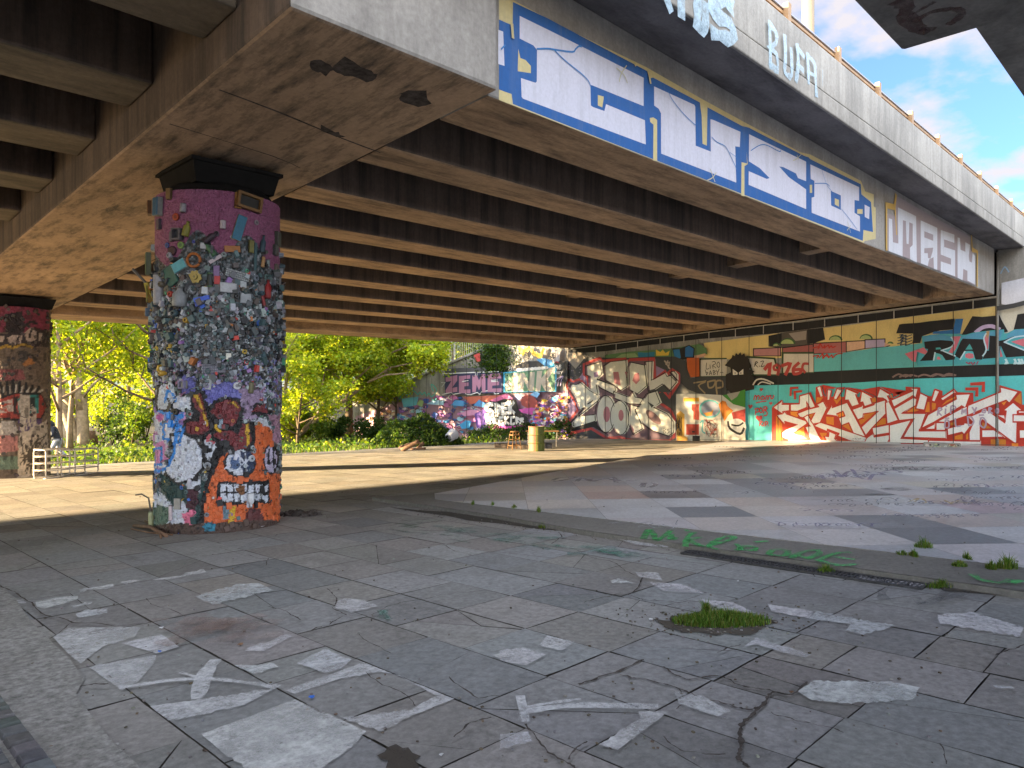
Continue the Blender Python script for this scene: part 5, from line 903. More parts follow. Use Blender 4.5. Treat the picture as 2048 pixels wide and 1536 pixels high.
def jk(kind, F, x, y, w_, h_, rot, col, col2=None, name=None):
    (px, py), = F((x, y)); sc = U_ * (4.041 / (4.041 if F is C3 else 3.8395)); w_ *= sc; h_ *= sc; mb = MB(); Mx = frame_at(px, py, -rot, .0); c2 = col2 or tuple(v * .5 for v in col)
    Vm = Mx @ Matrix.Rotation(-math.pi / 2, 4, 'X')
    if kind == 'can':
        r = w_ / 2; Q = Mx @ Matrix.Translation((0, 0, r * .8)) @ Matrix.Rotation(-math.pi / 2, 4, 'X') @ Matrix.Translation((0, 0, -h_ / 2))
        mb.lathe([(r * .82, 0), (r, h_ * .06), (r, h_ * .5), (r, h_ * .92), (r * .82, h_), (r * .7, h_ * .985)], 14, Q, [c2, col, col, c2, c2, c2])
    elif kind == 'bottle':
        r = w_ / 2; Q = Mx @ Matrix.Translation((0, 0, r * .8)) @ Matrix.Rotation(-math.pi / 2, 4, 'X') @ Matrix.Translation((0, 0, -h_ / 2))
        mb.lathe([(r * .85, 0), (r, h_ * .05), (r, h_ * .62), (r * .45, h_ * .8), (r * .38, h_ * .9), (r * .45, h_ * .91), (r * .45, h_)], 14, Q, [c2, col, col, col, c2, c2, c2])
    elif kind == 'disc':
        r = w_ / 2; mb.lathe([(r, 0), (r, r * .35), (r * .9, r * .5), (r * .5, r * .42), (r * .2, r * .45)], 18, Mx, [c2, col, col, c2, c2])
    elif kind == 'ring':
        r = w_ / 2; mb.tube([Mx @ Vector((r * math.cos(t * math.pi / 10), r * math.sin(t * math.pi / 10), r * .25)) for t in range(21)], r * .22, 7, col, False)
    elif kind == 'gear':
        n_ = 32; r = w_ / 2; ring = [(r * (1. if (t // 2) % 2 else .84)) for t in range(n_)]
        top = [Mx @ Vector((ring[t] * math.cos(6.2832 * t / n_), ring[t] * math.sin(6.2832 * t / n_), .04)) for t in range(n_)]; bot = [Mx @ Vector((ring[t] * math.cos(6.2832 * t / n_), ring[t] * math.sin(6.2832 * t / n_), 0)) for t in range(n_)]
        mb.poly(top, col)
        for t in range(n_): mb.face([bot[t], bot[(t + 1) % n_], top[(t + 1) % n_], top[t]], c2)
        mb.lathe([(r * .45, .041), (r * .4, .06), (r * .2, .062)], 14, Mx, [c2, col, c2])
    elif kind == 'pan':
        r = w_ / 2; mb.lathe([(r * .8, 0), (r, .05), (r * 1.02, .052), (r * .92, .05), (r * .75, .015), (r * .5, .013), (r * .2, .014)], 20, Mx, [col, col, c2, c2, col, (.4, .42, .45), (.5, .5, .52)]); mb.tube([Mx @ Vector((0, r, .045)), Mx @ Vector((-r * .6, r * 2.2, .05))], .012, 6, c2)
    elif kind == 'keys':
        mb.box((-w_ / 2, -h_ / 2, 0), (w_ / 2, h_ / 2, .03), c2, 0, Mx)
        for i in range(13):
            for j in range(4): mb.box((-w_ / 2 + (i + .15) * w_ / 13, -h_ / 2 + (j + .2) * h_ / 4, .03), (-w_ / 2 + (i + .85) * w_ / 13, -h_ / 2 + (j + .85) * h_ / 4, .04), jitc(col, .1), 0, Mx)
    elif kind == 'frame':
        t = min(w_, h_) * .16; mb.box((-w_ / 2, -h_ / 2, 0), (w_ / 2, h_ / 2, .03), c2, 0, Mx)
        for lo, hi in (((-w_ / 2, -h_ / 2), (w_ / 2, -h_ / 2 + t)), ((-w_ / 2, h_ / 2 - t), (w_ / 2, h_ / 2)), ((-w_ / 2, -h_ / 2 + t), (-w_ / 2 + t, h_ / 2 - t)), ((w_ / 2 - t, -h_ / 2 + t), (w_ / 2, h_ / 2 - t))): mb.box((*lo, .03), (*hi, .065), jitc(col, .1), 0, Mx)
    elif kind == 'tri':
        mb.poly([Mx @ Vector((-w_ / 2, -h_ / 2, .04)), Mx @ Vector((w_ / 2, -h_ / 2, .04)), Mx @ Vector((0, h_ / 2, .04))], col); a, b, c_ = [Vector((-w_ / 2, -h_ / 2, 0)), Vector((w_ / 2, -h_ / 2, 0)), Vector((0, h_ / 2, 0))]
        for p, q in ((a, b), (b, c_), (c_, a)): mb.face([Mx @ p, Mx @ q, Mx @ (q + Vector((0, 0, .04))), Mx @ (p + Vector((0, 0, .04)))], c2)
    elif kind == 'tool':
        mb.box((-w_ / 2, h_ * .15, .005), (w_ / 2, h_ / 2, .03), col, 0, Mx); mb.tube([Mx @ Vector((0, h_ * .15, .02)), Mx @ Vector((0, -h_ / 2, .03))], w_ * .28, 7, c2)
    elif kind == 'gun':
        mb.box((-w_ / 2, 0, .01), (w_ / 2, h_ * .45, .05), col, 0, Mx); mb.box((-w_ / 2, -h_ / 2, .012), (-w_ * .2, 0, .048), c2, 0, Mx); mb.box((-w_ * .15, -h_ * .22, .015), (w_ * .05, 0, .04), c2, 0, Mx)
    else:                                   # box, board, bar
        d = min(w_, h_) * (.5 if kind == 'box' else .28); P = [Mx @ Vector((a * w_ * s / 2, b * h_ * s / 2, z)) for z, s in ((0, 1), (d * .85, 1), ) for b in (-1, 1) for a in (-1, 1)]; mb.hexa(P, c2)
        P = [Mx @ Vector((a * w_ * s / 2, b * h_ * s / 2, z)) for z, s in ((d * .85 + .001, .98), (d, .88)) for b in (-1, 1) for a in (-1, 1)]; mb.hexa(P, col)
    mb.build(name or {'can': 'drink_can', 'disc': 'lid', 'ring': 'hoop', 'keys': 'keyboard', 'tri': 'warning_plate', 'tool': 'hand_tool', 'gun': 'toy_pistol', 'frame': 'picture_frame'}.get(kind, kind), M['junk'], COL1, kind in ('can', 'bottle', 'disc', 'ring', 'pan'))
for a in (('frame', 950, 265, 215, 130, 8, (.17, .08, .02), (.02, .015, .01)), ('box', 870, 250, 55, 130, 3, (.28, .13, .02)), ('box', 245, 300, 95, 150, 4, (.03, .10, .17), (.2, .2, .18)), ('box', 175, 310, 70, 115, -6, (.24, .09, .02)), ('box', 325, 195, 50, 90, 0, (.16, .09, .03)), ('can', 440, 310, 48, 72, 4, (.25, .23, .25)), ('disc', 375, 380, 62, 62, 0, (.35, .05, .02)), ('bottle', 470, 480, 58, 125, 14, (.22, .2, .03)), ('can', 750, 445, 45, 72, 3, (.42, .36, .38)), ('board', 880, 470, 78, 215, 16, (.03, .14, .22), (.25, .17, .04)),
          ('disc', 1020, 425, 44, 58, 0, (.25, .2, .22)), ('box', 245, 440, 52, 85, 0, (.1, .07, .09)), ('frame', 400, 525, 85, 95, 2, (.09, .08, .09), (.04, .04, .045)), ('box', 342, 540, 36, 80, 0, (.12, .1, .12)), ('disc', 700, 515, 46, 46, 0, (.07, .05, .07)), ('disc', 828, 545, 40, 40, 0, (.4, .36, .38), (.1, .08, .1)), ('bottle', 655, 548, 52, 135, 48, (.035, .02, .03)), ('disc', 415, 608, 60, 60, 0, (.16, .25, .07), (.08, .14, .05)), ('disc', 348, 655, 80, 80, 0, (.07, .025, .035)), ('disc', 515, 580, 26, 26, 0, (.05, .06, .32)), ('disc', 305, 610, 48, 48, 0, (.05, .08, .25)), ('box', 598, 615, 48, 48, 5, (.42, .42, .44), (.15, .15, .16)), ('bottle', 650, 645, 46, 130, -38, (.05, .13, .06)), ('board', 825, 640, 125, 52, -4, (.34, .13, .03)), ('box', 975, 620, 42, 105, 3, (.17, .15, .04)), ('bottle', 1062, 600, 46, 150, 8, (.03, .06, .08)), ('bar', 1012, 700, 26, 235, 2, (.05, .10, .11)), ('can', 1068, 745, 30, 95, 10, (.36, .2, .08)), ('can', 1105, 755, 32, 62, 0, (.2, .23, .22)),
          ('ring', 520, 730, 105, 105, 0, (.36, .11, .02)), ('box', 415, 780, 125, 82, -28, (.10, .33, .38), (.3, .33, .3)), ('board', 345, 860, 115, 165, -30, (.03, .10, .08)), ('bar', 378, 820, 30, 180, -36, (.42, .2, .10)), ('gear', 538, 868, 108, 108, 0, (.42, .31, .08)), ('can', 650, 890, 42, 112, 0, (.03, .035, .035), (.1, .22, .08)), ('box', 705, 890, 46, 72, 0, (.45, .04, .04)), ('keys', 862, 852, 195, 68, 12, (.36, .38, .38), (.14, .15, .16)), ('pan', 510, 965, 100, 100, 0, (.16, .17, .18), (.07, .07, .075)), ('can', 262, 965, 82, 265, 0, (.30, .29, .30)), ('bottle', 430, 1030, 112, 165, 4, (.22, .23, .24)), ('box', 608, 975, 48, 60, 5, (.5, .52, .55)), ('gun', 592, 1060, 120, 72, -14, (.05, .12, .60), (.04, .07, .3)), ('ring', 980, 1170, 84, 84, 0, (.5, .52, .54)), ('bottle', 1095, 965, 60, 165, 6, (.28, .02, .02)), ('bar', 1112, 1100, 22, 145, 3, (.05, .42, .44)), ('box', 790, 955, 130, 80, 3, (.42, .43, .45)), ('box', 920, 1040, 90, 85, 3, (.34, .36, .38)), ('tri', 182, 1030, 58, 125, 0, (.5, .27, .02)), ('board', 140, 1000, 38, 140, 3, (.42, .36, .03)), ('box', 170, 760, 90, 190, 6, (.12, .14, .04)), ('tool', 1055, 1010, 55, 180, -12, (.2, .19, .19), (.24, .03, .03)), ('box', 160, 1150, 105, 72, 5, (.09, .15, .22)), ('disc', 320, 940, 85, 85, 0, (.08, .08, .085)), ('box', 700, 820, 46, 90, 0, (.2, .12, .25)), ('board', 690, 720, 28, 110, 55, (.5, .42, .44)), ('box', 1180, 560, 70, 130, 0, (.08, .08, .06)), ('box', 1165, 650, 60, 90, 4, (.1, .1, .09)), ('box', 1190, 900, 55, 100, 0, (.2, .2, .21)), ('disc', 905, 930, 60, 60, 0, (.4, .1, .03)), ('disc', 830, 890, 52, 40, 0, (.3, .04, .04)), ('bar', 620, 820, 46, 90, 12, (.13, .18, .17)), ('bar', 660, 1330, 26, 120, 0, (.45, .46, .48)), ('disc', 480, 1370, 60, 60, 0, (.2, .2, .22)), ('box', 683, 1288, 34, 44, 0, (.75, .74, .72)), ('box', 793, 1510, 34, 40, 0, (.7, .7, .66)), ('disc', 1040, 1370, 90, 110, 0, (.07, .07, .10)), ('tool', 1170, 830, 40, 150, 5, (.15, .12, .1), (.1, .1, .1))): jk(a[0], C3, *a[1:])
for a in (('can', 178, 1300, 40, 135, 0, (.34, .36, .2)), ('board', 370, 1180, 58, 85, 0, (.3, .29, .27)), ('can', 320, 1250, 28, 125, 0, (.5, .42, .44)), ('disc', 640, 1135, 28, 28, 0, (.42, .2, .14), (.5, .5, .5)), ('bottle', 918, 1150, 52, 115, 180, (.55, .57, .6)), ('disc', 892, 95, 40, 40, 0, (.55, .04, .05)), ('disc', 308, 80, 36, 50, 0, (.2, .42, .06)), ('keys', 645, 140, 170, 75, -3, (.2, .2, .24), (.1, .1, .13)), ('disc', 820, 275, 60, 60, 0, (.55, .55, .6), (.2, .2, .22)), ('board', 605, 262, 44, 84, 8, (.3, .32, .33)), ('frame', 420, 265, 50, 62, 0, (.22, .2, .3), (.3, .28, .22)), ('can', 920, 290, 42, 90, 3, (.14, .13, .07)), ('box', 755, 50, 40, 50, 0, (.7, .68, .6)), ('bar', 1030, 320, 30, 190, -3, (.5, .53, .6)), ('disc', 520, 1060, 46, 46, 0, (.03, .03, .035))): jk(a[0], C4, *a[1:])
mb = MB()                                   # the black and yellow measuring stick poking out on the left
Mx = frame_at(300, 560, 0, 0); q0 = cyl(305, 590) - Vector((CU, C1, 0)); o_ = Vector((-RT[0], -RT[1], 0))
mb.tube([q0 + o_ * -.05, q0 + o_ * .20 + Vector((0, 0, .26))], .014, 6, (.12, .11, .1)); mb.tube([q0 + o_ * -.03 + Vector((0, 0, -.2)), q0 + o_ * .06 + Vector((0, 0, .12))], .03, 4, (.45, .34, .03)); mb.build('measuring_stick', M['junk'], COL1)
mb = MB(); q0 = cyl(303, 1000) - Vector((CU, C1, 0)); mb.tube([q0 + Vector((0, 0, -.15)), q0 + o_ * .03 + Vector((0, 0, .02)), q0 + o_ * .10 + Vector((0, 0, .06)), q0 + o_ * .16 + Vector((0, 0, .05))], .008, 6, (.1, .09, .08)); mb.build('bent_rod', M['junk'], COL1)
LAY2 = []
def q2(c, *pts): LAY2.append(('p', C5(*pts), c))
def s2(c, wd, *pts): LAY2.append(('s', C5(*pts), c, wd))
q2((.2, .03, .055), (-200, 70), (400, 80), (400, 330), (280, 350), (200, 350), (-200, 345)); q2((.022, .012, .012), (50, 195), (180, 170), (205, 330), (120, 385), (40, 335)); q2((.03, .02, .02), (-200, 350), (200, 350), (280, 300), (400, 340), (400, 460), (-200, 470)); q2((.42, .32, .26), (60, 385), (100, 365), (180, 372), (170, 430), (110, 440), (70, 422)); q2((.42, .32, .26), (205, 342), (250, 300), (296, 342), (290, 402), (240, 422), (205, 402)); q2((.42, .32, .26), (-60, 370), (30, 370), (30, 420), (-60, 425)); q2((.36, .28, .22), (310, 350), (342, 350), (340, 420), (315, 410)); s2((.02, .015, .015), 9, (150, 380), (135, 420)); s2((.02, .015, .015), 9, (250, 330), (240, 380)); s2((.02, .015, .015), 10, (205, 290), (250, 255), (295, 270)); s2((.42, .25, .03), 10, (-100, 460), (0, 470), (50, 450), (100, 470), (180, 440), (260, 460))
for k in range(9): s2((.05, .04, .03), 5, (140 + k * 5, 500 + k * 10), (200 + k * 8, 490 + k * 5), (300 + k * 4, 560 + k * 6), (330, 610))
q2((.35, .14, .04), (180, 600), (240, 540), (282, 592), (200, 622)); q2((.2, .06, .06), (-200, 650), (180, 640), (210, 720), (100, 740), (-200, 740))
for k in range(9): s2((.012, .012, .012), 12, (-100 + k * 52, 730 + abs(k - 4) * 14), (-70 + k * 45, 850)); s2((.4, .36, .3), 7, (-75 + k * 52, 770 + abs(k - 4) * 10), (-60 + k * 46, 830))
q2((.012, .01, .01), (-200, 880), (0, 870), (110, 830), (330, 830), (390, 950), (330, 1050), (140, 1060), (-200, 1020)); q2((.30, .04, .03), (-200, 890), (0, 885), (110, 845), (330, 845), (380, 950), (330, 1032), (150, 1042), (-200, 1010)); q2((.45, .35, .3), (-200, 905), (0, 908), (100, 882), (110, 985), (0, 1000), (-200, 990)); q2((.04, .02, .02), (105, 870), (150, 860), (130, 950), (150, 1010), (110, 1000)); q2((.03, .2, .18), (140, 880), (200, 855), (310, 850), (318, 1000), (150, 1000)); q2((.4, .36, .3), (140, 900), (185, 880), (160, 990)); q2((.02, .03, .03), (230, 870), (280, 870), (280, 980), (230, 980)); s2((.4, .05, .03), 6, (-60, 960), (20, 930), (90, 920)); s2((.4, .05, .03), 6, (-60, 940), (30, 970), (80, 990)); s2((.4, .05, .03), 5, (0, 925), (40, 950), (60, 985))
q2((.08, .05, .12), (140, 1045), (340, 1040), (330, 1140), (160, 1160))
CRM = (.42, .36, .29); q2(CRM, (160, 845), (240, 845), (236, 1000), (215, 1050), (195, 1160), (165, 1130)); q2(CRM, (150, 1160), (250, 1130), (380, 1050), (400, 1500), (140, 1520)); q2((.42, .37, .32), (-200, 1050), (120, 1060), (150, 1160), (60, 1180), (-200, 1160)); q2((.38, .16, .14), (-200, 1170), (140, 1180), (150, 1300), (-200, 1350)); q2((.12, .17, .12), (-200, 1350), (140, 1340), (150, 1450), (-200, 1450))
for k in range(16): s2(CRM, 5, (240 + R.uniform(-70, 60), 900 + R.uniform(0, 80)), (240 + R.uniform(-70, 60), 1100 + R.uniform(-60, 90)))
for k in range(30): s2((.05, .04, .03), 4, (R.uniform(150, 380), R.uniform(1150, 1490)), (R.uniform(150, 380), R.uniform(1150, 1490)))
def f2(x, y, back, i, j):
    r = (.14, .10, .07)
    if y < 604: r = (.012, .01, .01)
    for L in LAY2:
        if L[0] == 'p':
            if inside(x, y, L[1]): r = L[2]
        elif near_line(x, y, L[1], L[3] / 4.045): r = L[2]
    k = .75 + .5 * hash3(i // 2, j // 2, 1)
    if hash3(i // 3, j // 4, 4) < .12: k *= .45
    return tuple(v * k for v in r)
CR_ = .575
ZB2 = gz(CU, C2) - .06; ZT2 = zs(C2) - .2
COL2 = make_column(C2, f2, 'eye_column', 'round column at far left painted with a big red rimmed eye', ZT2, ZB2, 130, 150)
mb = MB(); mb.hexa([(a * s, b * s, z) for z, s in ((ZT2 - .01, .50), (zs(C2) - .02, .56)) for b in (-1, 1) for a in (-1, 1)]); mb.build('bearing_block', M['dark'], COL2)
mb = MB()
for k in range(260):
    th = math.atan2(-C2, -CU) + R.uniform(-2, 2); z = R.uniform(ZT2 - .5, ZT2) if k < 80 else R.uniform(ZB2 + .1, ZT2 - .5); crust(th, z, .05, .06, R.uniform(.01, .05) if k < 80 else .015, R.uniform(0, 3), jitc((.08, .06, .05), .4))
cr = mb.build('scrap_crust', M['junk'], COL2); cr['kind'] = 'stuff'
# ================================================================== THINGS ON THE GROUND
def gpos(x, y): p = GR(x, y); return p
# two low tube barriers
def barrier(lx, ly, rx, ry, hpx, label):
    a, b = gpos(lx, ly), gpos(rx, ry); D = proj(a)[2]; h = hpx / FL * D
    t = thing('tube_barrier', label, 'barrier', a, 0, 'tube barriers by the far column'); d = (b - a); L = d.length; d.normalize(); n = Vector((-d.y, d.x, 0)).normalized() * .28; r = .014; up = Vector((0, 0, 1))
    for o in (Vector((0, 0, 0)), d * L):
        mb = MB(); c = .06; P = [o + up * c * 0 + n * .1, o + up * .0 + n * 0]
        P = [o + n * .18, o + n * .05 + up * .005, o + up * .06, o + up * (h - .06), o + up * h + n * .05, o + up * h + n * .95, o + up * (h - .06) + n, o + up * .06 + n, o + n * .95 + up * .005, o + n * .82]
        mb.tube(P, r, 7); eh = mb.build('end_hoop', M['tube'], t, True)
        for q in (.28, .52, .76):
            mb = MB(); mb.tube([o + up * h * q, o + up * h * q + n], r * .75, 6); mb.build('rung', M['tube'], eh, True)
    for m_ in (0, 1):
        for q in (.0, .27, .52, .76, 1.0):
            mb = MB(); mb.tube([n * m_ + up * max(h * q, .012), n * m_ + d * L + up * max(h * q, .012)], r * .85, 6); mb.build('rail', M['tube'], t, True)
barrier(92, 958, 139, 953, 58, 'pale tube barrier on the left, nearer the eye column')
barrier(150, 952, 196, 946, 52, 'pale tube barrier on the right, beside the open paving')
# oil drum
p = gpos(1073, 902); t = thing('oil_drum', 'rusty oil drum with green side and white paint runs, standing in sunlight', 'drum', p)
mb = MB(); r, h = .222, .70; prof = [(r, 0), (r + .008, .012), (r, .03), (r, .21), (r + .012, .235), (r, .26), (r, .44), (r + .012, .465), (r, .49), (r, .67), (r + .01, .69), (r + .006, .70), (r - .012, .70), (r - .015, .5), (r - .02, .3), (.02, .3)]
nn = 40
for j in range(len(prof) - 1):
    for i in range(nn):
        q = []
        for (rr, z), k in ((prof[j], i), (prof[j], i + 1), (prof[j + 1], i + 1), (prof[j + 1], i)): q.append((rr * math.cos(6.2832 * k / nn), rr * math.sin(6.2832 * k / nn), z))
        m = Vector(q[0]); s = m.x * RT[0] + m.y * RT[1]
        col = (.17, .065, .035) if s < -.04 else (.085, .115, .02)
        if s < -.07 and hash3(i // 2, 1, 2) < .4 and (j % 3 or hash3(i, j, 8) < .5): col = (.30, .25, .21)
        if -.02 < s < .1 and hash3(i, 2, 2) < .5: col = (.16, .14, .03)
        if j >= 12: col = (.04, .025, .02)
        mb.face(q, jitc(col, .2))
mb.build('drum_body', M['colpaint'], t)
# bar stool
p = gpos(1029, 899); t = thing('bar_stool', 'small yellow wooden bar stool beside the oil drum', 'stool', p, math.atan2(FW[1], FW[0]) + .5)
hS = .545; mb = MB(); mb.lathe([(.10, hS - .035), (.125, hS - .03), (.13, hS - .01), (.12, hS), (.05, hS - .004)], 18, None, [(.45, .25, .06)] * 5); mb.build('seat', M['wood'], t, True)
mb = MB(); mb.box((-.115, -.115, hS - .13), (.115, .115, hS - .10)); mb.build('seat_frame', M['wood'], t)
for a in (-1, 1):
    for b in (-1, 1): mb = MB(); mb.tube([(a * .09, b * .09, hS - .03), (a * .15, b * .15, 0)], [.013, .016], 7); mb.build('leg', M['wood'], t, True)
for z, e in ((.12, .138), (.3, .115)):
    for k in range(4): mb = MB(); c_, s_ = [(1, 1), (1, -1), (-1, -1), (-1, 1), (1, 1)][k:k + 2]; mb.tube([(c_[0] * e, c_[1] * e, z), (s_[0] * e, s_[1] * e, z)], .009, 6); mb.build('stretcher', M['wood'], t, True)
# low table behind the drum
a = gpos(1089, 894); b = gpos(1107, 894); D = proj(b)[2]; hT = 33 / FL * D
t = thing('folding_table', 'thin legged table behind the oil drum', 'table', (a + b) / 2, math.atan2(RT[1], RT[0])); mb = MB(); mb.box((-.72, -.22, hT - .03), (.3, .22, hT)); bevel(mb.build('tabletop', M['wood'], t), .004)
for x_ in (-.66, .24):
    for y_ in (-.18, .18): mb = MB(); mb.tube([(x_, y_, 0), (x_, y_, hT - .031)], .012, 6); mb.build('leg', M['fence'], t, True)
p = gpos(1097, 896.5); mb = MB(); mb.box((-.10, -.12, 0), (.10, .12, .15)); mb.box((-.112, -.132, .13), (.112, .132, .15)); o = bevel(mb.build('crate', M['iron']), .008); o.location = p; o.rotation_euler.z = math.atan2(RT[1], RT[0]); tag(o, 'small dark blue crate under the table by the drum', 'crate')
a, b = gpos(994, 895), gpos(1062, 897); d = b - a; mb = MB(); mb.box((0, -.14, -.02), (d.length, .14, .14)); o = bevel(mb.build('kerb_block', M['side']), .02); o.location = a; o.rotation_euler.z = math.atan2(d.y, d.x); tag(o, 'long low concrete block lying behind the bar stool', 'concrete block')
a, b = gpos(1847, 897.5), gpos(1922, 898.5); d = b - a; L = d.length; t = thing('block_bench', 'low concrete block covered in dark graffiti at wall foot', 'bench', a, math.atan2(d.y, d.x)); mb = MB(); mb.box((0, 0, 0), (L, .28, .165)); bevel(mb.build('block', M['wallc'], t), .01)
mb = MB()
for k in range(46):
    x_, z_ = R.uniform(.06, L - .06), R.uniform(.03, .135); c = jitc(R.choice(((.45, .42, .25), (.06, .06, .05), (.5, .46, .4), (.3, .1, .05), (.2, .24, .18))), .2); e = R.uniform(.015, .045); o_y = -.0012 - k * .0001
    mb.poly([(max(.01, min(L - .01, x_ + e * 1.5 * math.cos(q * 1.05) * R.uniform(.6, 1))), o_y, max(.008, min(.155, z_ + e * math.sin(q * 1.05) * R.uniform(.6, 1)))) for q in range(6)], c)
mb.build('tag_paint', M['paint'], t)
# logs
def log(x0, y0, x1, y1, r, lift, label, dd=0.):
    a = gpos(x0, y0); b = at(x1, proj(a)[2] + dd, y=y1); a = at(x0, proj(a)[2], y=y0) + Vector((0, 0, lift)); m = (b - a)
    mb = MB(); n = 11; P = [m * (k / 6) + Vector((R.uniform(-.008, .008), 0, R.uniform(-.008, .008))) for k in range(7)]; mb.tube(P, [r * R.uniform(.85, 1.1) for k in P], n); o = mb.build('log', M['stick'], None, True); o.location = a; tag(o, label, 'log', 'logs in the sunlit pile')
log(801, 897, 823, 889, .085, .0, 'thick pale log end at left of the pile', .5); log(803, 902, 838, 882, .065, .02, 'dark split log leaning across the pile'); log(822, 900, 851, 898, .06, .0, 'short log at the right of the pile', .15); log(834, 899, 847, 886, .055, .02, 'stub of wood standing up at right of the pile', .2)
# white bucket thrown on the brambles
p = at(902, 26., y=872); mb = MB(); Q = Matrix.Rotation(.35, 4, 'Z') @ Matrix.Rotation(1.25, 4, 'Y'); mb.lathe([(.12, -.2), (.16, -.18), (.2, .16), (.215, .17), (.215, .19), (.19, .185), (.15, -.1)], 16, Q); o = mb.build('bucket', M['white'], None, True); o.location = p; tag(o, 'white plastic bucket lying tipped in the dark brambles', 'bucket')
# drain grate along the kerb
e0, e1 = gpos(*P6((420, 600))[0]), gpos(*P6((1590, 775))[0]); uu = 5.085
t = thing('drain_grate', 'long dark slotted drain grate along edge of asphalt strip', 'drain', (uu, e1.y, 0)); Ld = e0.y - e1.y
mb = MB(); zf = lambda v: gz(uu, v) + .006
mb.hexa([(x_, y_, gz(uu, e1.y + y_) + z_) for z_ in (-.004, .003) for y_ in (0, Ld) for x_ in (-.07, .07)]); mb.build('channel', M['dark'], t)
mb = MB(); y_ = 0.
while y_ < Ld:
    mb.hexa([(x_, q, gz(uu, e1.y + q) + z_) for z_ in (.003, .016) for q in (y_, y_ + .013) for x_ in (-.062, .062)]); y_ += .03
for x0, x1 in ((-.075, -.058), (-.006, .006), (.058, .075)): mb.hexa([(x_, q, gz(uu, e1.y + q) + z_) for z_ in (.003, .0165) for q in (0, Ld) for x_ in (x0, x1)])
mb.build('slotted_cover', M['iron'], t)
# sticks, paper, rubble at the junk column
def stick(pts, r, label):
    P = [gpos(x, y) + Vector((0, 0, .012 + l)) for x, y, l in pts]; mb = MB(); b = P[0]; mb.tube([q - b for q in P], r, 6); o = mb.build('stick', M['stick'], None, True); o.location = b; tag(o, label, 'stick', 'sticks at the column foot')
stick(((268, 1054, 0), (300, 1062, .03), (333, 1075, .0)), .018, 'thick brown stick left of the junk column foot'); stick(((262, 1060, 0), (300, 1068, .0), (345, 1072, .0)), .008, 'thin twig lying in front of the thick stick'); stick(((290, 1048, 0.02), (318, 1066, .01), (322, 1078, 0)), .010, 'bent twig crossing the thick stick')
mb = MB(); c = gpos(590, 1030)
for k in range(150):
    a, q = R.uniform(0, 6.28), R.random() ** .7; x_, y_ = c.x + .32 * q * math.cos(a) * RT[0] + .13 * q * math.sin(a) * FW[0], c.y + .32 * q * math.cos(a) * RT[1] + .13 * q * math.sin(a) * FW[1]; s = R.uniform(.012, .04); z_ = gz(x_, y_) + (1 - q) * .035
    mb.box((-s, -s * .6, -s * .3), (s, s * .6, s * .3), (0, 0, 0), 0, Matrix.Translation((x_, y_, z_)) @ Matrix.Rotation(R.uniform(0, 6), 4, Vector((R.random(), R.random(), R.random())).normalized()))
o = mb.build('rubble_heap', M['rubble']); o['kind'] = 'stuff'; tag(o, 'heap of dark burnt rubble beside the junk column foot', 'rubble')
def scrap(x, y, s, mat, name, label, cat, grp=None):
    c = gpos(x, y); mb = MB(); pts = [(s * R.uniform(.6, 1.1) * math.cos(k * 1.05), s * .7 * R.uniform(.6, 1.1) * math.sin(k * 1.05), .01 + R.uniform(0, s * .35)) for k in range(6)]
    for k in range(6): mb.face([pts[k], pts[(k + 1) % 6], (0, 0, s * .4)]); mb.face([pts[(k + 1) % 6], pts[k], (0, 0, .004)])
    o = mb.build(name, mat); o.location = c; tag(o, label, cat, grp)
scrap(522, 1056, .045, M['white'], 'paper_scrap', 'crumpled white paper at foot of the junk column', 'litter'); scrap(*P7((655, 546))[0], .014, M['blue'], 'plastic_scrap', 'bright blue plastic bit beside a white painted slab', 'litter'); scrap(*P7((1277, 736))[0], .016, M['blue'], 'plastic_scrap', 'bright blue plastic bit on dark slab in foreground', 'litter'); scrap(*P7((662, 448))[0], .014, M['white'], 'paper_scrap', 'tiny white scrap on the reddish slabs', 'litter'); scrap(*P8((1138, 486))[0], .014, M['stick'], 'wood_chip', 'brown chip beside the big white worn patch', 'litter'); scrap(*P6((1800, 800))[0], .04, M['white'], 'paper_scrap', 'grey white scrap in the weeds by the kerb', 'litter'); scrap(*P6((598, 772))[0], .014, M['white'], 'paper_scrap', 'small white scrap beyond the grass tuft', 'litter'); scrap(*P8((590, 200))[0], .018, M['white'], 'paper_scrap', 'white scrap at left edge of the grass tuft', 'litter'); scrap(*P7((1808, 972))[0], .012, M['white'], 'paper_scrap', 'white scrap near the bottom edge, beside bare soil', 'litter'); scrap(*P7((985, 518))[0], .018, M['stick'], 'wood_chip', 'brown leaf bit on the slab joint', 'litter')
mb = MB()                                   # grit and leaf crumbs, uncountable
for k in range(1300):
    if k < 420: x, y = R.uniform(0, 2048), 900 + 636 * R.random() ** .8
    elif k < 950:
        f = R.random(); x, y = 800 + f * 1248 + R.uniform(-20, 20), 1018 + f * 172 + R.uniform(-6, 8)
    else: x, y = R.gauss(1440, 100), R.gauss(1245, 16)
    if not 902 < y < 1536: continue
    c = gpos(x, y); D = proj(c)[2]
    if c.x > 22.5: continue
    s = R.uniform(.0015, .0055) * (1 + D * .06); c.z += .05 if (c.x > 5.4 and c.y < 7) else 0
    mb.box((-s, -s * .7, -s * .4), (s, s * .7, s * .4), jitc(R.choice(((.08, .06, .045), (.14, .11, .08), (.2, .19, .18), (.10, .08, .06), (.16, .15, .14), (.24, .235, .23))), .3), 0, Matrix.Translation(c + Vector((0, 0, s * .4 + .004))) @ Matrix.Rotation(R.uniform(0, 6), 4, 'Z'))
o = mb.build('grit', M['slab']); o['kind'] = 'stuff'; tag(o, 'scattered grit and leaf crumbs over the paving', 'grit')
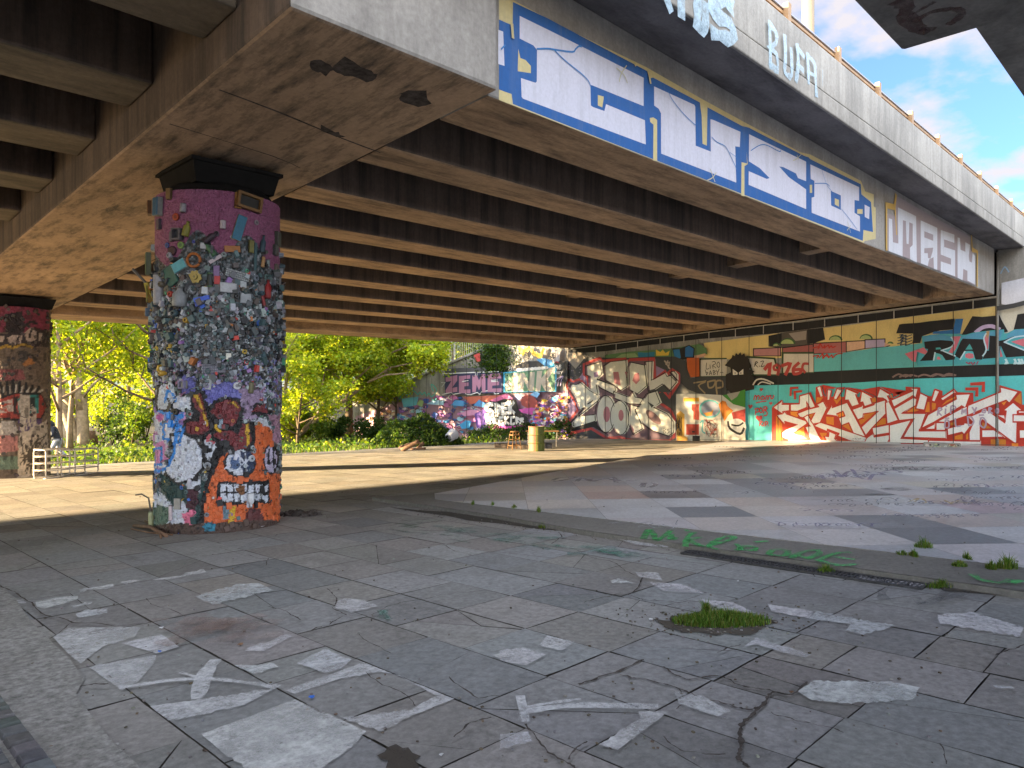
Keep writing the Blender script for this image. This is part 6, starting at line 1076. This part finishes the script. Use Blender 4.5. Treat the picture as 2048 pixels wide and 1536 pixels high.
# ================================================================== GRASS
def blade(mb, p, h, lean, w_, col):
    a = R.uniform(0, 6.28); d = Vector((math.cos(a), math.sin(a), 0)); n = Vector((-d.y, d.x, 0)) * w_
    q = p + d * lean * .35 + Vector((0, 0, h * .6)); t = p + d * lean + Vector((0, 0, h))
    mb.face([p - n, p + n, q + n * .7, q - n * .7], col); mb.face([q - n * .7, q + n * .7, t], tuple(c * 1.15 for c in col))
GC = [(.07, .15, .02), (.10, .19, .03), (.05, .11, .015), (.14, .2, .04), (.18, .19, .06)]
def tuft(x, y, wx, wy, n, h0, h1, label, lift=0., soil=True, grp='grass tufts in the paving joints'):
    c = gpos(x, y); mb = MB(); D = proj(c)[2]; ax = wx * (.55 if n < 130 else 1) / FL * D; ay = wy / FL * D * D / max(.6, H - c.z)
    for k in range(n if n >= 130 else n * 2):
        a, q = R.uniform(0, 6.28), R.random() ** .7; sx, sy = ax * q * math.cos(a), ay * q * math.sin(a)
        u_, v_ = sx * RT[0] + sy * FW[0], sx * RT[1] + sy * FW[1]; hh = R.uniform(h0, h1) * (1.15 - q * .7)
        blade(mb, Vector((u_, v_, gz(c.x + u_, c.y + v_) - c.z + lift)), hh, hh * R.uniform(.1, .7), .0022 + hh * .012, jitc(R.choice(GC), .2))
    o = mb.build('grass_tuft', M['leaf']); o.location = c; tag(o, label, 'grass', grp)
mb = MB(); mb.pp(on_g(.0055), [(1305 + 0, 1238)] + [(1440 + 112 * math.cos(t * .21 + 3.1) * R.uniform(.8, 1.08), 1246 + 27 * math.sin(t * .21 + 3.1) * R.uniform(.72, 1.05)) for t in range(1, 30)], (.06, .05, .04)); mb.pp(on_g(.0055), P5((230, 452), (420, 470), (620, 480), (820, 500), (1000, 520), (1180, 560), (1260, 590), (1100, 580), (900, 550), (700, 530), (560, 500), (400, 480)), (.035, .03, .024)); mb.pp(on_g(.0055), P6((1580, 770), (1800, 790), (2048, 820), (2048, 850), (1850, 830), (1640, 815)), (.04, .033, .026)); mb.pp(on_g(.0055), P7((1545, 965), (1575, 950), (1590, 930), (1622, 918), (1650, 935), (1672, 932), (1690, 955), (1725, 968), (1700, 985), (1720, 1016), (1650, 1030), (1580, 1016), (1590, 985), (1560, 980)), (.045, .036, .028))
struct(mb.build('bare_soil', M['soilw']))
tuft(1443, 1247, 100, 13, 2300, .02, .085, 'big bright green grass tuft growing in the foreground paving', .006); tuft(1370, 1244, 30, 5, 130, .02, .05, 'low sparse fringe at left of the big grass tuft', .006); tuft(1412, 1236, 14, 3, 110, .05, .11, 'taller sprigs at the back of the big tuft', .006)
for x, y, wx, n, h, lab, lf in ((*P6((1540, 628))[0], 18, 150, .10, 'grass tuft at the plaza corner, beyond the green writing', UP), (*P6((1490, 672))[0], 10, 60, .07, 'small weed below the plaza corner', UP), (*P6((1960, 735))[0], 22, 220, .11, 'thick grass tuft near the right edge of the picture', UP), (*P6((1880, 738))[0], 14, 90, .07, 'smaller tuft just left of the thick right hand tuft', UP), (*P6((1720, 722))[0], 26, 120, .05, 'low sprawling weeds on the asphalt strip', UP), (*P6((1640, 800))[0], 36, 260, .07, 'weeds over the end of the drain grate', 0), (*P6((1045, 725))[0], 18, 170, .08, 'tuft sitting on the drain grate below the green writing', 0), (*P6((1760, 690))[0], 8, 40, .08, 'thin seedling at the plaza edge', UP), (*P6((1430, 660))[0], 26, 60, .04, 'sparse sprigs left of the plaza corner', UP),
                               (*P5((720, 455))[0], 6, 40, .06, 'first small tuft along the plaza near edge', UP), (*P5((835, 463))[0], 6, 40, .06, 'second small tuft along the plaza near edge', UP), (*P5((960, 478))[0], 10, 50, .05, 'low tuft on plaza edge between its neighbours', UP), (*P5((1105, 500))[0], 8, 70, .07, 'last bright tuft where plaza edge bends', UP), (*P5((1045, 550))[0], 12, 70, .05, 'weed in the soil of the gutter', 0), (*P5((1130, 572))[0], 18, 120, .06, 'larger weed beside the gutter end', 0), (*P6((450, 612))[0], 7, 60, .05, 'little tuft in the drain by the first green letter', 0)): tuft(x, y, wx, 3.5, n, h * .5, h, lab, lf)
mb = MB()
for k in range(9000):
    if k < 4200: x, y = R.uniform(85, 330), R.uniform(897, 932)
    elif k < 7600: x, y = R.uniform(555, 800), R.uniform(876, 903)
    else: x, y = R.uniform(780, 960), R.uniform(874, 890)
    c = gpos(x, y)
    if c.y < 19.8 or c.y < 20.6 + .8 * math.sin(c.x * 1.3): continue
    h = R.uniform(.06, .2); blade(mb, c - Vector((0, 0, .012)), h, h * .5, .010, jitc(R.choice(GC), .25))
for k in range(4000):
    x = R.uniform(-4, 22); y = 20.6 + R.random() ** 2 * 14; h = R.uniform(.06, .22); blade(mb, Vector((x, y, gz(x, y) - .012)), h, h * .5, .012, jitc(R.choice(GC), .25))
o = mb.build('grass', M['leaf']); o['kind'] = 'stuff'; tag(o, 'rough green grass on verge beyond paving', 'grass')
# ================================================================== TREES AND SHRUBS
YG = [(.24, .31, .014), (.30, .36, .018), (.16, .25, .012), (.36, .39, .025), (.20, .29, .015)]
MG = [(.08, .15, .015), (.11, .18, .02), (.06, .11, .012), (.15, .2, .025)]
DKG = [(.028, .065, .014), (.04, .085, .018), (.02, .045, .01), (.055, .10, .022)]
def leaf(mb, p, s, col, flat=.0):
    a = Vector((R.gauss(0, 1), R.gauss(0, 1), R.gauss(0, .7))).normalized(); b = a.cross(Vector((R.gauss(0, 1), R.gauss(0, 1), R.gauss(0, 1)))).normalized()
    w_ = s * R.uniform(.3, .5); mb.face([p, p + a * s * .5 + b * w_, p + a * s, p + a * s * .5 - b * w_], col)
def clump(mb, c, r, n, s, pal, sq=(1, 1, .8)):
    k0 = R.uniform(.75, 1.2)
    for k in range(n):
        d = Vector((R.gauss(0, 1), R.gauss(0, 1), R.gauss(0, 1))).normalized() * r * R.random() ** .45
        leaf(mb, Vector(c) + Vector((d.x * sq[0], d.y * sq[1], d.z * sq[2])), s * R.uniform(.6, 1.3), tuple(v * k0 for v in jitc(R.choice(pal), .2)))
def branch(mb, p, d, L, r, depth, tips):
    P = [p]; q = p.copy(); dd = d.normalized(); n = 4
    for k in range(n):
        dd = (dd + Vector((R.uniform(-.18, .18), R.uniform(-.18, .18), R.uniform(-.05, .15)))).normalized(); q = q + dd * L / n; P.append(q.copy())
    mb.tube(P, [r * (1 - .55 * k / n) for k in range(n + 1)], 6 if depth < 2 else 5)
    if depth >= 2: tips += [P[-1], P[-2], P[2]]; return
    for k in range(R.randint(2, 4)):
        i = R.randint(2, n); a = Vector((R.gauss(0, 1), R.gauss(0, 1), R.uniform(-.1, .9))).normalized(); branch(mb, P[i], (dd + a * .9).normalized(), L * R.uniform(.5, .7), r * .45, depth + 1, tips)
    tips += [P[-1]]
def tree(name, label, cat, base, h, lean=(0, 0), r=.13, pal=YG, nl=4200, ls=.15, spread=1., bark='barkd', grp=None, low=.3):
    t = thing(name, label, cat, base, 0, grp); mb = MB(); top = Vector((lean[0], lean[1], h * .62)); P = [Vector((lean[0] * k * k / 25, lean[1] * k * k / 25, h * .62 * k / 5 - .1)) + Vector((R.uniform(-.06, .06), R.uniform(-.06, .06), 0)) * k * .3 for k in range(6)]
    mb.tube(P, [r * (1.25 if k == 0 else 1 - .13 * k) for k in range(6)], 9); tips = []
    for k in range(9):
        f = R.uniform(low, 1.); i = min(4, int(f * 5)); s = P[i].lerp(P[i + 1], f * 5 - i if f < 1 else 1.); a = R.uniform(0, 6.28); branch(mb, s, Vector((math.cos(a), math.sin(a), R.uniform(.1, 1.)))
            , h * R.uniform(.22, .36) * spread, r * .45, 1, tips)
    mb.build('trunk', M[bark], t, True); lb = MB(); per = max(8, nl // max(1, len(tips)))
    for q in tips: clump(lb, q, h * R.uniform(.06, .11) * spread, per, ls, pal)
    lb.build('crown', M['leaf'], t); return t
def basez(p): return Vector((p.x, p.y, gz(p.x, p.y)))
# the pale many-stemmed tree
b0 = gpos(160, 893); D0 = proj(b0)[2]; t = thing('forked_tree', 'pale barked tree with three slender stems rising behind the barriers', 'tree', b0)
mb = MB(); tips = []
stems = [(((157, 897), (150, 878), (130, 817), (108, 736), (91, 661), (76, 590), (60, 500)), 11, -.3), (((166, 898), (166, 880), (163, 797), (142, 750), (132, 678), (118, 624), (112, 540), (100, 450)), 12, .1), (((162, 820), (157, 777), (156, 722), (159, 661), (166, 620), (172, 540), (190, 440)), 8, .5), (((150, 740), (128, 725), (112, 712), (98, 700)), 3, .2), (((163, 800), (185, 770), (205, 752)), 2.5, .4)]
for pts, wpx, dd in stems:
    P = [at(x, D0 + dd * (1 if k > 1 else 0) * min(k, 4) * .5, y=y) - b0 for k, (x, y) in enumerate(pts)]; mb.tube(P, [wpx / FL * D0 * (1.05 - .08 * k) for k in range(len(P))], 10); tips += P[2:]
    for k in range(5):
        i = R.randint(2, len(P) - 1); branch(mb, P[i], Vector((R.gauss(0, 1), R.gauss(0, 1), R.uniform(0, .8))), R.uniform(.8, 1.8), .035, 1, tips)
mb.build('trunk', M['bark'], t, True); lb = MB()
for q in tips:
    if R.random() < .8: clump(lb, q, R.uniform(.25, .5) if q.z < 4.2 else R.uniform(.6, 1.1), 16 if q.z < 4.2 else 90, .13, YG)
lb.build('crown', M['leaf'], t)
p = gpos(177, 890); mb = MB(); mb.tube([(0, 0, -.1), (0, 0, .3), (.02, .02, .62)], [.32, .27, .26], 10); mb.tube([(.3, .1, -.1), (.28, .1, .4)], [.14, .10], 7); o = mb.build('tree_stump', M['stick'], None, True); o.location = p; tag(o, 'brown tree stump at foot of the pale forked tree', 'stump')
# the leaning tree right of the junk column, with its dark standing neighbour
b1 = gpos(582, 886); D1 = proj(b1)[2]; t = thing('leaning_tree', 'young tree whose long trunk leans right over dark brambles', 'tree', b1); mb = MB(); tips = []
for pts, r0, dd in ((((578, 890), (600, 868), (640, 835), (690, 800), (735, 765), (790, 735), (850, 700)), .13, .8), (((600, 870), (640, 820), (660, 760), (700, 700), (720, 650)), .06, .6), (((580, 890), (566, 820), (575, 740), (590, 660), (600, 590)), .09, .3), (((690, 800), (720, 740), (770, 700), (800, 660)), .05, .2), (((575, 740), (620, 700), (640, 660)), .045, -.2), (((735, 765), (770, 750), (830, 745)), .045, -.3), (((735, 765), (780, 735), (830, 725), (885, 735)), .04, .1), (((640, 835), (700, 770), (760, 715), (820, 690), (870, 690)), .05, -.1), (((600, 868), (640, 800), (650, 740), (680, 690)), .04, -.4)):
    P = [at(x, D1 + dd * k * .4, y=y) - b1 for k, (x, y) in enumerate(pts)]; mb.tube(P, [r0 * (1 - .1 * k) for k in range(len(P))], 8); tips += P[2:]
    for k in range(5): i = R.randint(1, len(P) - 1); branch(mb, P[i], Vector((R.gauss(0, 1), R.gauss(0, 1), R.uniform(-.1, .9))), R.uniform(.6, 1.5), .028, 1, tips)
mb.build('trunk', M['bark'], t, True); lb = MB()
for q in tips: clump(lb, q, R.uniform(.35, .7), 95, .14, YG)
lb.build('crown', M['leaf'], t)
tree('dark_trunk_tree', 'tree with thick dark upright trunk beyond the leaning tree', 'tree', gpos(697, 872), 7.5, (.2, .1), .26, YG, 4200, .15, 1., 'barkd', None, .5)
p = gpos(712, 868); D = proj(p)[2]; mb = MB(); e = at(741, D + .2, y=824) - p; mb.tube([Vector((0, 0, -.1)), e * .5, e], [.16, .15, .13], 9); o = mb.build('broken_trunk', M['barkd'], None, True); o.location = p; tag(o, 'short broken trunk leaning against brambles, right of the dark tree', 'trunk')
LABS = ['yellow green tree filling the gap left of the junk column', 'bright leafed tree behind the pale forked tree', 'bushy tree at far left behind the eye column', 'tall tree just right of the junk column', 'sunlit tree behind the leaning tree', 'fresh green tree above the stair railing foot', 'tree standing behind the upper stair railing', 'slim tree deep in the wood, left of the dark trunk', 'rounded tree between the dark trunk and the stair wall', 'tree half hidden behind the junk column', 'high tree behind the ivy on the wall', 'pale green tree at the back of the left wood']
for k, (x, D, h, pal, sp) in enumerate(((255, 34, 8., YG, 1.1), (120, 41, 9., YG, 1.1), (10, 37, 8., YG, 1.), (600, 40, 9., YG, 1.1), (690, 43, 9., YG, 1.15), (800, 46, 8.5, YG, 1.1), (905, 50, 10., YG, 1.), (650, 50, 11., MG, 1.), (755, 39, 6.5, YG, 1.), (450, 36, 8., YG, 1.), (990, 54, 11., MG, 1.1), (205, 47, 10., YG, 1.2))):
    p = basez(at(x, D, 0)); 
    if p.x > 23.6: p.z = 1.2
    tree('woodland_tree', LABS[k], 'tree', p, h, (R.uniform(-.5, .5), R.uniform(-.5, .5)), .12 + .01 * (k % 4), pal, 10500, .20, sp, 'bark' if k % 3 == 0 else 'barkd', 'trees in the sunlit wood', .15)
FL_ = ['unseen tree left of the eye column, added to shade the wall', 'unseen farthest left tree, added to shade the wall', 'added tree in front of the upper stair wall', 'added tree with high spreading crown behind the barriers', 'added tree close behind the verge, hidden by the junk column', 'added tree on the verge just right of the junk column', 'second row tree behind the junk column', 'second row tree left of the junk column']
for k, (u_, v_, h_) in enumerate(((2.6, 26.6, 9.), (-1.6, 28.4, 9.5), (14.6, 30., 8.5), (6.3, 26.2, 8.5), (9.2, 25.4, 8.), (12., 26., 8.5), (10.6, 28.6, 9.), (7.4, 29.4, 9.))):  # crowns added to dapple the sunlit wall; the first two are out of view
    tree('added_verge_tree', FL_[k], 'tree', Vector((u_, v_, gz(u_, v_))), h_, (R.uniform(-.4, .4), R.uniform(-.4, .4)), .11, YG, (4200, 4200, 4200, 4200, 3600, 3600, 3600, 3600)[k], .15, 1.05, 'bark' if k % 2 else 'barkd', 'added trees along the verge', .24 if k < 4 else .14)
tree('slender_tree', 'slim leafy tree standing in front of the stair wall railing', 'tree', gpos(790, 875), 6.2, (.4, .2), .07, YG, 5200, .14, 1.1, 'barkd', None, .3)
tree('small_tree', 'low spreading tree between leaning tree and the ivy strip', 'tree', Vector((15.2, 27.4, gz(15.2, 27.4))), 4.6, (.3, 0), .07, YG, 4600, .13, 1.15, 'barkd', None, .2)
# shrubs
SL_ = ['leafy shrub left of the junk column at verge edge', 'dense green shrub behind the left grass', 'shrub behind the barriers, darker leaves', 'bright shrub at foot of the leaning tree', 'tall shrub beside the junk column on its right', 'shrub below the leaning trunk', 'small shrub between leaning tree and dark trunk', 'wispy shrub in front of the stair wall', 'sapling with pink tinged leaves against the stair wall', 'low shrub left of the bramble mound', 'shrub at far left behind the eye column', 'thin bush right of the tree stump']
for k, (x, y, h, w_, pal) in enumerate(((262, 893, 2.2, 1.1, MG), (225, 889, 1.6, 1.2, DKG), (205, 884, 2.8, 1.3, YG), (566, 886, 1.5, .9, YG), (590, 880, 3.0, 1.1, YG), (640, 884, 1.3, 1.2, MG), (668, 882, 1.0, .9, DKG), (800, 872, 2.4, .9, MG), (880, 874, 1.9, .8, MG), (745, 882, .9, 1., DKG), (60, 888, 2.6, 1.3, YG), (290, 886, 3., 1.2, YG))):
    p = gpos(x, y); t = thing('shrub', SL_[k], 'shrub', p, 0, 'shrubs along the edge of the wood'); mb = MB(); lb = MB()
    for q in range(8):
        a = R.uniform(0, 6.28); e = Vector((math.cos(a) * w_ * R.uniform(.2, .9), math.sin(a) * w_ * R.uniform(.2, .9), h * R.uniform(.45, 1.))); mb.tube([Vector((0, 0, -.05)), e * .5 + Vector((0, 0, .1)), e], [.02, .015, .008], 5)
        clump(lb, e, w_ * R.uniform(.3, .5), 150, .12, pal); clump(lb, e * .55, w_ * .35, 80, .12, pal)
    mb.build('stems', M['barkd'], t, True); lb.build('foliage', M['leaf'], t)
# bramble mound, ivy
p = basez(at(832, 26.5, 0)); lb = MB()
for k in range(8500):
    a, q = R.uniform(0, 6.28), R.random() ** .5; hx, hy = 1.75 * q * math.cos(a), 1.25 * q * math.sin(a); z_ = 1.02 * max(0, 1 - q ** 2.2) * (1 + .18 * math.sin(hx * 5) * math.cos(hy * 4)) * R.uniform(.82, 1.06); leaf(lb, Vector((hx * RT[0] + hy * FW[0], hx * RT[1] + hy * FW[1], z_)), R.uniform(.06, .13), jitc(R.choice(DKG if R.random() < .8 else MG), .25))
o = lb.build('bramble_mound', M['leaf']); o.location = p; tag(o, 'low dark green mound of brambles in front of the stair wall', 'bush')
lb = MB()
for k in range(4200):
    v_ = R.uniform(18.9, 25); z_ = gz(22.6, v_) + R.random() ** .7 * (.62 + .15 * math.sin(v_ * 3)); leaf(lb, Vector((22.95 - R.random() ** 1.5 * .55, v_, z_)), R.uniform(.06, .12), jitc(R.choice(DKG), .3))
o = lb.build('ivy_hedge', M['leaf']); tag(o, 'strip of dark ivy along the foot of the stair wall', 'ivy')
lb = MB()
for k in range(3600):
    f = R.random(); x, y = F6((R.gauss(800, 60 + 45 * (1 - abs(f - .5) * 1.6)), 130 + 310 * f))[0]; q = WL(x, y); leaf(lb, q + Vector((-R.random() ** 1.4 * .28, 0, 0)), R.uniform(.06, .13), jitc(R.choice(DKG if R.random() < .7 else MG), .3))
o = lb.build('hanging_ivy', M['leaf']); tag(o, 'bunch of ivy hanging over the top of the stair wall', 'ivy')
lb = MB()                                   # the far wood, one mass
for k in range(46000):
    x = R.uniform(-260, 1120); D = R.uniform(56, 74); q = at(x, D, -1.5 + 15.5 * R.random() ** .8); leaf(lb, q, R.uniform(.25, .5), jitc(R.choice(YG + MG), .3))
o = lb.build('far_wood', M['leaf']); o['kind'] = 'stuff'; tag(o, 'far wood of bright spring leaves closing the view', 'wood')
lb = MB()
for k in range(9000):
    x = R.uniform(-5, 22.4); y = 21.5 + R.random() ** 1.3 * 20; leaf(lb, Vector((x, y, gz(x, y) + R.random() * .28)), R.uniform(.08, .18), jitc(R.choice(MG + DKG), .3))
o = lb.build('ground_cover', M['leaf']); o['kind'] = 'stuff'; tag(o, 'low leafy ground cover under the trees', 'plants')
# ================================================================== PERSON
def skin(name, verts, edges, radii, mat, parent, sub=2):
    bm = bmesh.new(); lay = bm.verts.layers.skin.verify(); V = []
    for k, (v, r) in enumerate(zip(verts, radii)):
        q = bm.verts.new(v); q[lay].radius = (r, r) if not isinstance(r, tuple) else r; q[lay].use_root = (k == 0); V.append(q)
    for a, b in edges: bm.edges.new((V[a], V[b]))
    me = bpy.data.meshes.new(name); bm.to_mesh(me); bm.free(); o = bpy.data.objects.new(name, me); COL.objects.link(o)
    o.modifiers.new('Skin', 'SKIN').use_smooth_shade = True; s = o.modifiers.new('Sub', 'SUBSURF'); s.levels = sub; s.render_levels = sub
    me.materials.append(mat); o.parent = parent; return o
pp_ = gpos(114, 926); Dp = proj(pp_)[2]; hp = 84 / FL * Dp
heading = math.atan2(-RT[1], -RT[0]) + .35         # walking to the left, a little away from the camera's axis
PE = thing('person', 'hunched person in black hooded jacket and grey trousers walking behind the eye column', 'person', pp_, heading); PE.scale = (hp / 1.62,) * 3
hip = (0, 0, .88); ch = (.10, 0, 1.22); nk = (.17, 0, 1.42); hd = (.24, 0, 1.50); ht = (.24, 0, 1.58)
kn = [(.20, .09, .48), (-.05, -.09, .50)]; an = [(.16, .09, .09), (-.36, -.09, .16)]; to = [(.30, .09, .04), (-.26, -.09, .05)]
sh = [(.12, .19, 1.36), (.12, -.19, 1.36)]; el = [(.08, .26, 1.10), (.10, -.25, 1.10)]; wr = [(.28, .22, .93), (.30, -.2, .92)]; hn = [(.34, .21, .89), (.36, -.19, .88)]
bv = [hip, ch, nk, hd, ht] + [(0, .1, .84), kn[0], an[0], to[0], (0, -.1, .84), kn[1], an[1], to[1], sh[0], el[0], wr[0], hn[0], sh[1], el[1], wr[1], hn[1]]
be = [(0, 1), (1, 2), (2, 3), (3, 4), (0, 5), (5, 6), (6, 7), (7, 8), (0, 9), (9, 10), (10, 11), (11, 12), (1, 13), (13, 14), (14, 15), (15, 16), (1, 17), (17, 18), (18, 19), (19, 20)]
br = [.12, .14, .055, .095, .08, .085, .055, .04, .035, .085, .055, .04, .035, .06, .042, .03, .035, .06, .042, .03, .035]
hv, hb, hr_ = list(bv), list(be), list(br)
for sgn, hi_ in ((0, 16), (1, 20)):          # five fingers on each hand
    h0 = Vector(hv[hi_])
    for f in range(5):
        i = len(hv); off = Vector((.02, (f - 2) * .014, -.03)) if f else Vector((.03, .03 if sgn == 0 else -.03, -.005)); L = (.045, .06, .066, .06, .045)[f]
        hv += [tuple(h0 + off), tuple(h0 + off + Vector((L * .5, 0, -L * .8)))]; hb += [(hi_, i), (i, i + 1)]; hr_ += [.010, .008]
skin('body', hv, hb, hr_, M['skin'], PE, 1)
jv = [(0, 0, .80), hip, ch, (.15, 0, 1.38), sh[0], el[0], (.25, .225, .96), sh[1], el[1], (.27, -.205, .95)]
JK = skin('jacket', jv, [(0, 1), (1, 2), (2, 3), (2, 4), (4, 5), (5, 6), (2, 7), (7, 8), (8, 9)], [.165, .165, .18, .09, .085, .065, .05, .085, .065, .05], M['jacket'], PE)
mb = MB(); Qh = Matrix.Translation((.225, 0, 1.50)) @ Matrix.Rotation(.35, 4, 'Y'); n_ = 14
for i in range(n_):                          # open hood, face side left free
    for j in range(7):
        q = []
        for a, b in ((i, j), (i + 1, j), (i + 1, j + 1), (i, j + 1)):
            th = math.radians(55 + 250 * a / n_); ph = math.radians(-62 + 150 * b / 7); q.append(Qh @ Vector((.135 * math.cos(th) * math.cos(ph), .125 * math.sin(th) * math.cos(ph), .15 * math.sin(ph))))
        mb.face(q)
o = mb.build('hood', M['jacket'], JK, True); sm = o.modifiers.new('Solidify', 'SOLIDIFY'); sm.thickness = .015
skin('trousers', [(0, 0, .90), (0, .1, .84), kn[0], (.165, .09, .12), (0, -.1, .84), kn[1], (-.34, -.09, .19)], [(0, 1), (1, 2), (2, 3), (0, 4), (4, 5), (5, 6)], [.14, .11, .075, .062, .11, .075, .062], M['trousers'], PE)
for s in (0, 1):
    mb = MB(); a, b = Vector(an[s]), Vector(to[s]); mb.tube([a + Vector((-.06, 0, -.02)), a + Vector((.02, 0, -.015)), b + Vector((-.04, 0, 0)), b + Vector((.05, 0, -.005))], [.045, .052, .045, .025], 8); mb.build('shoe', M['shoe'], PE, True)
mb = MB()
for y_ in (-.035, .035): mb.lathe([(.012, -.006), (.014, 0), (.008, .008)], 8, Matrix.Translation((.325, y_, 1.515)))
mb.lathe([(.014, 0), (.018, .02), (.006, .035)], 8, Matrix.Translation((.335, 0, 1.49))); mb.tube([(.325, -.025, 1.455), (.332, 0, 1.452), (.325, .025, 1.455)], .006, 5); mb.build('face', M['skin'], PE, True)
mb = MB(); mb.face([(.262, .04, 1.2), (.262, .07, 1.2), (.275, .07, 1.27), (.275, .04, 1.27)]); 
for y_ in (.08, .13): mb.box((.17, y_ + .09, 1.17), (.19, y_ + .105, 1.25))
mb.build('badge', M['white'], JK)
# ================================================================== LIGHT, SKY, CAMERA
SUN_EL = math.radians(9.9); SUN_DIR = Vector((.834 * math.cos(SUN_EL), -.552 * math.cos(SUN_EL), -math.sin(SUN_EL)))
ld = bpy.data.lights.new('Sun', 'SUN'); ld.energy = 5.0; ld.angle = math.radians(.55); ld.color = (1., .74, .42)
lo = bpy.data.objects.new('Sun', ld); COL.objects.link(lo); lo.rotation_euler = SUN_DIR.to_track_quat('-Z', 'Y').to_euler(); lo.location = (-20, 20, 20)
wd = bpy.data.worlds.new('World'); scene.world = wd; wd.use_nodes = True; nt = wd.node_tree; bg = nt.nodes['Background']
sky = nt.nodes.new('ShaderNodeTexSky'); sky.sky_type = 'NISHITA'; sky.sun_disc = False; sky.sun_elevation = SUN_EL; sky.sun_rotation = math.atan2(-.834, .552); sky.air_density = 1.; sky.dust_density = .6; sky.ozone_density = 1.5
tc = nt.nodes.new('ShaderNodeTexCoord'); sx = nt.nodes.new('ShaderNodeSeparateXYZ'); nt.links.new(tc.outputs['Generated'], sx.inputs[0])
zz = nt.nodes.new('ShaderNodeMath'); zz.operation = 'ADD'; zz.inputs[1].default_value = .22; nt.links.new(sx.outputs['Z'], zz.inputs[0])
dx = nt.nodes.new('ShaderNodeMath'); dx.operation = 'DIVIDE'; nt.links.new(sx.outputs['X'], dx.inputs[0]); nt.links.new(zz.outputs[0], dx.inputs[1])
dy = nt.nodes.new('ShaderNodeMath'); dy.operation = 'DIVIDE'; nt.links.new(sx.outputs['Y'], dy.inputs[0]); nt.links.new(zz.outputs[0], dy.inputs[1])
cb = nt.nodes.new('ShaderNodeCombineXYZ'); nt.links.new(dx.outputs[0], cb.inputs[0]); nt.links.new(dy.outputs[0], cb.inputs[1]); cb.inputs[2].default_value = 3.62
nz = nt.nodes.new('ShaderNodeTexNoise'); nz.inputs['Scale'].default_value = 3.6; nz.inputs['Detail'].default_value = 9; nz.inputs['Roughness'].default_value = .55; nt.links.new(cb.outputs[0], nz.inputs['Vector'])
cr_ = nt.nodes.new('ShaderNodeValToRGB'); cr_.color_ramp.elements[0].position = .47; cr_.color_ramp.elements[0].color = (.12, .12, .12, 1); cr_.color_ramp.elements[1].position = .60; cr_.color_ramp.elements[1].color = (.95, .95, .95, 1); nt.links.new(nz.outputs['Fac'], cr_.inputs[0])
mx = nt.nodes.new('ShaderNodeMix'); mx.data_type = 'RGBA'; nt.links.new(cr_.outputs[0], mx.inputs[0]); mx.inputs[7].default_value = (1.95, 1.82, 1.88, 1)
tn = nt.nodes.new('ShaderNodeMix'); tn.data_type = 'RGBA'; tn.blend_type = 'MULTIPLY'; tn.inputs[0].default_value = 1.; tn.inputs[7].default_value = (.43, .67, 1.0, 1); nt.links.new(sky.outputs[0], tn.inputs[6]); nt.links.new(tn.outputs[2], mx.inputs[6])
dt = nt.nodes.new('ShaderNodeVectorMath'); dt.operation = 'DOT_PRODUCT'; dt.inputs[1].default_value = (-.42, -.74, .53); nt.links.new(tc.outputs['Generated'], dt.inputs[0])   # unseen sky behind the viewer brightened, added as fill light
mr = nt.nodes.new('ShaderNodeMapRange'); mr.inputs[1].default_value = .05; mr.inputs[2].default_value = .75; mr.inputs[3].default_value = .74; mr.inputs[4].default_value = 5.5; nt.links.new(dt.outputs['Value'], mr.inputs[0])
bk = nt.nodes.new('ShaderNodeMapRange'); bk.inputs[1].default_value = .08; bk.inputs[2].default_value = .6; nt.links.new(dt.outputs['Value'], bk.inputs[0])
wm = nt.nodes.new('ShaderNodeMix'); wm.data_type = 'RGBA'; wm.inputs[7].default_value = (1.38, 1.45, 1.60, 1); nt.links.new(bk.outputs[0], wm.inputs[0]); nt.links.new(mx.outputs[2], wm.inputs[6])
vm = nt.nodes.new('ShaderNodeVectorMath'); vm.operation = 'SCALE'; nt.links.new(wm.outputs[2], vm.inputs[0]); nt.links.new(mr.outputs[0], vm.inputs['Scale'])
nt.links.new(vm.outputs[0], bg.inputs[0]); bg.inputs[1].default_value = .062
scene.view_settings.view_transform = 'Standard'; scene.view_settings.look = 'None'; scene.view_settings.gamma = 1.; scene.view_settings.exposure = 3.42
cd = bpy.data.cameras.new('Camera'); cam = bpy.data.objects.new('Camera', cd); COL.objects.link(cam); scene.camera = cam
cd.sensor_width = 36; cd.lens = 36 * FL / 2048; cd.shift_y = 2 / 2048; cd.clip_end = 2000; cd.clip_start = .05
cam.location = (0, 0, H); cam.rotation_euler = (math.pi / 2, 0, A - math.pi / 2)
for o in list(scene.objects):
    if o.parent is None and o.type in ('MESH', 'EMPTY'): o.location = o.location * SC; o.scale = o.scale * SC
cam.location = cam.location * SC
scene.cycles.max_bounces = 10; scene.cycles.diffuse_bounces = 6; scene.cycles.glossy_bounces = 3; scene.cycles.transmission_bounces = 4; scene.cycles.transparent_max_bounces = 16
scene.cycles.use_denoising = True; scene.cycles.sample_clamp_indirect = 6
